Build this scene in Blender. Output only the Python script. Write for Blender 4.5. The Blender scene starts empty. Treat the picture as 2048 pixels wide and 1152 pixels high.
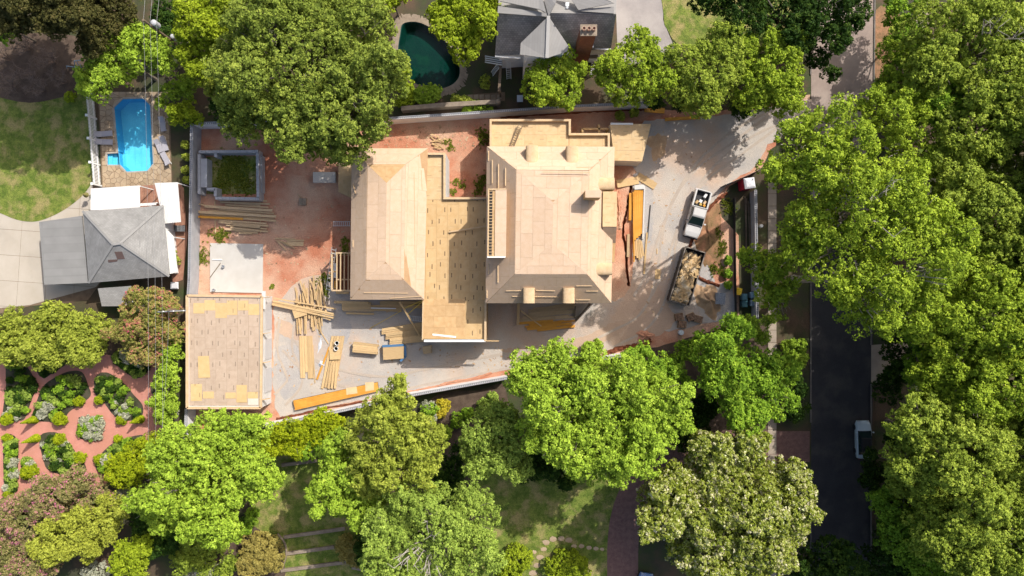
import bpy, bmesh, math, random
import numpy as np
from mathutils import Vector, Matrix

S = bpy.context.scene
COL = S.collection
random.seed(7)
R = math.radians

# ------------------------------------------------------------------ camera
CAM_H = 80.0            # drone height above the ground in metres
FPX = 1365.33           # focal length in photograph pixels (2048 wide)
cam = bpy.data.cameras.new('camera')
cam.sensor_width = 36.0
cam.lens = 36.0 * FPX / 2048.0
cam.clip_start = 1.0
cam.clip_end = 1000.0
camo = bpy.data.objects.new('camera', cam)
camo.location = (0, 0, CAM_H)
camo.rotation_euler = (0, 0, 0)
COL.objects.link(camo)
S.camera = camo

# ------------------------------------------------------------------ sky and sun
SUN = Vector((0.69, 0.72, 1.0)).normalized()
w = bpy.data.worlds.new('World')
S.world = w
w.use_nodes = True
wn = w.node_tree.nodes
bg = wn['Background']
sky = wn.new('ShaderNodeTexSky')
sky.sky_type = 'NISHITA'
sky.sun_disc = False
sky.sun_elevation = math.asin(SUN.z)
sky.sun_rotation = math.atan2(SUN.x, SUN.y)
sky.air_density = 1.0
sky.dust_density = 4.5
sky.ozone_density = 1.0
w.node_tree.links.new(sky.outputs[0], bg.inputs[0])
bg.inputs[1].default_value = 0.13
sl = bpy.data.lights.new('sun', 'SUN')
sl.energy = 3.7
sl.angle = R(0.53)
sl.color = (1.0, 0.955, 0.89)
so = bpy.data.objects.new('sun', sl)
so.rotation_euler = (-SUN).to_track_quat('-Z', 'Y').to_euler()
so.location = SUN * 120
COL.objects.link(so)

S.view_settings.view_transform = 'Standard'
S.view_settings.look = 'None'
S.view_settings.exposure = 0.37
S.view_settings.gamma = 1.0
S.view_settings.use_curve_mapping = False
S.render.engine = 'CYCLES'
S.cycles.use_denoising = True
S.cycles.max_bounces = 8
S.cycles.diffuse_bounces = 2
S.cycles.transmission_bounces = 4
S.cycles.transparent_max_bounces = 8
S.cycles.sample_clamp_indirect = 6.0


# ------------------------------------------------------------------ helpers
def P(px, py, z=0.0):
    """photograph pixel + real height -> point in metres"""
    s = (CAM_H - z) / FPX
    return Vector(((px - 1024.0) * s, (576.0 - py) * s, z))


def P2(px, py, z=0.0):
    p = P(px, py, z)
    return (p.x, p.y)


def lin(c):
    c = c / 255.0
    return c / 12.92 if c <= 0.04045 else ((c + 0.055) / 1.055) ** 2.4


def A(r, g, b, k=0.72):
    return (lin(r) * k, lin(g) * k, lin(b) * k, 1.0)


WM = {}


def wm(o):
    return WM.get(o.name, Matrix.Identity(4))


def tag(o, label=None, cat=None, group=None, kind=None):
    if label:
        o['label'] = label
    if cat:
        o['category'] = cat
    if group:
        o['group'] = group
    if kind:
        o['kind'] = kind
    return o


def thing(name, label, cat, loc=(0, 0, 0), rz=0.0, group=None):
    o = bpy.data.objects.new(name, None)
    o.empty_display_size = 0.2
    COL.objects.link(o)
    o.location = loc
    o.rotation_euler = (0, 0, rz)
    WM[o.name] = Matrix.Translation(Vector(loc)) @ Matrix.Rotation(rz, 4, 'Z')
    return tag(o, label, cat, group)


class MB:
    def __init__(s):
        s.v = []
        s.f = []
        s.uv = None

    def add(s, vs, fs):
        k = len(s.v)
        s.v += [tuple(p) for p in vs]
        s.f += [tuple(i + k for i in q) for q in fs]
        return s

    def poly(s, pts):
        return s.add(pts, [tuple(range(len(pts)))])

    def box(s, c, d, rz=0.0, M=None):
        hx, hy, hz = d[0] / 2, d[1] / 2, d[2] / 2
        vs = [Vector((x, y, z)) for z in (-hz, hz) for x, y in ((-hx, -hy), (hx, -hy), (hx, hy), (-hx, hy))]
        m = Matrix.Translation(Vector(c)) @ Matrix.Rotation(rz, 4, 'Z')
        if M is not None:
            m = M @ m
        return s.add([m @ q for q in vs], [(3, 2, 1, 0), (4, 5, 6, 7), (0, 1, 5, 4), (1, 2, 6, 5), (2, 3, 7, 6), (3, 0, 4, 7)])

    def hexa(s, b, t):
        return s.add(list(b) + list(t), [(3, 2, 1, 0), (4, 5, 6, 7), (0, 1, 5, 4), (1, 2, 6, 5), (2, 3, 7, 6), (3, 0, 4, 7)])

    def prism(s, pl, z0, z1):
        n = len(pl)
        pl = ccw(pl)
        vs = [(x, y, z0) for x, y in pl] + [(x, y, z1) for x, y in pl]
        fs = [tuple(range(n - 1, -1, -1)), tuple(range(n, 2 * n))]
        fs += [(i, (i + 1) % n, n + (i + 1) % n, n + i) for i in range(n)]
        return s.add(vs, fs)

    def slab(s, pts, t):
        """planar 3D polygon given a thickness downwards along its normal"""
        n = len(pts)
        nm = normal(pts)
        if nm.z < 0:
            pts = pts[::-1]
            nm = -nm
        vs = [Vector(p) for p in pts] + [Vector(p) - nm * t for p in pts]
        fs = [tuple(range(n)), tuple(range(2 * n - 1, n - 1, -1))]
        fs += [(n + i, n + (i + 1) % n, (i + 1) % n, i) for i in range(n)]
        return s.add(vs, fs)

    def beam(s, a, b, wd, h):
        a, b = Vector(a), Vector(b)
        d = (b - a)
        L = d.length
        if L < 1e-5:
            return s
        d.normalize()
        up = Vector((0, 0, 1)) if abs(d.z) < 0.95 else Vector((0, 1, 0))
        sd = d.cross(up).normalized()
        up = sd.cross(d)
        c = [sd * -wd / 2 + up * -h / 2, sd * wd / 2 + up * -h / 2, sd * wd / 2 + up * h / 2, sd * -wd / 2 + up * h / 2]
        return s.add([a + q for q in c] + [b + q for q in c],
                     [(0, 1, 2, 3), (7, 6, 5, 4), (0, 4, 5, 1), (1, 5, 6, 2), (2, 6, 7, 3), (3, 7, 4, 0)])

    def tube(s, pts, r, n=6):
        pts = [Vector(p) for p in pts]
        m = len(pts)
        rs = r if isinstance(r, (list, tuple)) else [r] * m
        vs, fs = [], []
        ref = Vector((0.3, 0.9, 0.2)).normalized()
        for i, p in enumerate(pts):
            d = (pts[min(i + 1, m - 1)] - pts[max(i - 1, 0)])
            d = d.normalized() if d.length > 1e-6 else Vector((0, 0, 1))
            e1 = d.cross(ref)
            if e1.length < 0.05:
                e1 = d.cross(Vector((1, 0, 0)))
            e1.normalize()
            e2 = d.cross(e1)
            for k in range(n):
                a = 2 * math.pi * k / n
                vs.append(p + (e1 * math.cos(a) + e2 * math.sin(a)) * rs[i])
        for i in range(m - 1):
            for k in range(n):
                k2 = (k + 1) % n
                fs.append((i * n + k, i * n + k2, (i + 1) * n + k2, (i + 1) * n + k))
        fs.append(tuple(range(n - 1, -1, -1)))
        fs.append(tuple((m - 1) * n + k for k in range(n)))
        return s.add(vs, fs)

    def lathe(s, prof, c, n=16, M=None):
        vs, fs = [], []
        for r, z in prof:
            for k in range(n):
                a = 2 * math.pi * k / n
                q = Vector((r * math.cos(a), r * math.sin(a), z))
                if M is not None:
                    q = M @ q
                vs.append(q + Vector(c))
        for i in range(len(prof) - 1):
            for k in range(n):
                k2 = (k + 1) % n
                fs.append((i * n + k, i * n + k2, (i + 1) * n + k2, (i + 1) * n + k))
        fs.append(tuple(range(n - 1, -1, -1)))
        fs.append(tuple((len(prof) - 1) * n + k for k in range(n)))
        return s.add(vs, fs)

    def loft(s, secs):
        """list of closed sections (equal length point lists), capped"""
        n = len(secs[0])
        vs = [p for q in secs for p in q]
        fs = []
        for i in range(len(secs) - 1):
            for k in range(n):
                k2 = (k + 1) % n
                fs.append((i * n + k, i * n + k2, (i + 1) * n + k2, (i + 1) * n + k))
        fs.append(tuple(range(n - 1, -1, -1)))
        fs.append(tuple((len(secs) - 1) * n + k for k in range(n)))
        return s.add(vs, fs)

    def build(s, name, mat, parent=None, label=None, cat=None, group=None, kind=None, smooth=False, local=False, fix=False):
        me = bpy.data.meshes.new(name)
        vs = s.v
        if parent is not None:
            if not local:
                inv = wm(parent).inverted()
                vs = [inv @ Vector(p) for p in vs]
            loc = None
        else:
            xs = [p[0] for p in vs]
            ys = [p[1] for p in vs]
            zs = [p[2] for p in vs]
            loc = Vector(((min(xs) + max(xs)) / 2, (min(ys) + max(ys)) / 2, min(zs)))
            vs = [Vector(p) - loc for p in vs]
        me.from_pydata([tuple(p) for p in vs], [], s.f)
        if fix:
            bm = bmesh.new()
            bm.from_mesh(me)
            bmesh.ops.recalc_face_normals(bm, faces=bm.faces)
            bm.to_mesh(me)
            bm.free()
        if s.uv is not None:
            ul = me.uv_layers.new(name='UVMap')
            ul.data.foreach_set('uv', np.array(s.uv, dtype=np.float32).ravel())
        if smooth:
            me.polygons.foreach_set('use_smooth', [True] * len(me.polygons))
        if mat is not None:
            me.materials.append(mat)
        me.update()
        o = bpy.data.objects.new(name, me)
        COL.objects.link(o)
        if parent is not None:
            o.parent = parent
            WM[o.name] = wm(parent).copy()
        else:
            o.location = loc
            WM[o.name] = Matrix.Translation(loc)
        return tag(o, label, cat, group, kind)


def normal(pts):
    n = Vector((0, 0, 0))
    for i in range(len(pts)):
        a, b = Vector(pts[i]), Vector(pts[(i + 1) % len(pts)])
        n += Vector(((a.y - b.y) * (a.z + b.z), (a.z - b.z) * (a.x + b.x), (a.x - b.x) * (a.y + b.y)))
    return n.normalized()


def area2(pl):
    return 0.5 * sum(pl[i][0] * pl[(i + 1) % len(pl)][1] - pl[(i + 1) % len(pl)][0] * pl[i][1] for i in range(len(pl)))


def ccw(pl):
    return pl if area2(pl) > 0 else pl[::-1]


def clip(subj, conv):
    """clip a polygon by a convex CCW polygon"""
    out = list(subj)
    for i in range(len(conv)):
        ax, ay = conv[i]
        bx, by = conv[(i + 1) % len(conv)]
        inp, out = out, []
        if not inp:
            return []
        def side(p):
            return (bx - ax) * (p[1] - ay) - (by - ay) * (p[0] - ax)
        for j in range(len(inp)):
            c, d = inp[j], inp[(j + 1) % len(inp)]
            sc, sd = side(c), side(d)
            if sc >= 0:
                out.append(c)
            if (sc >= 0) != (sd >= 0):
                t = sc / (sc - sd)
                out.append((c[0] + (d[0] - c[0]) * t, c[1] + (d[1] - c[1]) * t))
    return out


def smooth(pts, n=6, closed=True):
    """Catmull-Rom through points"""
    out = []
    m = len(pts)
    rng = range(m) if closed else range(m - 1)
    for i in rng:
        if closed:
            p0, p1, p2, p3 = pts[(i - 1) % m], pts[i], pts[(i + 1) % m], pts[(i + 2) % m]
        else:
            p0, p1, p2, p3 = pts[max(i - 1, 0)], pts[i], pts[i + 1], pts[min(i + 2, m - 1)]
        for k in range(n):
            t = k / n
            out.append(tuple(0.5 * (2 * p1[a] + (p2[a] - p0[a]) * t + (2 * p0[a] - 5 * p1[a] + 4 * p2[a] - p3[a]) * t * t
                                    + (3 * p1[a] - p0[a] - 3 * p2[a] + p3[a]) * t ** 3) for a in range(len(p1))))
    if not closed:
        out.append(tuple(pts[-1]))
    return out


def ragged(pts, amp, step, seed=1):
    """add an uneven edge to a closed pixel outline"""
    rg = random.Random(seed)
    out = []
    for i in range(len(pts)):
        a, b = pts[i], pts[(i + 1) % len(pts)]
        L = math.hypot(b[0] - a[0], b[1] - a[1])
        k = max(1, int(L / step))
        for j in range(k):
            t = j / k
            out.append((a[0] + (b[0] - a[0]) * t + rg.uniform(-amp, amp), a[1] + (b[1] - a[1]) * t + rg.uniform(-amp, amp)))
    return out


def offset_line(pts, w):
    """left and right edges of a 2D polyline"""
    n = len(pts)
    Lf, Rt = [], []
    for i in range(n):
        a = Vector(pts[max(i - 1, 0)])
        b = Vector(pts[i])
        c = Vector(pts[min(i + 1, n - 1)])
        d1 = (b - a).normalized() if (b - a).length > 1e-6 else (c - b).normalized()
        d2 = (c - b).normalized() if (c - b).length > 1e-6 else d1
        n1 = Vector((-d1.y, d1.x))
        n2 = Vector((-d2.y, d2.x))
        m = (n1 + n2)
        m = m.normalized() if m.length > 1e-6 else n1
        k = 1.0 / max(0.35, m.dot(n1))
        Lf.append(tuple(b + m * k * w[0]))
        Rt.append(tuple(b + m * k * w[1]))
    return Lf, Rt


def wall_run(mb, pts, z0, z1, wd):
    Lf, Rt = offset_line([Vector(p) for p in pts], (wd / 2, -wd / 2))
    for i in range(len(pts) - 1):
        q = [Lf[i], Rt[i], Rt[i + 1], Lf[i + 1]]
        mb.hexa([(x, y, z0) for x, y in q], [(x, y, z1) for x, y in q])
    return mb


def sheet(name, outer, z, mat, holes=(), kind='structure', label=None):
    """flat ground piece; outlines in metres"""
    bm = bmesh.new()
    ed = []
    for ring in [outer] + list(holes):
        vs = [bm.verts.new((x, y, z)) for x, y in ring]
        for i in range(len(vs)):
            ed.append(bm.edges.new((vs[i], vs[(i + 1) % len(vs)])))
    bmesh.ops.triangle_fill(bm, use_beauty=True, use_dissolve=False, edges=ed)
    for f in bm.faces:
        if f.normal.z < 0:
            f.normal_flip()
    me = bpy.data.meshes.new(name)
    bm.to_mesh(me)
    bm.free()
    me.materials.append(mat)
    o = bpy.data.objects.new(name, me)
    COL.objects.link(o)
    WM[o.name] = Matrix.Identity(4)
    return tag(o, label=label, kind=kind)


def px2(pts, z=0.0):
    return [P2(x, y, z) for x, y in pts]


def copy_tree(o, parent=None, M=None):
    c = o.copy()
    COL.objects.link(c)
    if parent is not None:
        c.parent = parent
    for ch in o.children:
        copy_tree(ch, c)
    return c


# ------------------------------------------------------------------ materials
MATS = {}


def nodes(name):
    m = bpy.data.materials.new(name)
    m.use_nodes = True
    nt = m.node_tree
    b = nt.nodes['Principled BSDF']
    return m, nt, b


def N(nt, t, **kw):
    n = nt.nodes.new(t)
    for k, v in kw.items():
        if k.startswith('_'):
            setattr(n, k[1:], v)
        else:
            n.inputs[k.replace('__', ' ')].default_value = v
    return n


def mixc(nt, fac, a, b, mode='MIX'):
    n = nt.nodes.new('ShaderNodeMix')
    n.data_type = 'RGBA'
    n.blend_type = mode
    for sk, v in ((0, fac), (6, a), (7, b)):
        if hasattr(v, 'is_output') or isinstance(v, bpy.types.NodeSocket):
            nt.links.new(v, n.inputs[sk])
        else:
            n.inputs[sk].default_value = v
    return n.outputs[2]


def ramp(nt, src, stops):
    n = nt.nodes.new('ShaderNodeValToRGB')
    el = n.color_ramp.elements
    while len(el) > 1:
        el.remove(el[0])
    el[0].position = stops[0][0]
    el[0].color = stops[0][1]
    for p, c in stops[1:]:
        e = el.new(p)
        e.color = c
    nt.links.new(src, n.inputs[0])
    return n.outputs[0]


def g(v):
    return (v, v, v, 1)


def noise_fac(nt, scale, detail=4, rough=0.6, co='Object', lo=0.35, hi=0.65, stretch=None):
    tc = nt.nodes.new('ShaderNodeTexCoord')
    n = nt.nodes.new('ShaderNodeTexNoise')
    n.inputs['Scale'].default_value = scale
    n.inputs['Detail'].default_value = detail
    n.inputs['Roughness'].default_value = rough
    if stretch:
        mp = nt.nodes.new('ShaderNodeMapping')
        mp.inputs['Scale'].default_value = stretch
        nt.links.new(tc.outputs[co], mp.inputs[0])
        nt.links.new(mp.outputs[0], n.inputs['Vector'])
    else:
        nt.links.new(tc.outputs[co], n.inputs['Vector'])
    return ramp(nt, n.outputs[0], [(lo, g(0)), (hi, g(1))])


def bump(nt, b, src, strength, dist=0.05):
    n = nt.nodes.new('ShaderNodeBump')
    n.inputs['Strength'].default_value = strength
    n.inputs['Distance'].default_value = dist
    nt.links.new(src, n.inputs['Height'])
    nt.links.new(n.outputs[0], b.inputs['Normal'])


def mat(name, c1, c2=None, scale=1.5, rough=0.85, fine=30.0, fine_amt=0.12, c3=None, scale3=0.25, bmp=0.3, objrand=0.0,
        spec=0.3, metal=0.0, stretch=None, lo=0.35, hi=0.65, lo3=0.45, hi3=0.6, bdist=0.03):
    if name in MATS:
        return MATS[name]
    m, nt, b = nodes(name)
    L = nt.links
    col = c1
    if c2 is not None:
        col = mixc(nt, noise_fac(nt, scale, lo=lo, hi=hi, stretch=stretch), c1, c2)
    if c3 is not None:
        col = mixc(nt, noise_fac(nt, scale3, detail=6, lo=lo3, hi=hi3), col, c3)
    if fine_amt:
        ff = noise_fac(nt, fine, detail=3, lo=0.25, hi=0.75, stretch=stretch)
        dk = nt.nodes.new('ShaderNodeMapRange')
        dk.inputs['To Min'].default_value = 1 - fine_amt
        dk.inputs['To Max'].default_value = 1 + fine_amt
        L.new(ff, dk.inputs['Value'])
        hs = nt.nodes.new('ShaderNodeVectorMath')
        hs.operation = 'SCALE'
        if isinstance(col, bpy.types.NodeSocket):
            L.new(col, hs.inputs[0])
        else:
            hs.inputs[0].default_value = col[:3]
        L.new(dk.outputs[0], hs.inputs['Scale'])
        col = hs.outputs[0]
        if bmp:
            bump(nt, b, ff, bmp, bdist)
    if objrand:
        oi = nt.nodes.new('ShaderNodeObjectInfo')
        dk = nt.nodes.new('ShaderNodeMapRange')
        dk.inputs['To Min'].default_value = 1 - objrand
        dk.inputs['To Max'].default_value = 1 + objrand
        L.new(oi.outputs['Random'], dk.inputs['Value'])
        hs = nt.nodes.new('ShaderNodeVectorMath')
        hs.operation = 'SCALE'
        if isinstance(col, bpy.types.NodeSocket):
            L.new(col, hs.inputs[0])
        else:
            hs.inputs[0].default_value = col[:3]
        L.new(dk.outputs[0], hs.inputs['Scale'])
        col = hs.outputs[0]
    if isinstance(col, bpy.types.NodeSocket):
        L.new(col, b.inputs['Base Color'])
    else:
        b.inputs['Base Color'].default_value = col
    b.inputs['Roughness'].default_value = rough
    b.inputs['Metallic'].default_value = metal
    b.inputs['Specular IOR Level'].default_value = spec
    MATS[name] = m
    return m


def panel_mat(name, c1, c2, dash=0.0, dashcol=(0.06, 0.045, 0.03, 1), rnd=0.09):
    """OSB / plywood sheet: flakes, per-sheet tone and the mill's printed dashes (UV in metres)"""
    m, nt, b = nodes(name)
    L = nt.links
    uv = nt.nodes.new('ShaderNodeUVMap')
    oi = nt.nodes.new('ShaderNodeObjectInfo')
    n1 = nt.nodes.new('ShaderNodeTexNoise')
    n1.noise_dimensions = '4D'
    n1.inputs['Scale'].default_value = 2.2
    n1.inputs['Detail'].default_value = 6
    L.new(uv.outputs[0], n1.inputs['Vector'])
    sc = nt.nodes.new('ShaderNodeMath')
    sc.operation = 'MULTIPLY'
    sc.inputs[1].default_value = 57.0
    L.new(oi.outputs['Random'], sc.inputs[0])
    L.new(sc.outputs[0], n1.inputs['W'])
    col = mixc(nt, ramp(nt, n1.outputs[0], [(0.35, g(0)), (0.68, g(1))]), c1, c2)
    mp = nt.nodes.new('ShaderNodeMapping')
    mp.inputs['Scale'].default_value = (26, 9, 1)
    L.new(uv.outputs[0], mp.inputs[0])
    n2 = nt.nodes.new('ShaderNodeTexNoise')
    n2.inputs['Scale'].default_value = 1.0
    n2.inputs['Detail'].default_value = 4
    L.new(mp.outputs[0], n2.inputs['Vector'])
    mr = nt.nodes.new('ShaderNodeMapRange')
    mr.inputs['From Min'].default_value = 0.25
    mr.inputs['From Max'].default_value = 0.75
    mr.inputs['To Min'].default_value = 0.90
    mr.inputs['To Max'].default_value = 1.09
    L.new(n2.outputs[0], mr.inputs['Value'])
    mr2 = nt.nodes.new('ShaderNodeMapRange')
    mr2.inputs['To Min'].default_value = 1 - rnd
    mr2.inputs['To Max'].default_value = 1 + rnd
    L.new(oi.outputs['Random'], mr2.inputs['Value'])
    pr = nt.nodes.new('ShaderNodeMath')
    pr.operation = 'MULTIPLY'
    L.new(mr.outputs[0], pr.inputs[0])
    L.new(mr2.outputs[0], pr.inputs[1])
    vs = nt.nodes.new('ShaderNodeVectorMath')
    vs.operation = 'SCALE'
    L.new(col, vs.inputs[0])
    L.new(pr.outputs[0], vs.inputs['Scale'])
    col = vs.outputs[0]
    if dash > 0:
        sx = nt.nodes.new('ShaderNodeSeparateXYZ')
        L.new(uv.outputs[0], sx.inputs[0])

        def mth(op, a, bb):
            q = nt.nodes.new('ShaderNodeMath')
            q.operation = op
            for i, v in enumerate((a, bb)):
                if isinstance(v, bpy.types.NodeSocket):
                    L.new(v, q.inputs[i])
                else:
                    q.inputs[i].default_value = v
            return q.outputs[0]

        def ab(a):
            q = nt.nodes.new('ShaderNodeMath')
            q.operation = 'ABSOLUTE'
            L.new(a, q.inputs[0])
            return q.outputs[0]
        tot = None
        for (u0, v0, hl) in ((0.36, 0.55, 0.24), (0.86, 1.82, 0.26)):
            jit = mth('MULTIPLY_ADD' if False else 'MULTIPLY', oi.outputs['Random'], 0.3)
            du = ab(mth('SUBTRACT', mth('ADD', sx.outputs[0], jit), u0 + 0.15))
            dv = ab(mth('SUBTRACT', mth('SUBTRACT', sx.outputs[1], jit), v0 - 0.1))
            k = mth('MULTIPLY', mth('LESS_THAN', du, 0.058), mth('LESS_THAN', dv, hl))
            tot = k if tot is None else mth('MAXIMUM', tot, k)
        wear = ramp(nt, n2.outputs[0], [(0.3, g(0.25)), (0.6, g(1))])
        fac = mth('MULTIPLY', mth('MULTIPLY', tot, dash), wear)
        col = mixc(nt, fac, col, dashcol)
    L.new(col, b.inputs['Base Color'])
    b.inputs['Roughness'].default_value = 0.8
    b.inputs['Specular IOR Level'].default_value = 0.2
    bump(nt, b, n2.outputs[0], 0.25, 0.01)
    MATS[name] = m
    return m


def course_mat(name, c1, c2, period, axis='y', dark=0.72, rough=0.9, rnd=0.25, tabs=0.3):
    """roof shingles: thin overlapped courses seen from far above (UV: u along eave, v upslope, metres)"""
    m, nt, b = nodes(name)
    L = nt.links
    uv = nt.nodes.new('ShaderNodeUVMap')
    br = nt.nodes.new('ShaderNodeTexBrick')
    br.inputs['Scale'].default_value = 1.0
    br.inputs['Brick Width'].default_value = tabs
    br.inputs['Row Height'].default_value = period
    br.inputs['Mortar Size'].default_value = period * 0.11
    br.inputs['Mortar Smooth'].default_value = 0.3
    br.inputs['Bias'].default_value = 0.0
    br.inputs['Color1'].default_value = c1
    br.inputs['Color2'].default_value = c2
    br.inputs['Mortar'].default_value = tuple(x * dark for x in c1[:3]) + (1,)
    L.new(uv.outputs[0], br.inputs['Vector'])
    col = br.outputs[0]
    n = nt.nodes.new('ShaderNodeTexNoise')
    n.inputs['Scale'].default_value = 0.6
    n.inputs['Detail'].default_value = 6
    L.new(uv.outputs[0], n.inputs['Vector'])
    mr = nt.nodes.new('ShaderNodeMapRange')
    mr.inputs['From Min'].default_value = 0.3
    mr.inputs['From Max'].default_value = 0.7
    mr.inputs['To Min'].default_value = 1 - rnd
    mr.inputs['To Max'].default_value = 1 + rnd
    L.new(n.outputs[0], mr.inputs['Value'])
    vs = nt.nodes.new('ShaderNodeVectorMath')
    vs.operation = 'SCALE'
    L.new(col, vs.inputs[0])
    L.new(mr.outputs[0], vs.inputs['Scale'])
    L.new(vs.outputs[0], b.inputs['Base Color'])
    b.inputs['Roughness'].default_value = rough
    b.inputs['Specular IOR Level'].default_value = 0.2
    bump(nt, b, br.outputs['Fac'], -0.5, 0.02)
    MATS[name] = m
    return m


def leaf_mat(name, stops, trans=0.14, gloss=0.08, rough=0.6):
    m = bpy.data.materials.new(name)
    m.use_nodes = True
    nt = m.node_tree
    L = nt.links
    b = nt.nodes['Principled BSDF']
    at = nt.nodes.new('ShaderNodeAttribute')
    at.attribute_name = 'tint'
    col = ramp(nt, at.outputs['Fac'], [(p, tuple(c) + (1,)) for p, c in stops])
    L.new(col, b.inputs['Base Color'])
    b.inputs['Roughness'].default_value = rough
    b.inputs['Specular IOR Level'].default_value = gloss
    tr = nt.nodes.new('ShaderNodeBsdfTranslucent')
    tc = mixc(nt, 1.0, col, (1.25, 1.1, 0.45, 1), 'MULTIPLY')
    L.new(tc, tr.inputs['Color'])
    mx = nt.nodes.new('ShaderNodeMixShader')
    mx.inputs[0].default_value = trans
    L.new(b.outputs[0], mx.inputs[1])
    L.new(tr.outputs[0], mx.inputs[2])
    L.new(mx.outputs[0], nt.nodes['Material Output'].inputs['Surface'])
    MATS[name] = m
    return m


def flat(name, c, rough=0.6, metal=0.0, spec=0.4, **kw):
    return mat(name, c, rough=rough, metal=metal, spec=spec, fine_amt=kw.pop('fine_amt', 0.06), fine=kw.pop('fine', 12), bmp=0.0, **kw)


# surfaces
m_ground = mat('ground_litter', (0.055, 0.05, 0.03, 1), (0.05, 0.07, 0.02, 1), 0.5, fine=14, fine_amt=0.35, c3=(0.10, 0.065, 0.04, 1), scale3=0.18)
m_grass = mat('lawn_grass', A(138, 151, 66), A(102, 124, 44), 1.1, fine=10, fine_amt=0.4, c3=A(172, 160, 102), scale3=0.5, lo3=0.48, hi3=0.62, lo=.4, hi=.6, bmp=.6, bdist=.08)
m_mulch = mat('bark_mulch', (0.075, 0.05, 0.036, 1), (0.12, 0.085, 0.06, 1), 1.2, fine=18, fine_amt=0.35)
m_clay = mat('red_clay', A(226, 168, 136), A(204, 130, 98), 0.3, fine=8, fine_amt=0.16, c3=A(230, 190, 160), scale3=0.13, bmp=0.5, bdist=0.08, lo3=0.45, hi3=0.62, lo=.38, hi=.62)
m_island = mat('island_soil', A(196, 142, 108), A(128, 106, 72), 0.9, fine=8, fine_amt=0.3, c3=A(150, 120, 84), scale3=0.5)
m_stonegrey = mat('blue_grey_stone_chips', A(204, 196, 188), A(188, 184, 182), 0.4, fine=10, fine_amt=0.14, bmp=.5, bdist=.06)
m_under = mat('joint_backing_wood', A(206, 170, 128), A(194, 156, 114), 1.0, fine=10, fine_amt=0.1)  # darker wood tone seen in the joints between sheets
m_gravel = mat('crushed_gravel', A(214, 203, 190), A(198, 191, 184), 0.22, fine=12, fine_amt=0.09, c3=A(220, 192, 168), scale3=0.10, bmp=0.5, lo3=0.48, hi3=0.62, lo=.42, hi=.6, bdist=.06)
m_wetclay = mat('damp_clay', A(140, 82, 55), A(120, 68, 46), 1.2, fine=9, fine_amt=0.2)
m_conc = mat('driveway_concrete', A(214, 203, 186), A(205, 193, 175), 0.4, fine=20, fine_amt=0.05, objrand=0.03, c3=A(192, 182, 168), scale3=0.3, lo3=0.55, hi3=0.8)
m_walk = mat('sidewalk_concrete', A(196, 180, 160), A(182, 166, 148), 0.6, fine=20, fine_amt=0.08, objrand=0.05)
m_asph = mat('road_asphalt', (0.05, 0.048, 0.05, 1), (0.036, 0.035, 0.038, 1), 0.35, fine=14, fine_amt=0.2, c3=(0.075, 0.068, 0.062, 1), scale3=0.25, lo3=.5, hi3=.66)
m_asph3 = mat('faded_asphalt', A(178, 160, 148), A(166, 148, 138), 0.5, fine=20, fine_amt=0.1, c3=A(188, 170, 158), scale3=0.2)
m_kerb = mat('worn_kerb', (.12, .11, .1, 1), (.18, .16, .14, 1), .8, fine=12, fine_amt=.2)
m_asph2 = mat('old_asphalt', A(176, 168, 164), A(164, 157, 154), 0.5, fine=20, fine_amt=0.08, c3=A(188, 180, 175), scale3=0.2)
m_flag = mat('flagstone', A(206, 184, 154), A(190, 164, 132), 1.0, fine=12, fine_amt=0.10, objrand=0.14)
m_grout = mat('stone_joint', A(150, 128, 104), A(130, 110, 90), 2.0, fine=20, fine_amt=0.2)
m_coping = mat('pool_coping', A(205, 195, 180), A(190, 178, 160), 2.0, fine=20, fine_amt=0.1, objrand=0.06)
m_brickpath = mat('brick_path', A(228, 162, 144), A(216, 146, 128), 1.0, fine=14, fine_amt=0.1, c3=A(214, 150, 128), scale3=0.3)
m_paver = mat('dark_paver', A(150, 116, 106), A(128, 98, 92), 2.0, fine=12, fine_amt=0.25)
m_bed = mat('bed_soil', (0.05, 0.045, 0.028, 1), (0.035, 0.05, 0.018, 1), 1.2, fine=14, fine_amt=0.35, c3=(0.08, 0.07, 0.045, 1), scale3=0.6)
m_block = mat('grey_block', A(200, 200, 202), A(186, 186, 190), 1.5, fine=18, fine_amt=0.07)
m_parge = mat('pale_parging', (.84, .83, .81, 1), (.76, .75, .74, 1), 1.0, fine=14, fine_amt=0.05)
m_slabc = mat('fresh_slab', A(226, 221, 212), A(216, 210, 200), 0.6, fine=20, fine_amt=0.03)
m_stone = mat('weathered_stone', A(176, 160, 140), A(150, 134, 116), 1.4, fine=14, fine_amt=0.15)
m_lum = mat('pine_lumber', A(232, 200, 150), A(222, 186, 136), 3.0, fine=10, fine_amt=0.08, objrand=0.12, stretch=(1, 6, 6), spec=0.2)
m_lum2 = mat('weathered_lumber', A(226, 198, 158), A(210, 180, 140), 3.0, fine=10, fine_amt=0.12, objrand=0.18, stretch=(1, 6, 6), spec=0.2)
m_orange = mat('orange_engineered_beam', A(240, 178, 84), A(228, 160, 66), 1.0, fine=8, fine_amt=0.06, objrand=0.08, spec=0.2)
m_frame = mat('framing_lumber', A(238, 208, 168), A(226, 194, 150), 2.0, fine=10, fine_amt=0.06, spec=0.2)
m_osbpl = mat('sheathing_wall', A(226, 190, 140), A(206, 168, 118), 2.0, fine=16, fine_amt=0.1)
m_housewrap = mat('white_house_wrap', A(236, 234, 230), A(224, 222, 218), 1.0, fine=8, fine_amt=0.03)
m_white = flat('white_paint', (0.78, 0.78, 0.76, 1), 0.5)
m_whiteroof = mat('white_membrane', A(250, 248, 244, 0.78), A(238, 236, 230, 0.78), 0.8, fine=8, fine_amt=0.03, stretch=(6, 1, 1))
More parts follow.
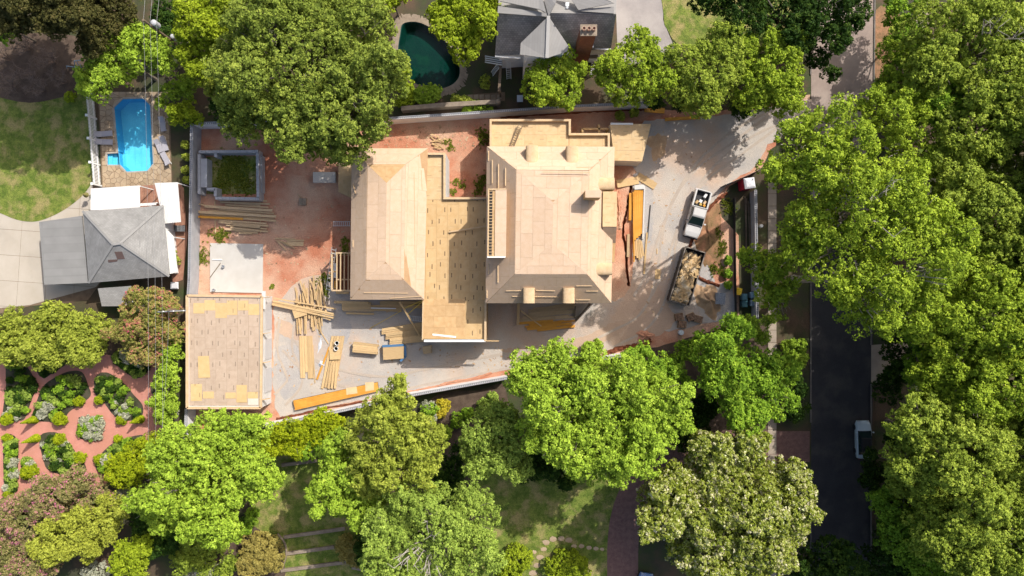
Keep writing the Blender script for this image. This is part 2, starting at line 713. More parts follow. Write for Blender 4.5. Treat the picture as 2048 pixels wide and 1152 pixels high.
m_dark = flat('dark_interior', (0.03, 0.028, 0.026, 1), 0.9)
m_black = flat('black_rubber', (0.025, 0.025, 0.027, 1), 0.7)
m_steel = flat('galvanised_steel', (0.5, 0.51, 0.52, 1), 0.4, metal=0.6)
m_wire = flat('wire_aluminium', (0.3, 0.3, 0.3, 1), 0.5, metal=0.2)
m_alum = flat('ladder_aluminium', (0.62, 0.62, 0.6, 1), 0.4, metal=0.3)
m_blue = flat('blue_tarp', (0.07, 0.17, 0.32, 1), 0.5)
m_red = flat('red_plastic', (0.42, 0.02, 0.05, 1), 0.45)
m_yellow = flat('yellow_plastic', (0.75, 0.52, 0.03, 1), 0.5)
m_bin = flat('blue_grey_plastic', (0.13, 0.2, 0.25, 1), 0.5, objrand=0.3)
m_brick = mat('red_brick', A(158, 100, 78), A(138, 82, 62), 4.0, fine=14, fine_amt=0.18)
m_deckwood = mat('red_deck_wood', A(188, 142, 118), A(172, 124, 102), 2.0, fine=14, fine_amt=0.12, objrand=0.1)
m_pole = mat('pole_wood', A(150, 132, 110), A(126, 108, 90), 2.0, fine=12, fine_amt=0.2)
m_bark = mat('tree_bark', (0.16, 0.13, 0.10, 1), (0.24, 0.21, 0.17, 1), 2.0, fine=10, fine_amt=0.2)
m_palebark = mat('pale_bare_wood', (0.42, 0.38, 0.33, 1), (0.32, 0.28, 0.24, 1), 3.0, fine=10, fine_amt=0.15)
m_brownbark = mat('brown_twig', (0.20, 0.14, 0.11, 1), (0.28, 0.21, 0.17, 1), 3.0, fine=10, fine_amt=0.15)
m_sawdust = mat('sawdust', A(226, 190, 150), A(212, 172, 132), 1.5, fine=14, fine_amt=0.12)
p_osb = panel_mat('osb_sheet', A(233, 204, 175), A(227, 195, 163), dash=0.0, rnd=0.05)
p_osbd = panel_mat('osb_sheet_printed', A(232, 198, 148), A(224, 186, 132), dash=0.95, rnd=0.05)
p_osbf = panel_mat('osb_sheet_faint_print', A(238, 208, 162), A(230, 196, 146), dash=0.3, rnd=0.05)
p_ply = panel_mat('plywood_warm', A(232, 194, 144), A(218, 176, 124), dash=0.0)
p_old = panel_mat('weathered_sheet', A(216, 193, 170), A(204, 180, 157), dash=0.6, rnd=0.05)
p_new = panel_mat('fresh_yellow_sheet', A(238, 206, 152), A(232, 196, 138), dash=0.5, rnd=0.04)
c_grey = course_mat('grey_shingle', A(178, 176, 172), A(164, 162, 158), 0.16, rnd=.16)
c_dark = course_mat('charcoal_shingle', A(176, 172, 168), A(150, 147, 145), 0.24, dark=0.6)
c_pale = course_mat('pale_ribbed_roof', A(172, 169, 165), A(166, 163, 159), 0.30, dark=0.88, rnd=0.08, tabs=30.0)

# ================================================================== SETTING
POOL = [(227.5, 215), (245.5, 197.7), (287, 196.7), (301, 211), (307, 327.5), (295, 342), (253, 343.6), (240, 330),
        (214.5, 329.7), (214, 305), (236, 303.5)]
POND = smooth([(800, 70), (806, 48), (832, 44), (858, 54), (884, 76), (908, 104), (919, 134), (917, 156), (900, 172),
               (874, 178), (845, 172), (818, 160), (800, 130), (796, 100)], 5)
TRENCH_C = [(1262, 372), (1258, 400), (1254, 420), (1248, 445), (1246, 470), (1252, 500), (1252, 530), (1256, 560), (1258, 572)]
TR = []
_rg = random.Random(3)
_c = smooth(TRENCH_C, 5, closed=False)
_l, _r = offset_line([Vector(p) for p in _c], (2.6, -2.6))
TR = [(x + _rg.uniform(-1.3, 1.3), y) for x, y in _l] + [(x + _rg.uniform(-1.3, 1.3), y) for x, y in _r[::-1]]

pool2, pond2, tr2 = px2(POOL), px2(POND), px2(TR)
BIG = 170
sheet('ground', [(-BIG, -BIG), (BIG, -BIG), (BIG, BIG), (-BIG, BIG)], 0.0, m_ground, [pool2, pond2, tr2])

# construction lot: red clay with gravel on it
LOT = ragged([(388, 250), (760, 238), (1000, 228), (1300, 218), (1420, 226), (1560, 200), (1620, 190), (1620, 245), (1540, 300),
              (1525, 335), (1460, 372), (1430, 420), (1478, 470), (1478, 650), (1400, 668), (1330, 690), (1180, 722), (1015, 757),
              (760, 806), (520, 853), (392, 865), (386, 560)], 1.0, 14, 2)
sheet('clay_ground', px2(LOT), 0.02, m_clay, [tr2])
GRAV = ragged([(1288, 240), (1420, 232), (1560, 212), (1622, 196), (1622, 240), (1535, 290), (1515, 330), (1450, 372), (1424, 412),
               (1404, 455), (1392, 500), (1398, 548), (1420, 568), (1462, 560), (1470, 640), (1400, 650), (1330, 664), (1262, 690),
               (1150, 716), (1000, 742), (820, 782), (700, 806), (560, 836), (552, 815), (545, 740), (549, 610), (600, 560),
               (640, 548), (690, 560), (720, 580), (960, 585), (1200, 590), (1232, 606), (1262, 575), (1266, 520), (1264, 440),
               (1270, 380), (1276, 350), (1262, 330)], 2.6, 9, 5)
sheet('gravel_yard', px2(GRAV), 0.035, m_gravel)
for k, pts in enumerate(([(552, 700), (590, 690), (606, 720), (600, 770), (572, 800), (556, 770)], [(1268, 350), (1300, 362), (1306, 430), (1300, 490), (1282, 500), (1272, 430)],
                         [(1392, 510), (1420, 540), (1428, 575), (1404, 590), (1392, 560)], [(640, 620), (700, 640), (690, 690), (640, 680)], [(1424, 600), (1466, 590), (1470, 636), (1440, 642)])):
    sheet('gravel_patch', px2(ragged(smooth(pts, 5), 1.8, 4, 30 + k)), 0.045, m_stonegrey)
for k, pts in enumerate(([(1000, 700), (1100, 690), (1180, 668), (1240, 640), (1250, 660), (1190, 690), (1100, 712)], [(1300, 560), (1330, 600), (1350, 640), (1320, 668), (1240, 690), (1262, 640)],
                         [(560, 640), (600, 660), (592, 680), (556, 664)])):
    sheet('dirt_patch', px2(ragged(smooth(pts, 5), 2.2, 4, 50 + k)), 0.041, mat('dusty_dirt', A(218, 188, 162), A(206, 180, 158), .4, fine=10, fine_amt=.1))
# open trench beside the house
mb = MB()
_n = len(_c)
for i in range(_n - 1):
    l0, l1 = P(*TR[i], 0.0), P(*TR[i + 1], 0.0)
    r0, r1 = P(*TR[2 * _n - 1 - i], 0.0), P(*TR[2 * _n - 2 - i], 0.0)
    for q in (l0, l1, r0, r1):
        q.z = 0.02
    m0, m1 = (l0 + r0) / 2, (l1 + r1) / 2
    m0.z = m1.z = -0.45
    mb.poly([l0, l1, m1, m0])
    mb.poly([m0, m1, r1, r0])
mb.build('trench', m_wetclay, kind='structure')


def lumps(name, pts, wpx, hgt, mt, seed, label=None):
    """a low ragged ridge of thrown-up soil along a pixel line"""
    rg = random.Random(seed)
    c = smooth(pts, 8, closed=False)
    rows = []
    for (x, y) in c:
        p = P(x, y)
        rows.append(p)
    mb = MB()
    Lf, Rt = offset_line([Vector((p.x, p.y)) for p in rows], (1, -1))
    vs = []
    k = 5
    for i, p in enumerate(rows):
        ctr = Vector((p.x, p.y))
        for j in range(k):
            t = j / (k - 1) * 2 - 1
            wv = (wpx / 17.07) * rg.uniform(0.6, 1.3) / 2
            d = (Vector(Lf[i]) - ctr) * (-t * wv)
            z = 0.03 + (1 - t * t) * hgt * rg.uniform(0.4, 1.4)
            if i in (0, len(rows) - 1) or j in (0, k - 1):
                z = 0.0
            vs.append((ctr.x + d.x, ctr.y + d.y, z))
    fs = []
    for i in range(len(rows) - 1):
        for j in range(k - 1):
            fs.append((i * k + j, i * k + j + 1, (i + 1) * k + j + 1, (i + 1) * k + j))
    mb.add(vs, fs)
    return mb.build(name, mt, kind='structure', label=label, fix=True)


lumps('soil_ridge', [(552, 838), (580, 832), (610, 826), (650, 816), (700, 808), (735, 800)], 5, 0.16, m_wetclay, 1)
lumps('soil_ridge', [(825, 784), (870, 774), (900, 764), (940, 758), (985, 745)], 6, 0.14, m_clay, 2)
lumps('soil_ridge', [(1000, 236), (1060, 229), (1120, 226), (1180, 222), (1240, 219), (1290, 218)], 8, 0.22, m_wetclay, 3)
lumps('soil_ridge', [(1384, 530), (1378, 500), (1388, 470), (1402, 445), (1424, 410), (1455, 385)], 8, 0.2, m_wetclay, 4)
lumps('soil_ridge', [(1384, 530), (1392, 550), (1412, 562), (1440, 572)], 9, 0.2, m_wetclay, 5)
lumps('soil_ridge', [(1205, 715), (1230, 700), (1262, 694), (1290, 690), (1300, 676)], 12, 0.3, m_wetclay, 6)
lumps('soil_ridge', [(1235, 380), (1240, 420), (1238, 460)], 10, 0.2, m_clay, 7)


def mound(name, px, py, rpx, rpy, h, mt, seed, kind='stuff', label=None, rot=0):
    rg = random.Random(seed)
    mb = MB()
    c = P(px, py)
    rx, ry = rpx / 17.07, rpy / 17.07
    nr, na = 9, 28
    ph = [rg.uniform(0, 6.28) for _ in range(6)]
    vs = [(c.x, c.y, h)]
    for i in range(1, nr + 1):
        t = i / nr
        for k in range(na):
            a = 2 * math.pi * k / na
            e = 1 + 0.12 * math.sin(3 * a + ph[0]) + 0.1 * math.sin(5 * a + ph[1]) + 0.06 * math.sin(9 * a + ph[2])
            x, y = rx * t * e * math.cos(a), ry * t * e * math.sin(a)
            x, y = x * math.cos(rot) - y * math.sin(rot), x * math.sin(rot) + y * math.cos(rot)
            z = h * (math.cos(t * math.pi) * 0.5 + 0.5) * (1 + 0.35 * math.sin(4 * a + 5 * t + ph[3])) + rg.uniform(-0.04, 0.05) * min(1, 3 * (1 - t)) * (h + 0.2)
            vs.append((c.x + x, c.y + y, max(0.03, z) if i < nr else 0.005))
    fs = [(0, 1 + k, 1 + (k + 1) % na) for k in range(na)]
    for i in range(nr - 1):
        for k in range(na):
            k2 = (k + 1) % na
            fs.append((1 + i * na + k, 1 + (i + 1) * na + k, 1 + (i + 1) * na + k2, 1 + i * na + k2))
    mb.add(vs, fs)
    return mb.build(name, mt, kind=kind, label=label, smooth=True, fix=True)


mound('sawdust_heap', 1416, 600, 26, 42, 0.75, m_sawdust, 1, label='tan heap of sawdust and chips beside the dumpster', rot=0.5)
mound('sawdust_heap', 1316, 292, 28, 40, 0.12, m_sawdust, 2, label='thin spread of sawdust on the gravel by the porch')
mound('clay_mound', 1290, 672, 22, 14, 0.35, m_clay, 4, kind='structure')
mound('clay_mound', 1416, 470, 32, 78, 0.35, m_island, 5, kind='structure')
mound('clay_mound', 890, 645, 34, 22, 0.06, m_wetclay, 6, kind='structure')
mound('clay_mound', 640, 335, 60, 18, 0.1, m_clay, 7, kind='structure')
mound('clay_mound', 745, 268, 60, 14, 0.08, m_clay, 8, kind='structure')

# lawns and beds
NWL = smooth([(-90, 196), (60, 206), (176, 192), (187, 280), (188, 350), (172, 384), (142, 411), (108, 431), (72, 443), (36, 440), (0, 426), (-90, 390)], 6)
sheet('lawn', px2(NWL), 0.06, m_grass)
sheet('mulch_bed', px2(smooth([(-90, 60), (60, 66), (160, 76), (176, 130), (172, 196), (120, 208), (50, 214), (-90, 205)], 5)), 0.03, m_mulch)
sheet('lawn', px2(smooth([(1331, -90), (1500, -90), (1470, 40), (1430, 92), (1360, 90), (1335, 60), (1327, 30)], 5)), 0.05, m_grass)
sheet('lawn', px2(smooth([(960, 960), (1040, 940), (1130, 950), (1230, 940), (1262, 962), (1240, 1010), (1218, 1070), (1214, 1170), (960, 1170)], 5)), 0.03, m_grass)
sheet('lawn', px2(smooth([(512, 930), (560, 905), (650, 900), (760, 940), (760, 1170), (490, 1170), (500, 1050)], 5)), 0.03, m_grass)
sheet('lawn', px2(smooth([(1640, -90), (1700, -90), (1690, 40), (1620, 100), (1480, 95), (1500, 20)], 5)), 0.02, m_grass)
sheet('verge', px2([(1552, 255), (1618, 250), (1618, 845), (1552, 850)]), 0.03, m_ground)
sheet('verge', px2([(1752, 240), (1790, 240), (1790, 1180), (1748, 1180)]), 0.03, m_ground)
sheet('mulch_bed', px2(smooth([(860, 800), (960, 780), (1010, 775), (1010, 900), (900, 960), (860, 930)], 5)), 0.03, m_mulch)
sheet('mulch_bed', px2(smooth([(440, 1080), (480, 1045), (520, 1060), (560, 1100), (560, 1170), (430, 1170)], 5)), 0.05, m_mulch)
sheet('mulch_bed', px2(smooth([(1290, 700), (1400, 665), (1540, 660), (1545, 870), (1400, 900), (1300, 880)], 5)), 0.015, m_mulch)
sheet('grass_floor', px2([(414, 314), (512, 312), (512, 388), (414, 388)]), 0.05, m_grass)

# road with kerbs, pavement
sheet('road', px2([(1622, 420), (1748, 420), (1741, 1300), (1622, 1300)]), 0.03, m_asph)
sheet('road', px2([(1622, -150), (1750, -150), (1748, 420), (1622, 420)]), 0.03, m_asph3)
mb = MB()
wall_run(mb, px2([(1750.5, -150), (1741.5, 690)]), 0.0, 0.13, 0.16)
wall_run(mb, px2([(1741.5, 768), (1741.5, 1300)]), 0.0, 0.13, 0.16)
mb.build('kerb', m_kerb, kind='structure')
mb = MB()
wall_run(mb, px2([(1621, 250), (1621, 845)]), 0.0, 0.13, 0.16)
wall_run(mb, px2([(1621, 945), (1621, 1300)]), 0.0, 0.13, 0.16)
wall_run(mb, px2([(1621, -150), (1621, 150)]), 0.0, 0.13, 0.16)
mb.build('kerb', m_kerb, kind='structure')
pv = MB()
wall_run(pv, px2([(1544, 335), (1544, 1300)]), 0.0, 0.03, 0.9)
pave = pv.build('pavement', m_grout, kind='structure')
y = 338
while y < 1180:
    q = MB().box((*P2(1544, y + 12.2), 0.055), (0.98, 1.40, 0.06))
    q.build('paving_slab', m_walk, pave)
    y += 24.8
sheet('driveway_east', px2([(1742, 690), (1830, 684), (1830, 760), (1742, 766)]), 0.045, m_walk)
sheet('driveway_east', px2([(1826, -90), (1862, -90), (1856, 50), (1832, 60)]), 0.045, m_walk)
sheet('bare_ground', px2(smooth([(1752, 20), (1800, 30), (1830, 60), (1800, 100), (1752, 160)], 4)), 0.035, m_island)
sheet('driveway_north', px2([(1228, -90), (1331, -90), (1326, 40), (1345, 86), (1352, 125), (1236, 130)]), 0.02, m_asph2)
# paver drive to the street
_d = smooth([(1619, 893), (1560, 893), (1450, 892), (1350, 912), (1290, 955), (1258, 1015), (1246, 1085), (1246, 1200)], 6, closed=False)
_l, _r = offset_line([Vector(p) for p in _d], (31, -31))
sheet('paver_drive', px2(_l + _r[::-1]), 0.05, m_paver)

# concrete drive of the west neighbour: cast slabs with joints
def cells_grid(name, region, cell, rz, gap, z0, z1, mt, parent, origin=(0, 0)):
    reg = ccw(region)
    xs = [p[0] for p in reg]
    ys = [p[1] for p in reg]
    cx, cy = origin
    c, s_ = math.cos(rz), math.sin(rz)
    D = 60
    kx, ky = int(D / cell[0]), int(D / cell[1])
    for i in range(-kx, kx):
        for j in range(-ky, ky):
            q = []
            for (a, b) in ((gap / 2, gap / 2), (cell[0] - gap / 2, gap / 2), (cell[0] - gap / 2, cell[1] - gap / 2), (gap / 2, cell[1] - gap / 2)):
                x, y = i * cell[0] + a, j * cell[1] + b
                q.append((cx + x * c - y * s_, cy + x * s_ + y * c))
            if max(p[0] for p in q) < min(xs) or min(p[0] for p in q) > max(xs) or max(p[1] for p in q) < min(ys) or min(p[1] for p in q) > max(ys):
                continue
            q = clip(q, reg)
            if len(q) > 2 and abs(area2(q)) > 0.02:
                MB().prism(q, z0, z1).build(name, mt, parent)


dr = MB().prism(px2([(-90, 372), (186, 352), (205, 560), (176, 600), (60, 612), (-90, 650)]), -0.05, 0.012).build('driveway', m_grout, kind='structure')
cells_grid('concrete_slab', px2([(-80, 375), (184, 354), (203, 560), (174, 598), (60, 610), (-80, 648)]), (3.3, 3.0), R(-4), 0.035, 0.0, 0.04, m_conc, dr, origin=P2(40, 512))

# garden of brick paths
sheet('brick_path', px2(smooth([(-90, 705), (30, 712), (120, 716), (180, 708), (260, 712), (310, 705), (328, 760), (345, 840), (352, 872), (320, 876),
                                (285, 882), (270, 905), (235, 940), (200, 975), (130, 960), (90, 965), (40, 990), (10, 1020), (-90, 1030)], 4)), 0.03, m_brickpath)
BEDS = [
    [(12, 722), (44, 716), (70, 750), (80, 770), (66, 800), (52, 840), (34, 846), (4, 838), (10, 780)],
    [(80, 776), (108, 752), (140, 738), (168, 740), (182, 770), (186, 792), (160, 812), (140, 826), (122, 846), (70, 846), (60, 838)],
    [(186, 752), (212, 740), (250, 764), (270, 788), (290, 812), (286, 838), (250, 845), (226, 832), (206, 806), (188, 790)],
    [(226, 704), (298, 704), (306, 728), (292, 752), (270, 758), (246, 742), (222, 722)],
    [(160, 834), (205, 832), (206, 876), (182, 882), (158, 876)],
    [(8, 872), (36, 872), (38, 930), (34, 985), (20, 996), (8, 980)],
    [(76, 868), (118, 862), (152, 900), (172, 925), (176, 946), (150, 956), (98, 944), (84, 920)],
    [(190, 922), (226, 884), (286, 866), (288, 880), (252, 912), (214, 948), (192, 946)],
    [(44, 914), (66, 916), (78, 944), (62, 960), (44, 958)],
    [(40, 716), (120, 700), (170, 704), (140, 726), (100, 752), (84, 758), (60, 730)],
    [(300, 766), (345, 700), (360, 760), (358, 850), (316, 846), (308, 800)],
]
def shrink(b, k):
    cx_, cy_ = sum(q[0] for q in b) / len(b), sum(q[1] for q in b) / len(b)
    return [(cx_ + (x - cx_) * k, cy_ + (y - cy_) * k) for x, y in b]
BEDS = [shrink(b, .92) for b in BEDS]
BEDS[4] = [(158, 834), (206, 832), (207, 862), (204, 876), (182, 882), (160, 877), (157, 862)]
for i_, b in enumerate(BEDS):
    sheet('garden_bed', px2(b if i_ == 4 else smooth(b, 4)), 0.06, m_bed)

# ------------------------------------------------------------------ swimming pool with flagstone deck
def voronoi(region, n, seed, gap):
    rg = random.Random(seed)
    reg = ccw(region)
    xs = [p[0] for p in reg]
    ys = [p[1] for p in reg]
    pts = []
    tries = 0
    def inside(p):
        return all((reg[(i + 1) % len(reg)][0] - reg[i][0]) * (p[1] - reg[i][1]) - (reg[(i + 1) % len(reg)][1] - reg[i][1]) * (p[0] - reg[i][0]) > 0 for i in range(len(reg)))
    mind = 0.72 * math.sqrt(abs(area2(reg)) / max(n, 1))
    while len(pts) < n and tries < 6000:
        tries += 1
        p = (rg.uniform(min(xs), max(xs)), rg.uniform(min(ys), max(ys)))
        if inside(p) and all(math.hypot(p[0] - q[0], p[1] - q[1]) > mind for q in pts):
            pts.append(p)
    out = []
    for i, p in enumerate(pts):
        cell = list(reg)
        for j, q in enumerate(pts):
            if i == j:
                continue
            dx, dy = q[0] - p[0], q[1] - p[1]
            L = math.hypot(dx, dy)
            if L > 4:
                continue
            mx, my = p[0] + dx / 2 - dx / L * gap / 2, p[1] + dy / 2 - dy / L * gap / 2
            a = (mx + dy / L * 50, my - dx / L * 50)
            b = (mx - dy / L * 50, my + dx / L * 50)
            # keep the side of p: half plane as a big quad
            quad = [a, b, (b[0] - dx / L * 100, b[1] - dy / L * 100), (a[0] - dx / L * 100, a[1] - dy / L * 100)]
            cell = clip(cell, ccw(quad))
            if len(cell) < 3:
                break
        if len(cell) >= 3 and abs(area2(cell)) > 0.01:
            out.append(cell)
    return out


deck = sheet('pool_deck', px2([(196, 184), (338, 184), (345, 376), (204, 376)]), 0.02, m_grout, [pool2])
regs = [([(200, 184), (335, 184), (335, 194.5), (200, 195)], 14), ([(200, 196), (243, 196), (226.5, 213.5)], 5),
        ([(199, 198), (226, 215), (234.5, 302), (204, 302)], 30), ([(204, 303), (212.7, 304), (213, 331), (205, 331)], 6),
        ([(205, 332), (239.5, 331.6), (252, 345), (253, 374), (206, 374)], 20), ([(253.5, 345), (295, 343.5), (297, 374), (253.5, 374)], 16),
        ([(296, 343), (308.6, 328.5), (342, 328), (343, 374), (298, 374)], 20), ([(302.3, 211), (335, 204), (341, 327), (308.4, 327)], 34),
        ([(288.3, 195.5), (335, 195.5), (335, 203), (302, 210)], 8)]
for k, (rg_, n_) in enumerate(regs):
    for cell in voronoi(px2(rg_), n_, 40 + k, 0.05):
        z1 = 0.045 + random.uniform(0, 0.012)
        MB().prism(cell, 0.0, z1).build('flagstone', m_flag, deck)
mt_pool = mat('pool_plaster', (0.24, 0.74, 0.9, 1), (0.18, 0.66, 0.85, 1), 0.6, fine=6, fine_amt=0.06, rough=0.6)
mt_poolwall = mat('pool_tile', (0.07, 0.42, 0.7, 1), None, fine=10, fine_amt=0.1)


def water_mat(name, tint, deep=0.0):
    m = bpy.data.materials.new(name)
    m.use_nodes = True
    nt = m.node_tree
    for n in list(nt.nodes):
        if n.type != 'OUTPUT_MATERIAL':
            nt.nodes.remove(n)
    L = nt.links
    tr = nt.nodes.new('ShaderNodeBsdfTransparent')
    tr.inputs[0].default_value = tint
    gl = nt.nodes.new('ShaderNodeBsdfGlossy')
    gl.inputs['Roughness'].default_value = 0.06
    fr = nt.nodes.new('ShaderNodeFresnel')
    fr.inputs['IOR'].default_value = 1.33
    tc = nt.nodes.new('ShaderNodeTexCoord')
    nz = nt.nodes.new('ShaderNodeTexNoise')
    nz.inputs['Scale'].default_value = 2.2
    nz.inputs['Detail'].default_value = 3
    L.new(tc.outputs['Object'], nz.inputs['Vector'])
    bp = nt.nodes.new('ShaderNodeBump')
    bp.inputs['Strength'].default_value = 0.35
    bp.inputs['Distance'].default_value = 0.08
    L.new(nz.outputs[0], bp.inputs['Height'])
    L.new(bp.outputs[0], gl.inputs['Normal'])
    L.new(bp.outputs[0], fr.inputs['Normal'])
    mx = nt.nodes.new('ShaderNodeMixShader')
    L.new(fr.outputs[0], mx.inputs[0])
    L.new(tr.outputs[0], mx.inputs[1])
    L.new(gl.outputs[0], mx.inputs[2])
    L.new(mx.outputs[0], nt.nodes['Material Output'].inputs[0])
    return m


pr = thing('swimming_pool', 'bright blue eight-sided swimming pool with corner steps', 'pool', P(262, 270))
main = px2([(227.5, 215), (245.5, 197.7), (287, 196.7), (301, 211), (307, 327.5), (295, 342), (253, 343.6), (239.6, 330)])
mb = MB()
ring = ccw(main)
n = len(ring)
ctr = Vector((sum(p[0] for p in ring) / n, sum(p[1] for p in ring) / n))
inner = [tuple(ctr + (Vector(p) - ctr) * 0.985) for p in ring]
mb.add([(x, y, -1.35) for x, y in inner], [tuple(range(n))])
mb.build('pool_floor', mt_pool, pr)
mb = MB()
for i in range(n):
    j = (i + 1) % n
    a, b = ring[i], ring[j]
    # leave the wall open where the steps come in
    mb.add([(*a, 0.0), (*b, 0.0), (*inner[j], -1.35), (*inner[i], -1.35)], [(0, 1, 2, 3)])
mb.build('pool_wall', mt_poolwall, pr)
for k, (xa, xb, z) in enumerate(((214.2, 222, -0.3), (222, 230, -0.5), (230, 240, -0.75))):
    q = px2([(xa, 305), (xb, 303.8), (xb, 329.6), (xa, 329.6)])
    MB().prism(q, -1.35, z).build('step', mt_pool, pr)
mb = MB()
st = px2([(214, 304.8), (240, 303), (240, 330), (214.4, 330)])
for a, b in ((0, 1), (2, 3), (3, 0)):
    mb.add([(*st[a], 0.0), (*st[b], 0.0), (*st[b], -1.2), (*st[a], -1.2)], [(0, 1, 2, 3)])
mb.build('step_wall', mt_poolwall, pr)
mb = MB()
mb.add([(x, y, -0.13) for x, y in pool2], [tuple(range(len(pool2)))])
mb.build('water', water_mat('pool_water', (0.72, 0.94, 0.99, 1)), pr)
rg_ = [Vector(p) for p in pool2]
for i in range(len(pool2)):
    a, b = Vector(pool2[i]), Vector(pool2[(i + 1) % len(pool2)])
    L = (b - a).length
    k = max(1, round(L / 0.9))
    d = (b - a) / L
    nn = Vector((-d.y, d.x))
    cc = Vector((sum(p.x for p in rg_), sum(p.y for p in rg_))) / len(rg_)
    if nn.dot((a + b) / 2 - cc) < 0:
        nn = -nn
    for q in range(k):
        s0, s1 = a + d * (L * q / k + 0.01), a + d * (L * (q + 1) / k - 0.01)
        pl = [tuple(s0 - nn * 0.02), tuple(s1 - nn * 0.02), tuple(s1 + nn * 0.16), tuple(s0 + nn * 0.16)]
        MB().prism(pl, -0.08, 0.07).build('coping_stone', m_coping, pr)

# dark freeform pool of the north neighbour
pd = thing('garden_pool', 'dark teal kidney-shaped pool half hidden under the large oak', 'pool', P(860, 115))
mt_pond = mat('dark_pool_plaster', (0.012, 0.07, 0.06, 1), (0.01, 0.05, 0.05, 1), 0.4, fine=6, fine_amt=0.08, c3=(0.04, 0.17, 0.08, 1), scale3=0.16, lo3=0.58, hi3=0.8)
ring = ccw(pond2)
n = len(ring)
ctr = Vector((sum(p[0] for p in ring) / n, sum(p[1] for p in ring) / n))
inner = [tuple(ctr + (Vector(p) - ctr) * 0.86) for p in ring]
mb = MB()
mb.add([(x, y, -1.3) for x, y in inner], [tuple(range(n))])
for i in range(n):
    j = (i + 1) % n
    mb.add([(*ring[i], 0.02), (*ring[j], 0.02), (*inner[j], -1.3), (*inner[i], -1.3)], [(0, 1, 2, 3)])
mb.build('pool_shell', mt_pond, pd)
mb = MB()
mb.add([(x, y, -0.15) for x, y in ring], [tuple(range(n))])
mb.build('water', water_mat('pond_water', (0.36, 0.72, 0.64, 1)), pd)
out = [tuple(ctr + (Vector(p) - ctr) * 1.12) for p in ring]
out2 = [tuple(ctr + (Vector(p) - ctr) * 1.23) for p in ring]
rg2 = random.Random(9)
for i in range(n):
    j = (i + 1) % n
    MB().prism([ring[i], ring[j], tuple(Vector(out[j]) * 0.985 + Vector(ring[j]) * 0.015), out[i]], -0.05, 0.05 + rg2.uniform(0, 0.02)).build('coping_stone', m_stone, pd)
    MB().prism([tuple(Vector(out[i]) * 1.0), out[j], tuple(Vector(out2[j]) + Vector((rg2.uniform(-.2, .2), rg2.uniform(-.2, .2)))), out2[i]], -0.05, 0.03 + rg2.uniform(0, 0.015)).build('paving_stone', m_stone, pd)

# wood chips, stones and litter over the yard: nobody could count them
lt = MB()
_g = random.Random(19)
for k in range(900):
    x, y = _g.choice(((_g.uniform(550, 850), _g.uniform(600, 790)), (_g.uniform(1270, 1420), _g.uniform(260, 640)), (_g.uniform(395, 700), _g.uniform(400, 580)), (_g.uniform(760, 960), _g.uniform(250, 300)), (_g.uniform(870, 1180), _g.uniform(690, 750))))
    c = P(x, y)
    s_ = _g.choice((.05, .07, .1, .16))
    lt.box((c.x, c.y, .05), (s_ * _g.uniform(.6, 2.5), s_, .03), _g.uniform(0, 3.1))
lt.build('wood_litter', mat('litter_chip', A(236, 208, 170), A(170, 130, 100), 0.9, fine_amt=0), None, 'scattered chips and offcuts over the building yard', 'litter', kind='stuff')

# wheel tracks worn into the yard
tz_ = 0.046
m_track = mat('wheel_track', A(208, 192, 175), A(198, 184, 170), .6, fine=10, fine_amt=.14)
for k, pts in enumerate(([(1610, 214), (1500, 258), (1420, 320), (1362, 400), (1338, 480), (1326, 560), (1290, 640), (1200, 690)], [(1560, 232), (1470, 300), (1392, 360), (1346, 440), (1312, 540), (1280, 600)],
                         [(1100, 708), (980, 728), (860, 752), (760, 768), (640, 742), (575, 690)], [(560, 800), (590, 760), (570, 700), (575, 640)])):
    c_ = smooth(pts, 6, closed=False)
    for o_ in (-15, 15):
        l_, r_ = offset_line([Vector(q) for q in c_], (o_ + 2.4, o_ - 2.4))
        rg_ = random.Random(60 + k)
        ring_ = [(x + rg_.uniform(-1, 1), y + rg_.uniform(-1, 1)) for x, y in l_ + r_[::-1]]
        tz_ += 0.004
        sheet('wheel_track', px2(ring_), tz_, m_track)

# ================================================================== BUILDINGS
SHR = random.Random(21)


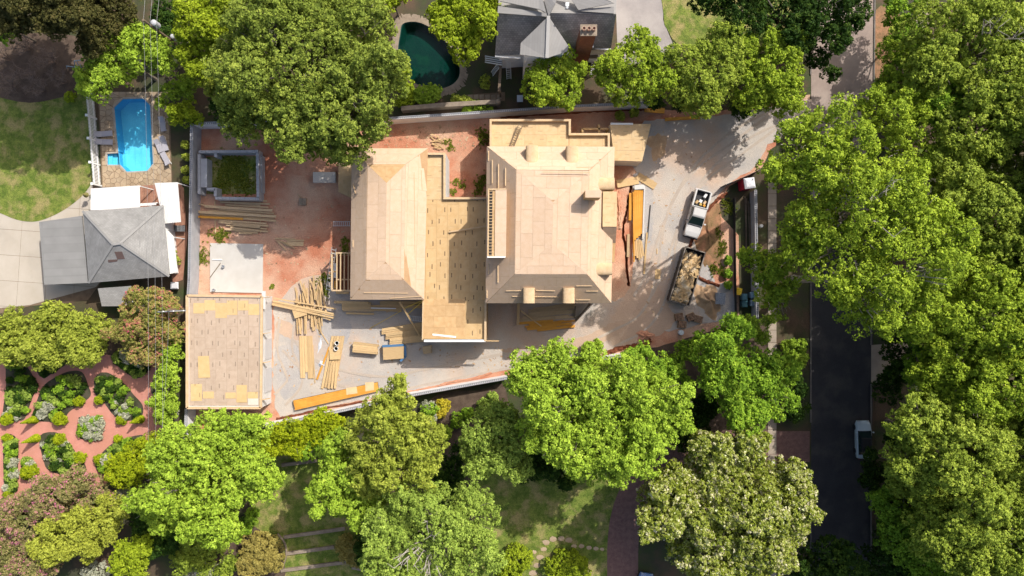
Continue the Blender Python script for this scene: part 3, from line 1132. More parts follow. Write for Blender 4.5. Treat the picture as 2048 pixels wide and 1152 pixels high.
def sheets(poly, parent, mt, udir=None, size=(2.44, 1.22), t=0.02, gap=0.016, name='roof_panel', off=(0, 0), lift=0.012, minarea=0.06):
    """cover a convex planar 3D polygon with real sheets laid in running bond"""
    poly = [Vector(p) for p in poly]
    nm = normal(poly)
    if nm.z < 0:
        poly = poly[::-1]
        nm = -nm
    u = Vector(udir) if udir is not None else (poly[1] - poly[0])
    u = (u - nm * u.dot(nm)).normalized()
    v = nm.cross(u)
    o = poly[0]
    p2 = ccw([((p - o).dot(u), (p - o).dot(v)) for p in poly])
    umin, umax = min(p[0] for p in p2), max(p[0] for p in p2)
    vmin, vmax = min(p[1] for p in p2), max(p[1] for p in p2)
    a, b = size
    j = 0
    vv = vmin - off[1]
    while vv < vmax:
        uu = umin - off[0] - (a / 2 if j % 2 else 0)
        while uu < umax:
            r = [(uu + gap / 2, vv + gap / 2), (uu + a - gap / 2, vv + gap / 2), (uu + a - gap / 2, vv + b - gap / 2), (uu + gap / 2, vv + b - gap / 2)]
            q = clip(r, p2)
            if len(q) > 2 and abs(area2(q)) > minarea:
                z0 = lift
                z1 = lift + t + SHR.uniform(0, 0.007)
                k = len(q)
                mb = MB()
                fl = SHR.random() < 0.5
                vs = [o + u * x + v * y + nm * z0 for x, y in q] + [o + u * x + v * y + nm * z1 for x, y in q]
                fs = [tuple(range(k, 2 * k))] + [(i, (i + 1) % k, k + (i + 1) % k, k + i) for i in range(k)]
                mb.add(vs, fs)
                uvp = [((y - vv) if not fl else b - (y - vv), (x - uu) if not fl else a - (x - uu)) for x, y in q]
                uv = list(uvp)
                for i in range(k):
                    uv += [uvp[i], uvp[(i + 1) % k], uvp[(i + 1) % k], uvp[i]]
                mb.uv = uv
                mb.build(name, mt, parent)
            uu += a
        vv += b
        j += 1


def uvslab(mb, pts, t):
    """roof plane with UVs in metres: u along the eave (first edge), v upslope"""
    pts = [Vector(p) for p in pts]
    nm = normal(pts)
    if nm.z < 0:
        pts = [pts[1], pts[0]] + pts[:1:-1]
        nm = normal(pts)
    u = (pts[1] - pts[0]).normalized()
    v = nm.cross(u)
    n = len(pts)
    uvp = [((p - pts[0]).dot(u), (p - pts[0]).dot(v)) for p in pts]
    mb.add(pts + [p - nm * t for p in pts], [tuple(range(n)), tuple(range(2 * n - 1, n - 1, -1))] + [(n + i, n + (i + 1) % n, (i + 1) % n, i) for i in range(n)])
    if mb.uv is None:
        mb.uv = []
    mb.uv += uvp + uvp[::-1]
    for i in range(n):
        mb.uv += [uvp[i], uvp[(i + 1) % n], uvp[(i + 1) % n], uvp[i]]
    return mb


# ------------------------------------------------------------------ the house under construction
house = thing('house_under_construction', 'large unfinished house of bare tan roof sheathing filling the red clay lot', 'house', P(960, 450))

# --- main (east) wing: steep hips up to a low hipped crown
EZ, PZ, CZ = 7.75, 10.55, 10.85
e = [P(974, 294, EZ), P(1229, 294, EZ), P(1222, 606, EZ), P(972, 606, EZ)]          # NW NE SE SW
p = [P(1033, 340, PZ), P(1178, 342, PZ), P(1174, 548, PZ), P(1030, 548, PZ)]
r1, r2 = P(1106, 404, CZ), P(1104, 488, CZ)
base = MB()
faces = [[e[3], e[2], p[2], p[3]], [e[2], e[1], p[1], p[2]], [e[1], e[0], p[0], p[1]], [e[0], e[3], p[3], p[0]],
         [p[3], p[2], r2], [p[2], p[1], r1, r2], [p[1], p[0], r1], [p[0], p[3], r2, r1]]
for f in faces:
    base.poly(f)
base.poly([e[0], e[1], e[2], e[3]])
mroof = base.build('roof', m_under, house, label='hipped roof of the main east wing with barrel dormers', fix=True)
for i, f in enumerate(faces):
    sheets(f, mroof, p_osb if i != 6 else p_osb, off=(0.3 * i, 0.1 * i))
# west and south slope toe boards
mb = None
def strip_on(f, a, b, off, wd=0.10, h=0.06, mt=m_frame, par=mroof, name='toe_board'):
    """a nailed cleat lying on a roof face between two pixel points (projected on the face plane)"""
    nm = normal(f)
    if nm.z < 0:
        nm = -nm
    def hit(px, py):
        d = P(px, py, 0) - Vector((0, 0, CAM_H))
        o = Vector((0, 0, CAM_H))
        t = (Vector(f[0]) - o).dot(nm) / d.dot(nm)
        return o + d * t + nm * off
    q = MB().beam(hit(*a), hit(*b), wd, h)
    q.build(name, mt, par)
    return hit
for a, b in (((978, 302), (978, 322)), ((985.5, 320), (985.5, 367)), ((998, 328), (998, 377)), ((1012, 336), (1012, 372)),
             ((978, 528), (978, 548)), ((997, 530), (997, 566)), ((975, 580), (975, 596))):
    strip_on(faces[3], a, b, 0.07)
for a, b in (((1152, 571), (1184, 571)), ((1172, 581.5), (1196, 581.5)), ((1012, 581), (1044, 580.5)), ((1024, 592), (1120, 593)), ((1072, 580), (1110, 581)),
             ((1152, 599), (1180, 599))):
    strip_on(faces[0], a, b, 0.06, 0.07, 0.05)
for a, b in (((1085, 345), (1180, 346)), ((1152, 336), (1184, 336))):
    strip_on(faces[2], a, b, 0.06, 0.06, 0.04)
# walls of the main wing
def inset(q, d):
    c = sum((Vector(x) for x in q), Vector()) / len(q)
    return [Vector(x) + (c - Vector(x)).normalized() * d for x in q]
we = inset(e, 0.5)
mb = MB().prism([(x.x, x.y) for x in we], 0.0, EZ - 0.02)
mb.build('wall', m_osbpl, house, label='sheathed walls of the main east wing')
# fascia boards under the eaves
for i in range(4):
    a, b = e[i], e[(i + 1) % 4]
    MB().beam(a - Vector((0, 0, 0.12)), b - Vector((0, 0, 0.12)), 0.05, 0.2).build('fascia', m_frame, mroof)

# shed dormer on the west slope (flat roofed box)
dz = 11.0
d4 = [P(976, 379.5, dz), P(1012.5, 379.5, dz), P(1011, 513.5, dz), P(974.5, 513.5, dz)]
dor = MB()
lo = [Vector((q.x, q.y, z)) for q, z in zip(d4, (7.7, 9.0, 9.0, 7.7))]
dor.hexa([lo[3], lo[2], lo[1], lo[0]], [d4[3], d4[2], d4[1], d4[0]])
dobj = dor.build('dormer', m_osbpl, house, label='long flat-roofed dormer box on the west slope of the main wing')
dq = [d4[0] + Vector((0.75, 0, 0)), d4[1] + Vector((0.05, 0, 0)), d4[2] + Vector((0.05, -.05, 0)), d4[3] + Vector((0.75, 0, 0))]
sheets([q + Vector((0, 0, 0.06)) for q in dq], dobj, p_osb, udir=(0, 1, 0))
edge = MB()
edge.beam(d4[0] + Vector((0.06, 0, 0.06)), d4[3] + Vector((0.06, 0, 0.06)), 0.12, 0.12)
edge.build('edge_board', m_frame, dobj)
edge = MB().beam(d4[0] + Vector((0, 0.04, 0.08)), d4[1] + Vector((0, 0.04, 0.08)), 0.12, 0.12)
edge.build('edge_board', m_frame, dobj)
edge = MB().beam(d4[3] + Vector((0, -0.04, 0.08)), d4[2] + Vector((0, -0.04, 0.08)), 0.12, 0.12)
edge.build('edge_board', m_white, dobj)
gp = MB()
gp.beam(d4[0] + Vector((0.3, -0.1, 0.005)), d4[3] + Vector((0.3, 0.1, 0.005)), 0.3, 0.01)
gp.build('open_gap', m_dark, dobj)
for i in range(22):
    t = (i + 0.5) / 22
    a = d4[0].lerp(d4[3], t)
    MB().box((a.x + 0.33, a.y, a.z + 0.05), (0.42, 0.05, 0.09)).build('rafter_tail', m_frame, dobj)

# site-built chimney on the crown
ct = P(1186, 388, 12.5)
mb = MB().box((ct.x, ct.y, 11.35), (1.55, 0.72, 2.3))
ch = mb.build('chimney', m_osbpl, house)
sheets([Vector((ct.x - .775, ct.y - .36, 12.5)), Vector((ct.x + .775, ct.y - .36, 12.5)), Vector((ct.x + .775, ct.y + .36, 12.5)), Vector((ct.x - .775, ct.y + .36, 12.5))], ch, p_osb)


def barrel(px, py, z, wd, ln, ang, hh):
    """small barrel-vaulted dormer; front faces along ang"""
    c = P(px, py, z)
    M = Matrix.Translation(c) @ Matrix.Rotation(ang, 4, 'Z')
    mb = MB()
    n = 12
    secs = []
    for x in (-ln / 2, ln / 2):
        s_ = [Vector((x, -wd / 2, -hh)), Vector((x, -wd / 2, -wd * 0.22))]
        for k in range(n + 1):
            a = math.pi * (1 - k / n)
            s_.append(Vector((x, math.cos(a) * wd / 2, math.sin(a) * wd * 0.22 - wd * 0.22)))
        s_.append(Vector((x, wd / 2, -hh)))
        secs.append([M @ q for q in s_])
    mb.loft(secs)
    o = mb.build('barrel_dormer', m_frame, house, fix=True)
    # dark window opening in the front with an arched frame
    fr = MB()
    pts = [Vector((ln / 2 + 0.012, math.cos(math.pi * (1 - k / n)) * wd * 0.36, math.sin(math.pi * (1 - k / n)) * wd * 0.15 - wd * 0.24)) for k in range(n + 1)]
    pts = [Vector((ln / 2 + 0.012, -wd * 0.36, -hh * 0.75))] + pts + [Vector((ln / 2 + 0.012, wd * 0.36, -hh * 0.75))]
    fr.poly([M @ q for q in pts])
    fr.build('window_opening', m_dark, o)
    return o


barrel(1064, 309, 9.75, 1.25, 1.9, R(90), 1.5)
barrel(1145, 310, 9.75, 1.25, 1.9, R(90), 1.5)
barrel(1058, 591, 9.6, 1.2, 1.6, R(-90), 1.4)
barrel(1138, 591, 9.6, 1.2, 1.6, R(-90), 1.4)
barrel(1213, 367, 9.55, 1.25, 1.7, 0.0, 1.4)
barrel(1206, 538, 9.6, 1.25, 1.9, 0.0, 1.4)

# flat bay and lower shed on the east side
q = [P(1206, 383, 9.3), P(1234, 383, 9.3), P(1233.5, 453.5, 9.3), P(1205, 453.5, 9.3)]
mb = MB()
mb.hexa([Vector((v.x, v.y, 0)) for v in (q[3], q[2], q[1], q[0])], [q[3], q[2], q[1], q[0]])
bay = mb.build('bay', m_osbpl, house)
sheets(q, bay, p_osbf, udir=(1, 0, 0))
q = [P(1205, 453.8, 9.25), P(1233.5, 453.8, 9.25), P(1231, 485.5, 7.4), P(1213, 485.5, 7.4)]
mb = MB().slab([q[0], q[1], q[2], q[3]], 0.3)
sh = mb.build('bay_roof', m_osbpl, house, fix=True)
sheets([q[3], q[2], q[1], q[0]], sh, p_osb)
lw = [P(1213, 484, 6.2), P(1231, 484, 6.2), P(1228.5, 524, 5.6), P(1221, 524, 5.6)]
mb = MB()
mb.hexa([Vector((v.x, v.y, 0)) for v in (lw[3], lw[2], lw[1], lw[0])], [lw[3], lw[2], lw[1], lw[0]])
lo_ = mb.build('lean_to', m_osbpl, house)
sheets([lw[3], lw[2], lw[1], lw[0]], lo_, p_ply)

# --- west wing
EZ2, PZ2, CZ2 = 4.9, 6.25, 6.55
e2 = [P(704, 297, EZ2), P(856, 297, EZ2), P(848, 599, EZ2), P(701, 599, EZ2)]
p2 = [P(735, 329, PZ2), P(811, 329, PZ2), P(808, 559.5, PZ2), P(732, 559.5, PZ2)]
s1, s2 = P(773, 366, CZ2), P(771, 524, CZ2)
f2 = [[e2[3], e2[2], p2[2], p2[3]], [e2[2], e2[1], p2[1], p2[2]], [e2[1], e2[0], p2[0], p2[1]], [e2[0], e2[3], p2[3], p2[0]],
      [p2[3], p2[2], s2], [p2[2], p2[1], s1, s2], [p2[1], p2[0], s1], [p2[0], p2[3], s2, s1]]
base = MB()
for f in f2:
    base.poly(f)
base.poly(e2)
wroof = base.build('roof', m_under, house, label='low hipped roof of the west wing', fix=True)
for i, f in enumerate(f2):
    sheets(f, wroof, p_ply if i == 6 else p_osb, off=(0.25 * i, 0.17 * i))
w2 = inset(e2, 0.45)
MB().prism([(x.x, x.y) for x in w2], 0.0, EZ2 - 0.02).build('wall', m_osbpl, house, label='sheathed walls of the west wing')
for i in (0, 2, 3):
    a, b = e2[i], e2[(i + 1) % 4]
    MB().beam(a - Vector((0, 0, 0.1)), b - Vector((0, 0, 0.1)), 0.05, 0.2).build('fascia', m_frame, wroof)
for a, b in (((721, 330), (721, 352)), ((707, 368), (712, 388)), ((707, 480), (707, 495))):
    strip_on(f2[3], a, b, 0.07, par=wroof)
for a, b in (((728, 585), (816, 586)), ((780, 596), (844, 592))):
    strip_on(f2[0], a, b, 0.06, 0.07, 0.05, par=wroof)
for a, b in (((828, 345), (830, 520)), ((842, 340), (844, 380))):
    strip_on(f2[1], a, b, 0.06, 0.05, 0.03, par=wroof)

# --- flat link roof between the wings with its parapets
LZ = 4.5
def flatdeck(pts, z, mt, udir, lab=None, wmat=m_osbpl, ground=0.0, **kw):
    q = [P(x, y, z) for x, y in pts]
    o = MB().prism([(v.x, v.y) for v in q], ground, z).build('flat_roof', wmat, house, label=lab)
    sheets(q, o, mt, udir=udir, **kw)
    return o
fd1 = flatdeck([(838, 400), (978, 400), (978, 600), (838, 600)], LZ, p_osbd, (0, 1, 0), 'flat printed deck linking the two wings', off=(0.4, 0.3))
fd2 = flatdeck([(846.5, 600.3), (970.5, 600.3), (969.5, 678), (845, 678)], LZ, p_osbd, (0, 1, 0), None, off=(1.0, 0.3))
sheets([P(x, y, LZ + 0.025) for x, y in ((847, 598), (930, 598), (930, 677), (846, 677))], fd2, p_ply, udir=(1, 0, 0), name='top_sheet')
fd3 = flatdeck([(846, 309), (888, 309), (888, 399.7), (846, 399.7)], LZ, p_osbf, (1, 0, 0), None)
fd4 = flatdeck([(982, 242), (1138, 242), (1138, 314), (982, 314)], 4.8, p_osbf, (1, 0, 0), 'flat deck at the north end of the main wing')
fd5 = flatdeck([(1138.3, 270), (1217, 270), (1217, 314), (1138.3, 314)], 4.8, p_osbf, (1, 0, 0), None)
fd6 = flatdeck([(1220, 248), (1302, 248), (1284, 323), (1229, 321)], 3.1, p_osbf, (1, 0, 0), 'slanted porch deck at the north-east corner', wmat=m_housewrap)


def parapet(pts, z0, z1, mt, wd=0.2, capm=m_frame, par=house):
    pl = px2(pts, z1)
    o = wall_run(MB(), pl, z0, z1, wd).build('parapet', mt, par)
    wall_run(MB(), pl, z1 + 0.003, z1 + 0.05, wd + 0.04).build('parapet_cap', capm, o)
    return o


parapet([(855, 307.5), (889, 307.5), (889, 396.5), (975, 396.5)], 0.0, LZ + 0.36, m_housewrap)
parapet([(971, 599), (970.5, 682)], 0.0, LZ + 0.36, m_osbpl)
parapet([(848, 681.5), (971, 681.5)], 0.0, LZ + 0.3, m_housewrap, 0.22, m_white)
parapet([(846, 600), (845, 680)], LZ - 0.3, LZ + 0.06, m_osbpl, 0.08)
parapet([(981.5, 296), (981.5, 240.5), (1139.5, 240.5), (1139.5, 268.5), (1217.5, 268.5), (1217.5, 298)], 0.0, 5.2, m_osbpl, 0.2)
# white flashing strip and stray cloth on the porch
MB().beam(P(1221, 247.5, 3.2), P(1266, 248, 3.2), 0.22, 0.06).build('flashing', m_white, fd6)
MB().beam(P(865, 669, LZ + 0.08), P(912, 674, LZ + 0.08), 0.2, 0.04).build('flashing', m_white, fd2)
MB().beam(P(972, 681.5, LZ), P(998, 682, LZ), 0.12, 0.2).build('beam_end', m_lum, house)
# entrance framing north of the main wing, between deck and porch
fr = MB()
for a, b in (((1165, 258), (1217, 258)), ((1165, 258), (1165, 266)), ((1198, 250), (1198, 266))):
    fr.beam(P(*a, 2.2), P(*b, 2.2), 0.2, 0.25)
for a in ((1165, 258), (1198, 250), (1216, 258)):
    q = P(*a, 2.2)
    fr.beam(q, Vector((q.x, q.y, 0)), 0.18, 0.18)
fr.build('door_framing', m_lum, house)

# open porch frame on the west side: joists on beams and posts
pf = thing('porch_frame', 'open frame of pale joists on the west side of the unfinished house', 'porch frame', P(684, 545))
zf = 2.6
cn = [(664, 506), (704, 506), (704, 581), (664, 581)]
for a, b in ((0, 1), (3, 2), (0, 3)):
    MB().beam(P(*cn[a], zf), P(*cn[b], zf), 0.16, 0.28).build('beam', m_frame, pf)
MB().beam(P(672, 559, zf - 0.25), P(704, 559, zf - 0.25), 0.14, 0.2).build('beam', m_frame, pf)
for x in (674, 681.5, 689, 697):
    MB().beam(P(x, 507.5, zf), P(x - 0.5, 579.5, zf), 0.11, 0.24).build('joist', m_frame, pf)
for x, y in ((664.5, 506.5), (664.5, 580.5), (664.5, 543)):
    q = P(x, y, zf)
    MB().beam(Vector((q.x, q.y, 0)), Vector((q.x, q.y, zf - 0.1)), 0.16, 0.16).build('post', m_frame, pf)
MB().prism(px2([(670, 512), (704, 512), (704, 580), (670, 580)]), 0.0, 0.35).build('floor', m_wetclay, pf)
MB().box((*P2(671, 541, 0.6), 0.5), (0.45, 1.7, 0.3)).build('insulation_roll', m_white, pf)
MB().box((*P2(671.5, 569, 0.6), 0.5), (0.4, 0.9, 0.28)).build('lumber_offcut', m_orange, pf)

# plywood platform west of the wing under the oak
pl = thing('plywood_platform', 'tan plywood platform in oak shade against the west wing', 'platform', P(690, 360))
q = [P(677, 322, 1.1), P(703, 322, 1.1), P(703, 396, 1.1), P(677, 384, 1.1)]
o = MB().prism([(v.x, v.y) for v in q], 0.0, 1.1).build('base', m_osbpl, pl)
sheets(q, o, p_osbf, udir=(0, 1, 0), name='deck_panel')

# ------------------------------------------------------------------ new garage
gz = 3.3
garage = thing('new_garage', 'new flat-roofed garage with weathered panels and a pale rim at the south-west corner', 'garage', P(460, 700))
q = [P(379, 595, gz), P(519, 597, gz), P(517.5, 811, gz), P(379, 811, gz)]
wl = [P(375, 591, gz), P(524, 593, gz), P(522, 815.5, gz), P(375, 815.5, gz)]
MB().prism([(v.x, v.y) for v in wl], 0.0, gz - 0.003).build('wall', m_housewrap, garage)
gr = MB().prism([(v.x, v.y) for v in q], gz - 0.1, gz + 0.004).build('roof', m_under, garage)
sheets(q, gr, p_old, udir=(0, 1, 0), off=(0.9, 0.0))
for a, b in ((0, 1), (1, 2), (2, 3), (3, 0)):
    d = (wl[b] - wl[a]).normalized() * 0.0
    MB().beam(wl[a] + Vector((0, 0, 0.07)) - d, wl[b] + Vector((0, 0, 0.07)) + d, 0.26, 0.2).build('roof_rim', m_frame, garage)
for (x0, x1, y0, y1) in ((387, 409, 606, 627), (409, 431, 600, 621), (431, 454, 606, 636), (454, 475, 601, 630), (476, 497, 601, 621), (497, 519, 608, 630),
                         (382, 404, 768, 802), (406, 428, 783, 797), (451, 472, 785, 797), (473, 494, 770, 805), (495, 516, 784, 797)):
    sheets([P(x0, y1, gz + 0.03), P(x1, y1, gz + 0.03), P(x1, y0, gz + 0.03), P(x0, y0, gz + 0.03)], gr, p_new, udir=(0, 1, 0), size=(4, 4), name='fresh_panel', t=0.012)
sheets([P(397, 756, gz + 0.05), P(420.5, 755, gz + 0.05), P(418, 711.5, gz + 0.05), P(396, 712.5, gz + 0.05)], gr, p_new, udir=P(397, 756, gz) - P(396, 712.5, gz), size=(4, 4), name='fresh_panel')
sheets([P(496, 810, gz + 0.03), P(517, 810, gz + 0.03), P(517, 797, gz + 0.03), P(496, 797, gz + 0.03)], gr, panel_mat('white_sheet', A(240, 232, 216), A(230, 222, 206)), size=(4, 4), name='fresh_panel', t=0.012)
# door openings in the east wall and the braces that prop it
for y0, y1 in ((604, 658), (676, 716), (734, 780)):
    a, b = P(540.5, y0, 0.1), P(540.5, y1, 0.1)
    xw = (wl[1].x + wl[2].x) / 2 + 0.03
    MB().box((xw, (a.y + b.y) / 2, 1.2), (0.05, abs(a.y - b.y), 2.2)).build('door_opening', flat('pale_door', A(214, 212, 212), 0.5), garage)
for y0 in (596, 668, 726, 800):
    q = P(524, y0, gz)
    xw = wl[1].x
    MB().beam(Vector((xw, q.y, 2.95)), Vector((xw + 0.75, q.y + 0.12, 2.95)), 0.06, 0.5).build('bracket', m_lum, garage)
MB().box((*P2(527, 600, 3.2), 3.1), (0.4, 2.0, 0.2)).build('lintel', m_housewrap, garage)

# ------------------------------------------------------------------ west neighbour: pyramid-roofed pool house with canopies
nb = thing('pool_house', 'grey pyramid-roofed pool house with white flat canopies beside the concrete drive', 'building', P(250, 490))
nz, naz = 3.3, 5.6
c4 = [P(165.5, 422.5, nz), P(327, 411, nz), P(339, 552.5, nz), P(177.5, 566, nz)]
a1, a2 = P(226, 489, naz), P(241, 486.5, naz)
rf = MB()
for f in ([c4[3], c4[2], a2, a1], [c4[2], c4[1], a2], [c4[1], c4[0], a1, a2], [c4[0], c4[3], a1]):
    uvslab(rf, f, 0.06)
nr = rf.build('roof', c_grey, nb)
for a, b in ((c4[0], a1), (c4[1], a2), (c4[2], a2), (c4[3], a1), (a1, a2)):
    MB().beam(a + Vector((0, 0, 0.03)), b + Vector((0, 0, 0.03)), 0.26, 0.05).build('hip_cap', flat('hip_cap_grey', A(168, 166, 162), 0.9), nr)
mp = MB()
south = [c4[3], c4[2], a2, a1]
nms = normal(south)
nms = nms if nms.z > 0 else -nms
def onplane(px, py, f, nm, off):
    o = Vector((0, 0, CAM_H))
    d = P(px, py, 0) - o
    return o + d * ((Vector(f[0]) - o).dot(nm) / d.dot(nm)) + nm * off
for pts in (((229, 503.5), (244, 503), (250, 517.5), (235, 518.5)), ((216, 519.5), (236, 518.8), (234, 523), (217, 525))):
    MB().slab([onplane(x, y, south, nms, 0.03) for x, y in pts], 0.02).build('patch', flat('brown_patch', A(120, 98, 92), 0.9), nr)
wv = inset(c4, 0.7)
MB().prism([(v.x, v.y) for v in wv], 0.0, nz - 0.05).build('wall', m_parge, nb)
cp = [P(78, 444, 2.9), P(163.5, 431.5, 2.9), P(175.5, 566, 2.9), P(88.5, 569.5, 2.9)]
mb = MB()
uvslab(mb, [cp[3], cp[2], cp[1], cp[0]], 0.18)
mb.build('carport_roof', course_mat('grey_roll_roofing', A(158, 157, 154), A(152, 151, 148), 0.9, dark=0.9, rnd=0.08, tabs=40.0), nb)
for x, y in ((84, 450), (94, 563), (168, 440), (172, 560)):
    v = P(x, y, 2.8)
    MB().box((v.x, v.y, 1.36), (0.14, 0.14, 2.72)).build('carport_post', m_white, nb)
for pts, z in ((((181.5, 377), (279, 371), (279.5, 417), (181, 420.5)), 3.0), (((309, 366), (355, 364.5), (361.5, 444), (328.5, 447)), 2.9),
               (((331, 456), (347, 473), (355, 544), (339.5, 548)), 2.6), (((280, 407), (312, 405), (312, 410), (280, 412)), 2.8)):
    v = [P(x, y, z) for x, y in pts]
    mb = MB().slab(v, 0.1)
    mb.build('canopy', m_whiteroof, nb, fix=True)
    for k in (0, 1):
        MB().box((v[k].x * 0.98 + v[2].x * 0.02, v[k].y * 0.98 + v[2].y * 0.02, z / 2 - 0.06), (0.1, 0.1, z - 0.13)).build('canopy_post', m_white, nb)
for i in range(9):
    t = (i + 0.5) / 9
    a = P(309, 366, 2.96).lerp(P(355, 364.5, 2.96), t)
    b = P(330, 447, 2.96).lerp(P(361.5, 444, 2.96), t)
    MB().beam(a, b, 0.05, 0.04).build('canopy_rib', m_whiteroof, nb)
lv = [P(195.5, 577, 2.5), P(262, 572, 2.5), P(262, 612, 2.1), P(203.5, 612.5, 2.1)]
mb = MB()
uvslab(mb, [lv[3], lv[2], lv[1], lv[0]], 0.1)
mb.build('lower_roof', c_grey, nb)
lw_ = inset(lv, 0.35)
MB().prism([(v.x, v.y) for v in lw_], 0.0, 2.0).build('wall', m_parge, nb)
# timber deck round the pool house
dk = MB().prism(px2([(272, 372), (364, 366), (376, 470), (366, 560), (345, 566), (330, 420), (276, 424)]), 0.0, 0.06).build('timber_deck', m_deckwood, nb)
for i in range(26):
    x0 = 276 + i * 3.6
    a, b = P(x0, 374, 0.08), P(x0 + 2, 424 if i < 14 else 460, 0.08)
    MB().beam(a, b, 0.17, 0.04).build('deck_board', m_deckwood, dk)

# ------------------------------------------------------------------ north neighbour house
nh = thing('neighbour_house', 'grey-shingled neighbour house with a tall brick chimney at the top edge', 'house', P(1110, 60))
rz_, ez_ = 9.4, 5.4
ra, rb = P(996, 24, rz_), P(1232, 28, rz_)
sa, sb = P(990, 112, ez_), P(1222, 98, ez_)
na_, nb_ = P(1000, -90, ez_), P(1236, -90, ez_)
mb = MB()
uvslab(mb, [sa, sb, rb, ra], 0.12)
mb.build('roof', c_dark, nh, label='dark south slope of the neighbour roof')
mb = MB()
uvslab(mb, [nb_, na_, ra, rb], 0.12)
mb.build('roof', c_pale, nh)
MB().prism([(v.x, v.y) for v in inset([sa, sb, nb_, na_], 0.6)], 0.0, ez_ - 0.15).build('wall', m_parge, nh)
MB().add([sa + Vector((0.5, .3, -.2)), na_ + Vector((.5, 0, -.2)), ra + Vector((.5, 0, -.2))], [(0, 1, 2)]).build('gable', m_parge, nh)
MB().add([sb + Vector((-.5, .3, -.2)), nb_ + Vector((-.5, 0, -.2)), rb + Vector((-.5, 0, -.2))], [(0, 1, 2)]).build('gable', m_parge, nh)
# ridge band catching the light on top of the south slope
for pts in (((996, 12), (1094, 26), (1097, 33.5), (995, 26)), ((1156, 19), (1228, 13), (1228, 27), (1155, 22))):
    v = [P(x, y, rz_ + (0.25 if k < 2 else 0.18)) for k, (x, y) in enumerate(pts)]
    mb = MB()
    uvslab(mb, [v[3], v[2], v[1], v[0]], 0.3)
    mb.build('ridge_roof', c_pale, nh)
# cross gable toward the lot
gr_t, gr_b = P(1097, 32, 9.7), P(1094, 116, 9.3)
wE = [P(1041.5, 86, 8.75), P(1040, 109, 8.75)]
eE = [P(1137.5, 93, 8.9), P(1134, 103, 8.9)]
mb = MB()
uvslab(mb, [wE[0], wE[1], gr_b, gr_t], 0.15)
uvslab(mb, [eE[1], eE[0], gr_t, gr_b], 0.15)
cg = mb.build('cross_gable_roof', c_pale, nh)
MB().beam(gr_t + Vector((0, 0, .05)), gr_b + Vector((0, 0, .05)), 0.35, 0.08).build('ridge_cap', c_pale if False else flat('pale_ridge', A(190, 187, 182), .8), cg)
gw = [Vector((v.x, v.y, 0)) for v in (wE[1], eE[1], eE[0], wE[0])]
gi = inset(gw, 0.4)
MB().prism([(v.x, v.y) for v in gi], 0.0, 8.4).build('wall', m_parge, nh)
# valley pieces running north
for pts in (((1080, -30), (1124, -30), (1110, 8), (1097, 32)), ((1124, -30), (1150, -30), (1228, 6), (1157, 20)), ((1078, -30), (1092, 25), (1078, 18), (1000, 2))):
    v = [P(x, y, rz_ + z) for (x, y), z in zip(pts, (0.6, 0.9, 0.7, 0.32))]
    mb = MB()
    uvslab(mb, [v[0], v[1], v[2]], 0.15)
    uvslab(mb, [v[0], v[2], v[3]], 0.15)
    mb.build('upper_roof', c_pale, nh)
# gutters
for a, b in (((990, 112.5), (1041, 116)), ((1136, 94), (1222, 99)), ((1136, 94), (1135, 112))):
    MB().beam(P(*a, ez_ + 0.05), P(*b, ez_ + 0.05), 0.16, 0.14).build('gutter', m_white, nh)
# brick chimney with pots
cc = P(1177, 61, 11.4)
b0 = [Vector((cc.x + dx * 0.85, cc.y + dy * 0.55, 0)) for dx, dy in ((-1, -1), (1, -1), (1, 1), (-1, 1))]
b1 = [Vector((cc.x + dx * 0.75, cc.y + dy * 0.5, 11.4)) for dx, dy in ((-1, -1), (1, -1), (1, 1), (-1, 1))]
chm = MB().hexa(b0, b1).build('chimney', m_brick, nh, label='tall red brick chimney with pale pots')
MB().box((cc.x, cc.y, 11.46), (1.7, 1.15, 0.12)).build('chimney_cap', m_stone, chm)
for dx in (-0.5, 0.0, 0.5):
    MB().lathe([(0.2, 0), (0.17, 0.45), (0.2, 0.5), (0.15, 0.5), (0.14, 0.3)], (cc.x + dx, cc.y, 11.52), 10).build('chimney_pot', flat('clay_pot', A(196, 160, 138), .9), chm)
    MB().box((cc.x + dx, cc.y - 0.52, 10.9), (0.12, 0.05, 0.8)).build('brick_rib', m_brick, chm)
MB().box((*P2(1172, 93.5, 6.0), 6.0), (1.6, 0.3, 0.5)).build('cricket', flat('zinc_sheet', A(150, 155, 160), .4), nh)
MB().box((*P2(1134, 12, 10.6), 10.55), (0.35, 0.35, 1.0)).build('vent_pipe', m_white, nh)
MB().tube([P(1134.5, 14, 10.0), P(1134.5, 14.5, 11.2)], 0.13, 8).build('vent_pipe', m_white, nh)
MB().box((*P2(1181, 108, 2.6), 2.5), (1.7, 0.9, 0.15)).build('side_porch_roof', m_stone, nh)

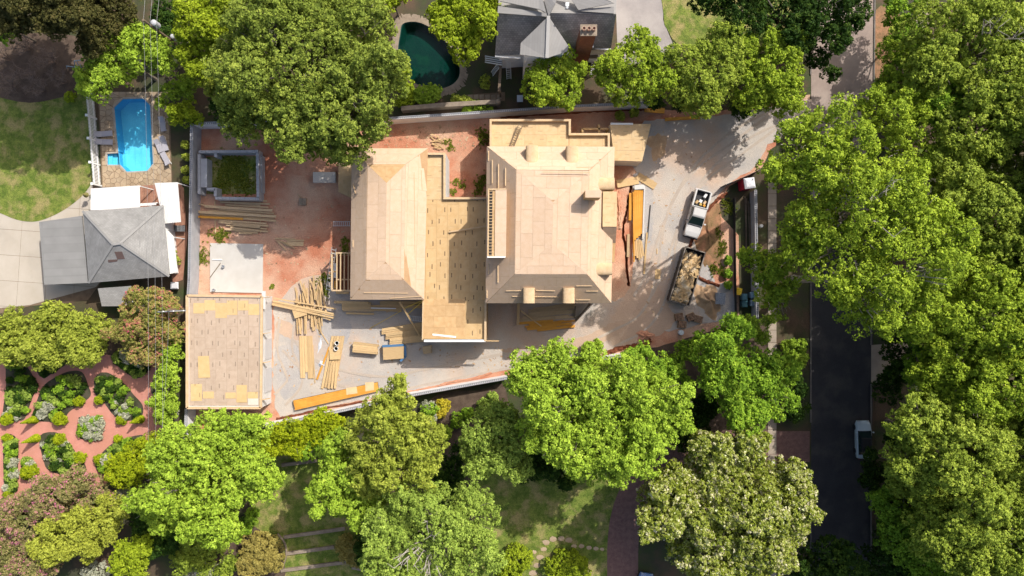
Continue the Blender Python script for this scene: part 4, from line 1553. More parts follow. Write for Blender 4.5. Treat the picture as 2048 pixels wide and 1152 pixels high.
# ================================================================== walls, site things, lumber, vehicles
def block_wall(name, pts, z, label, cap_cells=True, wd=0.3, mt=m_parge):
    """wall of hollow concrete blocks; the cells show along its top"""
    pl = px2(pts, z)
    t = thing(name, label, 'wall', (pl[0][0], pl[0][1], 0))
    wall_run(MB(), pl, 0.0, z - 0.14, wd).build('wall_face', mt, t)
    mb = MB()
    Lf, Rt = offset_line([Vector(p) for p in pl], (wd / 2, -wd / 2))
    Li, Ri = offset_line([Vector(p) for p in pl], (wd / 2 - 0.05, -wd / 2 + 0.05))
    for i in range(len(pl) - 1):
        for A_, B_ in ((Lf, Li), (Ri, Rt)):
            q = [A_[i], B_[i], B_[i + 1], A_[i + 1]]
            mb.hexa([(x, y, z - 0.14) for x, y in q], [(x, y, z) for x, y in q])
        a, b = Vector(pl[i]), Vector(pl[i + 1])
        L = (b - a).length
        k = int(L / 0.21)
        ang = math.atan2(b.y - a.y, b.x - a.x)
        for j in range(k + 1):
            c = a.lerp(b, j / max(k, 1))
            mb.box((c.x, c.y, z - 0.07), (0.06, wd - 0.10, 0.139), ang)
    mb.build('block_course', m_block, t)
    return t


block_wall('boundary_wall', [(745, 239), (880, 230), (1000, 222), (1150, 212), (1302, 205)], 2.2, 'long white block wall along the north edge of the lot')
block_wall('boundary_wall', [(384, 247), (460, 245), (600, 243)], 2.2, 'grey block wall from the lot corner into the shade of the large oak')
block_wall('boundary_wall', [(383, 249), (381, 400), (378, 560), (376, 590)], 2.2, 'grey block wall between the block foundation and the pool house', mt=m_block)
block_wall('boundary_wall', [(372, 818), (370, 880)], 2.2, 'short pale wall stub below the corner of the new garage')
block_wall('boundary_wall', [(520, 854), (640, 831), (820, 791), (1015, 756)], 2.0, 'white block wall running diagonally south of the orange beams')
block_wall('boundary_wall', [(1180, 722), (1215, 716), (1252, 710)], 2.0, 'short bluish wall end showing between trees south of the main wing')
block_wall('boundary_wall', [(1511.5, 380), (1513, 480), (1514, 560), (1515, 640)], 1.6, 'grey wall with joints along the pavement east of the planted mound', mt=m_block)
# stone wall of the garden pool
t = thing('stone_wall', 'weathered stone garden wall with a rounded end below the dark pool', 'wall', P(900, 208))
pl = px2([(802, 217), (880, 210), (960, 205), (996, 203)], 1.4)
wall_run(MB(), pl, 0, 1.3, 0.4).build('wall_face', m_stone, t)
wall_run(MB(), pl, 1.303, 1.42, 0.5).build('cap', m_stone, t)
MB().lathe([(0.3, 0), (0.3, 1.5), (0.2, 1.6), (0.02, 1.65)], (*pl[-1], 0), 12).build('pier', m_stone, t)
t = thing('timber_beam', 'long timber beam of a pergola south of the neighbour house', 'pergola', P(1000, 150))
MB().beam(P(1002, 122, 2.7), P(998, 183, 2.7), 0.3, 0.25).build('beam', m_pole, t)
for y in (126, 180):
    v = P(1000, y, 2.6)
    MB().box((v.x, v.y, 1.28), (0.2, 0.2, 2.56)).build('post', m_pole, t)
for y in range(4):
    MB().beam(P(970, 112 + y * 4, 2.9), P(1005, 118 + y * 4, 2.9), 0.1, 0.12).build('slat', m_white, t)
# stepping stones by the garden wall
t = sheet('stone_path', px2([(930, 190), (1010, 184), (1010, 202), (928, 204)]), 0.02, m_grout)
for i in range(6):
    x = 936 + i * 11.5
    MB().prism(px2([(x, 190), (x + 9, 189), (x + 9.5, 198), (x + 0.5, 199)]), 0.0, 0.05).build('stepping_stone', m_stone, t)


def ladder(a, b, wd, n, label, mt=m_alum, rail=0.05):
    a, b = Vector(a), Vector(b)
    t = thing('ladder', label, 'ladder', (a.x, a.y, min(a.z, b.z)))
    d = (b - a).normalized()
    sd = d.cross(Vector((0, 0, 1))).normalized()
    for s_ in (-1, 1):
        MB().beam(a + sd * s_ * wd / 2, b + sd * s_ * wd / 2, rail, rail * 1.6).build('rail', mt, t)
    for i in range(n):
        c = a.lerp(b, (i + 0.5) / n)
        MB().beam(c - sd * wd / 2, c + sd * wd / 2, 0.05, 0.05).build('rung', mt, t)
    return t


ladder(P(1042, 248, 5.3), P(1023, 294, 4.9), 0.45, 9, 'brown ladder lying across the north deck of the unfinished house', m_pole, 0.07)
ladder(P(656, 582, 0.05), P(668, 496, 3.2), 0.5, 12, 'aluminium ladder leaning on the west porch frame')
ladder(P(666, 447.5, 0.5), P(701, 447.5, 0.5), 0.5, 9, 'short grey ladder bridging to the middle of the west wing')
ladder(P(812, 635, 0.2), P(846, 639, 0.9), 0.5, 10, 'pale ladder by the lumber under the link roof')
ladder(P(1018, 158, 0.05), P(1016, 118, 3.0), 0.5, 10, 'white ladder steps below the neighbour gutter', m_white)
ladder(P(984, 148, 0.05), P(997, 131, 2.0), 0.5, 8, 'short white ladder steps beside the pergola beam', m_white)
ladder(P(1184, 150, 0.05), P(1189, 122, 2.5), 0.5, 8, 'white ladder steps below the brick chimney', m_white)

# ------------------------------------------------------------------ block foundation
bf = thing('block_foundation', 'open bluish-grey block foundation with weeds growing inside', 'foundation', P(455, 350))
bz = 1.5


def bwall(pts, z=bz, name='block_wall'):
    pl = px2(pts, z)
    o = wall_run(MB(), pl, 0, z - 0.12, 0.32).build(name, m_block, bf)
    mb = MB()
    for i in range(len(pl) - 1):
        a, b = Vector(pl[i]), Vector(pl[i + 1])
        L = (b - a).length
        k = max(1, round(L / 0.41))
        ang = math.atan2(b.y - a.y, b.x - a.x)
        for j in range(k):
            c = a.lerp(b, (j + 0.5) / k)
            mb.box((c.x, c.y, z - 0.055), (L / k - 0.02, 0.31 if j % 2 else 0.325, 0.125), ang)
    mb.build('block_course', m_block, o)


bwall([(397, 303.5), (516, 302.5)])
bwall([(514.5, 306), (516, 396)])
bwall([(518.5, 397.5), (430, 396)])
bwall([(430.5, 392.5), (430.5, 378), (413, 378)])
bwall([(398, 308), (398, 388)])
bwall([(431, 306.5), (431, 314)])
bwall([(521.5, 311), (522, 385)], 0.9)
MB().prism(px2([(401, 317), (413.5, 317), (413.5, 374), (401, 374)], bz), 0, bz - 0.06).build('bench_block', m_block, bf)

# concrete slab
sl_ = thing('concrete_slab', 'pale square concrete slab north of the new garage', 'slab', P(473, 538))
MB().prism(px2([(420, 486), (526, 488), (525, 586), (420, 584)], 0.15), 0, 0.15).build('slab', m_slabc, sl_)
for x, y in ((447, 533), (428, 580)):
    MB().lathe([(0.16, 0), (0.16, 0.35), (0.11, 0.35), (0.11, 0.2)], (*P2(x, y, 0.3), 0.15), 12).build('pipe', m_steel, sl_)
MB().beam(P(425, 519, 0.2), P(444, 519.5, 0.2), 0.12, 0.08).build('plank', m_white, sl_)
MB().beam(P(420, 555, 0.22), P(441, 526, 0.25), 0.06, 0.05).build('stake', m_pole, sl_)

# ------------------------------------------------------------------ lumber
def board(a, b, wd=0.2, th=0.05, z=0.1, z2=None, mt=None, label='', group='', name='board'):
    z2 = z if z2 is None else z2
    A_, B_ = P(*a, z), P(*b, z2)
    mb = MB()
    mid = (A_ + B_) / 2
    d = B_ - A_
    t = bpy.data.objects
    # local x along the board so that the grain runs lengthwise
    L = d.length
    me = MB()
    me.box((0, 0, 0), (L, wd, th))
    o = me.build(name, mt or m_lum)
    o.location = (mid.x, mid.y, mid.z)
    for v in o.data.vertices:
        v.co.z -= th / 2
    o.rotation_euler = (0, -math.asin(max(-1, min(1, d.z / max(L, 1e-6)))), math.atan2(d.y, d.x))
    return tag(o, label, 'board', group)


LR = random.Random(5)
lab = 'weathered board in the loose stack below the block foundation'
for k, (a, b, wd, z) in enumerate([((448, 400.5), (534, 402), .16, .2), ((440, 404.5), (540, 408), .2, .28), ((450, 409.5), (537, 415), .2, .2), ((397, 408), (411, 411), .14, .4),
                    ((409, 412.5), (545, 421), .3, .42), ((438, 418.5), (548, 427), .22, .3), ((396, 424), (552, 433), .3, .5), ((400, 428.5), (548, 438), .2, .3),
                    ((395, 433.5), (486, 438), .26, .5), ((487, 437.5), (552, 442), .2, .55), ((438, 440.5), (533, 447), .2, .3), ((437, 444.5), (537, 452), .22, .4),
                    ((466, 449), (520, 454.5), .28, .45), ((452, 450), (534, 458), .2, .25), ((450, 458.5), (536, 463), .2, .3), ((461, 455), (520, 461.5), .2, .4),
                    ((478, 466), (505, 467.5), .18, .25), ((470, 461), (516, 466), .22, .2), ((418, 421), (520, 429), .2, .2), ((470, 406), (520, 410.5), .2, .12)]):
    board(a, b, wd, .07, z, None, m_orange if k == 8 else m_lum2, lab, 'boards stacked below the block foundation')
for x in (430, 470, 520):
    board((x, 402), (x + 1, 466), .12, .1, .08, None, m_lum2, 'short sleeper under the stack below the block foundation', 'sleepers under the board stack')
lab = 'grey plank in the small heap between slab and west wing'
for a, b, wd, z in [((550, 477), (591, 478.5), .16, .1), ((552, 481), (575, 487), .16, .14), ((556, 484), (572, 500), .14, .2), ((574, 481.5), (608, 481), .2, .1), ((572, 488), (607, 488), .5, .08), ((564, 485), (590, 497), .14, .2)]:
    board(a, b, wd, .05, z, None, m_lum2, lab, 'planks heaped between slab and west wing')
lab = 'loose pine stick in the splayed heap beside the new garage'
for i in range(30):
    x0 = LR.uniform(590, 642)
    y0 = LR.uniform(558, 600) + (8 if x0 < 606 else 0)
    ln = LR.uniform(60, 92)
    an = LR.gauss(0.06, 0.09)
    board((x0, y0), (x0 + math.sin(an) * ln, min(668, y0 + math.cos(an) * ln)), LR.choice((.1, .14, .14, .2)), .05, 0.06 + 0.014 * i, None, m_lum, lab, 'sticks splayed beside the new garage')
board((623, 562), (640, 620), .14, .06, .55, .5, m_lum, lab, 'sticks splayed beside the new garage')
board((627, 550), (630, 600), .16, .06, .5, .5, m_lum, lab, 'sticks splayed beside the new garage')
board((600, 561), (616, 610), .14, .06, .5, .55, m_lum, lab, 'sticks splayed beside the new garage')
lab = 'long pine board laid across the splayed heap of sticks'
for a, b, wd, z in [((548, 596.5), (672, 618), .15, .62), ((546, 602), (668, 628), .2, .66), ((548, 605), (669, 631.5), .2, .60), ((545, 607.5), (636, 624), .3, .56), ((544, 609), (667, 636), .18, .66), ((640, 632), (661, 640), .15, .5)]:
    board(a, b, wd, .06, z, None, m_lum, lab, 'long boards across the splayed heap')
board((587, 629), (612, 621), 1.0, .03, .6, None, m_lum, 'square plywood offcut lying on the splayed heap', None, 'plywood_sheet')
board((636, 655), (657, 688), .1, .04, .1, None, m_lum, 'thin stake lying between the splayed heap and the bucket boards', None)
lab = 'board of the flat row of pale boards right of the new garage'
for i, x in enumerate((602, 607, 612, 617, 621.5, 625)):
    y1 = (756, 756, 744, 757, 757, 757)[i]
    board((x - 1.2, 672), (x + 1.3, y1), .27 if i < 5 else .1, .06, .12, None, m_lum, lab, 'flat row of pale boards')
board((625.5, 690), (630, 766), .1, .06, .1, None, m_lum, 'thin stick right of the flat row of pale boards', None)
lab = 'board under the two buckets right of the flat row'
for i, x in enumerate((665.5, 671, 676.5, 682, 687)):
    board((x, 672), (x - 21 + i, 777 - i * 2), .28, .08, .15, None, m_lum, lab, 'boards under the two buckets')
for i in range(3):
    board((664 + i * 5, 725), (657 + i * 6.5, 777), .26, .08, .26, None, m_lum, 'short top board below the plywood at the bucket boards', 'top boards at the bucket boards')
board((659, 709), (680, 708), 1.25, .04, .36, None, p_ply if False else m_lum, 'square plywood piece beside the two buckets', None, 'plywood_sheet')
board((659, 694), (634, 759), .22, .06, .12, None, m_orange, 'orange board left of the bucket boards', None)
for k, (x, y) in enumerate(((674.5, 686), (673, 697))):
    t = thing('bucket', ('upper' if k == 0 else 'lower') + ' of two white buckets standing on the boards', 'bucket', (*P2(x, y, 0.4), 0.23))
    MB().lathe([(0.19, 0), (0.24, 0.42), (0.25, 0.44), (0.22, 0.44), (0.18, 0.06)], (*P2(x, y, 0.4), 0.23), 16).build('pail', m_white, t)
    MB().lathe([(0.0, 0), (0.2, 0)], (*P2(x, y, 0.4), 0.45), 16).build('contents', flat('grey_mortar', (0.2, 0.2, 0.22, 1), .9), t)
# crumpled plastic beside the boards
mound('plastic_sheet', 643, 728, 8, 8, 0.25, flat('clear_plastic', (0.55, 0.58, 0.62, 1), .3), 12, label='crumpled grey plastic sheet left of the bucket boards')
mound('plastic_sheet', 640, 690, 5, 22, 0.1, flat('clear_plastic', (0.55, 0.58, 0.62, 1), .3), 13, label='strip of pale plastic sheet below the splayed heap', rot=-0.2)


def pack(corners, z, layers, label, mt, name='lumber_pack', top=None, nb=7, cat='lumber pack'):
    """strapped pack of sawn boards: layers of boards and two straps"""
    q = [P(x, y, z) for x, y in corners]
    c = sum(q, Vector()) / 4
    t = thing(name, label, cat, (c.x, c.y, 0))
    for s_ in (0.15, 0.85):
        a, b = q[0].lerp(q[1], s_), q[3].lerp(q[2], s_)
        MB().beam(Vector((a.x, a.y, 0.06)), Vector((b.x, b.y, 0.06)), 0.1, 0.1).build('bearer', m_lum2, t)
    lh = (z - 0.11) / layers
    for l in range(layers):
        for i in range(nb):
            t0, t1 = i / nb, (i + 1) / nb
            a0, a1, b0, b1 = q[0].lerp(q[3], t0), q[0].lerp(q[3], t1), q[1].lerp(q[2], t0), q[1].lerp(q[2], t1)
            if l < layers - 1 and 0 < i < nb - 1:
                continue
            j = LR.uniform(-0.05, 0.05)
            d = (q[1] - q[0]).normalized() * j
            s_ = (q[3] - q[0]).normalized() * 0.008
            z0, z1 = 0.11 + l * lh + 0.004, 0.11 + (l + 1) * lh
            pts = [a0 + s_ + d, b0 + s_ + d, b1 - s_ + d, a1 - s_ + d]
            if area2([(v.x, v.y) for v in pts]) < 0:
                pts = pts[::-1]
            MB().hexa([Vector((v.x, v.y, z0)) for v in pts], [Vector((v.x, v.y, z1)) for v in pts]).build('board', mt, t)
    MB().hexa([Vector((v.x, v.y, 0.12)) for v in inset(q, 0.25)][::-1] if area2([(v.x, v.y) for v in q]) < 0 else [Vector((v.x, v.y, 0.12)) for v in inset(q, 0.25)],
              [Vector((v.x, v.y, z - lh)) for v in inset(q, 0.25)][::-1] if area2([(v.x, v.y) for v in q]) < 0 else [Vector((v.x, v.y, z - lh)) for v in inset(q, 0.25)]).build('core', mt, t)
    return t


pack([(706, 684), (755.5, 690), (754, 709), (704.5, 704.5)], 0.85, 4, 'pale strapped lumber pack standing alone on the gravel', m_lum, nb=5)
pk = pack([(766, 695), (808, 692.5), (808, 717), (767, 720)], 0.8, 3, 'plywood pack half wrapped in blue tarp', m_lum, nb=1, cat='plywood pack')
mb = MB()
for a, b, w_ in (((765, 692.5), (808, 690), .25), ((810, 691), (811, 714), .25), ((811, 713), (801, 722), .25)):
    mb.beam(P(*a, .6), P(*b, .6), w_, .25)
    mb.beam(P(*a, .2), P(*b, .2), w_ * 1.1, .25)
mb.build('blue_tarp', m_blue, None, 'crumpled blue tarp pushed down round the plywood pack', 'tarp')
pk = pack([(844, 693.5), (862, 690.5), (863.5, 706), (847, 708.5)], 0.7, 3, 'small tan stack of blocks in the shadow south of the link roof', m_lum2, nb=3, cat='stack')
lab = 'timber in the slanted pile left of the link roof'
for i in range(9):
    t_ = i / 8
    board((758 + (i % 3) * 3 + (8 - i) * 2.6, 687 - i * 3.4), (849, 681 - i * 4.4), .3, .12, .3 + .07 * (i % 3), None, m_lum, lab, 'timbers slanted left of the link roof')
lab = 'board in the shaded row under the south eave of the west wing'
for i, (a, b, wd, z) in enumerate([((668, 604), (737, 606), .3, .5), ((684, 609), (742, 609), .5, .4), ((684, 616), (845, 612), .5, .3), ((686, 621), (748, 621.5), .2, .35), ((692, 626.5), (748, 628), .22, .3),
                    ((742, 617), (804, 619.5), .5, .42), ((742, 616), (792, 617), .12, .6), ((760, 606), (846, 606), .4, .3), ((790, 612), (847, 614), .35, .25), ((672, 585), (698, 586), .3, .5)]):
    board(a, b, wd, .1, z, None, m_white if i == 6 else (m_lum if i != 3 else m_lum2), lab, 'boards under the south eave of the west wing')
lab = 'board in the shaded heap under the south eave of the main wing'
for i in range(20):
    x0 = 1036 + LR.uniform(0, 40)
    y0 = 612 + i * 2.3
    board((x0, y0 + 5), (min(1150, x0 + LR.uniform(50, 100)), y0 - LR.uniform(-3, 8)), LR.choice((.2, .3, .4)), .08, .1 + .03 * (i % 7), None, m_orange if i > 12 else m_lum2, lab, 'boards heaped under the main south eave')
board((1037, 606), (1036, 650), .3, .1, .6, .6, m_lum, 'upright-looking pale board beside the shaded heap under the main south eave', None)
board((1041, 621), (1086, 655), .14, .08, .7, .15, m_lum, 'thin pale board crossing the shaded heap diagonally', None)
board((1180, 608), (1152, 641), .22, .2, 1.2, .1, m_pole, 'dark leaning prop at the end of the shaded heap', None)
board((1151, 613), (1149, 636), .2, .2, .9, .1, m_pole, 'short dark prop beside the leaning one', None)
# leaning brace and straps beside the link roof
board((799, 603), (842, 676), .16, .14, 3.9, .3, m_lum, 'long pale brace leaning against the link roof', None, 'brace')
board((847, 600), (808, 617), .06, .06, 3.9, 1.5, m_yellow, 'upper yellow strap running to the long brace', None, 'strap')
board((847, 601), (816, 628), .06, .06, 3.9, 1.2, m_yellow, 'lower yellow strap running to the long brace', None, 'strap')
board((802, 622), (741, 656), .05, .05, 1.2, .06, m_yellow, 'yellow strap lying out across the shadow of the west wing', None, 'strap')
board((898, 464), (973, 452), .14, .1, 4.72, 4.95, m_frame, 'pale pole lying across the link deck to the dormer', None, 'pole')

# east stack of engineered beams
lab = 'orange engineered beam in the stack east of the main wing'
for i in range(4):
    board((1270 + i * 4.6, 381), (1270 + i * 4.2, 480 - i * 4), .25, .3, .3, None, m_orange, lab, 'orange beams east of the main wing')
board((1288.5, 372), (1285, 478), .14, .45, .3, None, m_housewrap, 'white wrapping along the side of the orange beam stack', None, 'wrapping')
board((1269, 375), (1288, 374), .5, .12, .5, None, m_housewrap, 'white wrapping over the end of the orange beam stack', None, 'wrapping')
board((1261, 386), (1260, 441), .3, .14, .3, None, m_orange, 'short orange beam left of the orange beam stack', None)
board((1266, 384), (1268, 524), .12, .3, .4, None, m_orange, 'narrow orange beam on edge along the beam stack', None)
board((1257, 468), (1256, 514), .3, .1, .15, None, m_lum2, 'grey plank left of the beam stack end', None)
board((1301, 410), (1295, 478), .1, .1, .1, None, m_black, 'black pipe lying right of the orange beam stack', None, 'pipe')
board((1294, 465), (1288, 548), .2, .08, .12, None, m_lum, 'long pine board right of the beam stack', None)
for i in range(5):
    board((1270 + i * 3, 478 + LR.uniform(0, 4)), (1271 + i * 4, 520 - abs(i - 2) * 4), .22, .1, .2 + .04 * i, None, m_lum, 'pine board at the lower end of the beam stack', 'boards at the end of the beam stack')
board((1234, 368), (1277, 360), .9, .04, .3, .12, m_lum, 'plywood sheet leaning over the ditch edge by the porch', None, 'plywood_sheet')
board((1275, 351), (1311, 373), .85, .04, .12, None, m_lum, 'pale slanted plywood sheet lying north of the beam stack', None, 'plywood_sheet')
board((1316, 538), (1315, 558), .62, .04, .07, None, m_lum, 'small pale plywood offcut alone on the gravel yard', None, 'plywood_sheet')
board((1314, 497), (1314, 508), .12, .04, .07, None, m_lum, 'small stick above the plywood offcut on the gravel yard', None)
board((1289, 219), (1329, 222), .6, .12, .2, None, m_orange, 'short tan beam under the trees at the north wall end', None)
board((1330, 239), (1399, 235), .35, .2, .15, None, m_orange, 'long tan beam on the gravel edge under the north trees', None)
board((1461, 640), (1481, 658), .8, .05, .3, .1, m_lum, 'tan board leaning by the bin enclosure', None)
board((595, 388), (605, 400), .1, .04, .06, None, m_lum2, 'short stick near the stone block west of the wing', None)
# scrap of sticks north of the west wing
for i in range(14):
    x, y = LR.uniform(850, 890), LR.uniform(268, 296)
    an = LR.uniform(-.7, .9)
    board((x, y), (x + math.cos(an) * LR.uniform(10, 26), y + math.sin(an) * LR.uniform(6, 14)), LR.choice((.08, .12, .2)), .04, .06 + .02 * i, None, m_lum, 'scrap stick in the small heap north of the west wing', 'scrap sticks north of the west wing')

# orange beam pack along the south wall with paper on top
ob = thing('beam_pack', 'long bright orange pack of engineered beams along the south wall', 'beam pack', P(672, 793))
oc = [P(586, 801, .45), P(754.5, 764.5, .45), P(757, 782, .45), P(590, 820.5, .45)]
MB().hexa([Vector((v.x, v.y, 0.0)) for v in oc[::-1]], [v for v in oc[::-1]]).build('core', flat('dark_strapping', (0.08, 0.06, 0.03, 1), .8), ob)
nbm = 6
for i in range(nbm):
    a0, a1, b0, b1 = oc[0].lerp(oc[3], i / nbm), oc[0].lerp(oc[3], (i + 1) / nbm), oc[1].lerp(oc[2], i / nbm), oc[1].lerp(oc[2], (i + 1) / nbm)
    s_ = (oc[3] - oc[0]).normalized() * 0.006
    j = (oc[1] - oc[0]).normalized() * LR.uniform(0, .06)
    MB().hexa([v + Vector((0, 0, .004)) for v in (a1 - s_ + j, b1 - s_ + j, b0 + s_ + j, a0 + s_ + j)], [v + Vector((0, 0, .05 + LR.uniform(0, .01))) for v in (a1 - s_ + j, b1 - s_ + j, b0 + s_ + j, a0 + s_ + j)]).build('beam', m_orange, ob)
mpap = mat('paper_label', A(242, 214, 168), A(232, 202, 154), 2.0, fine=10, fine_amt=.05)
for pts, mm in ((((692, 776), (713, 773), (715, 786.5), (693, 790)), mpap), (((730, 765), (748, 764), (748, 780), (731, 783)), mpap), (((592, 803), (613, 801), (615, 812), (594, 816)), m_orange)):
    v = [P(x, y, .53) for x, y in pts]
    MB().slab(v, .02).build('paper_sheet', mm, ob, fix=True)

# stone block, box on clay
t = MB().prism(px2([(626, 344), (671, 344), (671, 365), (626, 365)], .5), 0, .5).build('concrete_block', m_slabc, None, 'pale rectangular concrete block under the oak beside the platform', 'block')
bx = thing('paver_pallet', 'small square pallet of stone pavers on the red clay', 'pallet', P(605, 403))
for i in range(2):
    for j in range(2):
        MB().box((*P2(601.5 + i * 7, 400 + j * 7, .3), .17), (.39, .39, .3)).build('paver', m_stone, bx)

# ------------------------------------------------------------------ site gear to the east
# dumpster
dc = P(1372, 553, 0.9)
ang = math.atan2(-(607 - 500), (1358 - 1386)) # along its long axis, in world (y up)
ang = math.atan2((500 - 607) * -1.0, (1390 - 1357)) 
dm = thing('dumpster', 'long dark steel dumpster heaped with wood scraps', 'dumpster', (dc.x, dc.y, 0), ang)
Ld, Wd, Hd = 6.4, 2.35, 1.45
m_dump = flat('dumpster_steel', (0.05, 0.048, 0.045, 1), .6)
M0 = dm.matrix_basis.copy()
M0 = wm(dm)
def lb(mb, c, d):
    return mb.box(c, d, 0.0, M0)
lb(MB(), (0, 0, .15), (Ld, Wd, .12)).build('floor', m_dump, dm)
for s_ in (-1, 1):
    lb(MB(), (0, s_ * Wd / 2, Hd / 2 + .1), (Ld, .06, Hd - .05)).build('side', m_dump, dm)
    lb(MB(), (s_ * Ld / 2, 0, Hd / 2 + .1), (.06, Wd - .08, Hd - .05)).build('end_gate', m_dump, dm)
    lb(MB(), (0, s_ * Wd / 2, Hd + .1), (Ld + .1, .12, .1)).build('top_rail', flat('worn_rail', (.2, .17, .14, 1), .6), dm)
    for k in range(9):
        lb(MB(), (-Ld / 2 + .4 + k * .7, s_ * (Wd / 2 + .07), Hd / 2 + .1), (.1, .08, Hd - .15)).build('rib', m_dump, dm)
    lb(MB(), (s_ * Ld / 2, 0, Hd + .1), (.12, Wd - .13, .1)).build('top_rail', flat('worn_rail', (.2, .17, .14, 1), .6), dm)
for sx in (-1, 1):
    for sy in (-1, 1):
        MB().tube([M0 @ Vector((sx * (Ld / 2 - .5), sy * (Wd / 2 - .25) - .1, .11)), M0 @ Vector((sx * (Ld / 2 - .5), sy * (Wd / 2 - .25) + .1, .11))], .1, 10).build('roller', m_black, dm)
sc_ = MB()
for k in range(420):
    x = LR.uniform(-Ld / 2 + .35, Ld / 2 - .7)
    yy = LR.uniform(-Wd / 2 + .35, Wd / 2 - .35)
    zt = .5 + 1.25 * (1 - (yy / 1.3) ** 2 * .4) * (1 if x < Ld / 2 - 1.7 else .55)
    zz = LR.uniform(zt - .45, zt)
    L = LR.uniform(.25, 1.5)
    an = LR.gauss(.2, .8)
    dx, dy = math.cos(an) * L / 2, math.sin(an) * L / 2
    x0, x1 = max(-Ld / 2 + .1, x - dx), min(Ld / 2 - .1, x + dx)
    y0, y1 = max(-Wd / 2 + .15, min(Wd / 2 - .15, yy - dy)), max(-Wd / 2 + .15, min(Wd / 2 - .15, yy + dy))
    sc_.beam(M0 @ Vector((x0, y0, zz + LR.uniform(-.2, .2))), M0 @ Vector((x1, y1, zz + LR.uniform(-.2, .2))), LR.choice((.1, .15, .25, .4)), LR.choice((.02, .05, .05)))
for k in range(26):
    xx = -Ld / 2 + .3 + k * (Ld - 1.4) / 26
    sc_.box((0, 0, 0), (.3, Wd - .3, .5), 0, M0 @ Matrix.Translation((xx, 0, .5)))
m_scrap = mat('scrap_wood', A(232, 200, 150), A(206, 168, 116), 2.5, fine=7, fine_amt=.15, c3=A(240, 220, 186), scale3=1.2, lo3=.5, hi3=.6)
sc_.build('wood_scraps', m_scrap, None, 'heap of tan wood offcuts filling the dumpster', 'scrap', kind='stuff')

# pallet of hollow blocks
def block_cube(px, py, nx, ny, sz, label, mt, rz=0):
    c = P(px, py, .5)
    t = thing('block_pallet', label, 'pallet', (c.x, c.y, 0), rz)
    M = wm(t)
    for i in range(3):
        MB().box((0, (i - 1) * sz * ny * .45, .05), (sz * nx, .1, .1), 0, M).build('bearer', m_lum2, t)
    MB().box((0, 0, .11), (sz * nx, sz * ny, .03), 0, M).build('pallet_top', m_lum2, t)
    core = MB().box((0, 0, .36), (sz * nx - .03, sz * ny - .03, .46), 0, M).build('block_layer', mt, t)
    for i in range(nx):
        for j in range(ny):
            x, y = (i - (nx - 1) / 2) * sz, (j - (ny - 1) / 2) * sz
            b = MB()
            h = sz / 2 - .008
            for q in ((0, h - .03, 2 * h, .06), (0, -h + .03, 2 * h, .06), (h - .03, 0, .06, 2 * h - .12), (-h + .03, 0, .06, 2 * h - .12)):
                b.box((x + q[0], y + q[1], .70), (q[2], q[3], .2), 0, M)
            b.build('block', mt, t)
    return t


m_bluegrey = flat('blue_grey_block', A(178, 186, 198), .9)
block_cube(1440, 597, 4, 5, .27, 'pallet of blue-grey hollow blocks east of the sawdust heap', m_bluegrey, R(-4))
m_rubble = mat('brown_stone', A(170, 140, 116), A(130, 100, 80), 3, fine=10, fine_amt=.25, objrand=.2)
for k, (px, py, rz, lab) in enumerate(((1358, 634, R(8), 'upper left pallet of rough brown stone below the dumpster'), (1364, 649, R(-6), 'lower left pallet of rough brown stone below the dumpster'),
                                  (1382, 634, R(25), 'middle pallet of rough brown stone below the dumpster'), (1396, 638, R(-15), 'right pallet of rough brown stone below the dumpster'))):
    c = P(px, py, .3)
    t = thing('stone_pallet', lab, 'pallet', (c.x, c.y, 0), rz, 'stone pallets below the dumpster')
    M = wm(t)
    MB().box((0, 0, .06), (1.0, .85, .12), 0, M).build('pallet', m_lum2, t)
    for i in range(4):
        for j in range(3):
            MB().box((-.36 + i * .24, -.26 + j * .26, .32 + LR.uniform(0, .1)), (.22, .24, .4), LR.uniform(-.08, .08), M).build('stone', m_rubble, t)
t = thing('drum', 'pale bluish plastic drum south of the stone pallets', 'drum', (*P2(1362, 665, .4), 0))
MB().lathe([(.3, 0), (.31, .1), (.29, .12), (.31, .3), (.29, .45), (.3, .62), (.27, .66)], (*P2(1362, 665, .4), 0), 16).build('drum_body', flat('pale_drum', (.55, .62, .66, 1), .4), t, smooth=False)
MB().lathe([(.05, .66), (.05, .7)], (*P2(1364, 664, .4), 0), 8).build('cap', m_white, t)


def wheelie(px, py, rz, label, mt):
    c = P(px, py, .6)
    t = thing('wheeled_bin', label, 'bin', (c.x, c.y, 0), rz, 'wheeled bins behind the wall')
    M = wm(t)
    b0 = [M @ Vector((x * .24, y * .28, .06)) for x, y in ((-1, -1), (1, -1), (1, 1), (-1, 1))]
    b1 = [M @ Vector((x * .31, y * .36, 1.0)) for x, y in ((-1, -1), (1, -1), (1, 1), (-1, 1))]
    MB().hexa(b0, b1).build('body', mt, t)
    l0 = [M @ Vector((x * .33, y * .38, 1.003)) for x, y in ((-1, -1), (1, -1), (1, 1), (-1, 1))]
    l1 = [M @ Vector((x * .28, y * .3, 1.1)) for x, y in ((-1, -1), (1, -1), (1, 1), (-1, 1))]
    MB().hexa(l0, l1).build('lid', mt, t)
    MB().tube([M @ Vector((-.3, .42, 1.0)), M @ Vector((.3, .42, 1.0))], .02, 6).build('handle', m_black, t)
    for s_ in (-1, 1):
        MB().tube([M @ Vector((s_ * .3, .3, .12)), M @ Vector((s_ * .24, .3, .12))], .12, 12).build('wheel', m_black, t)


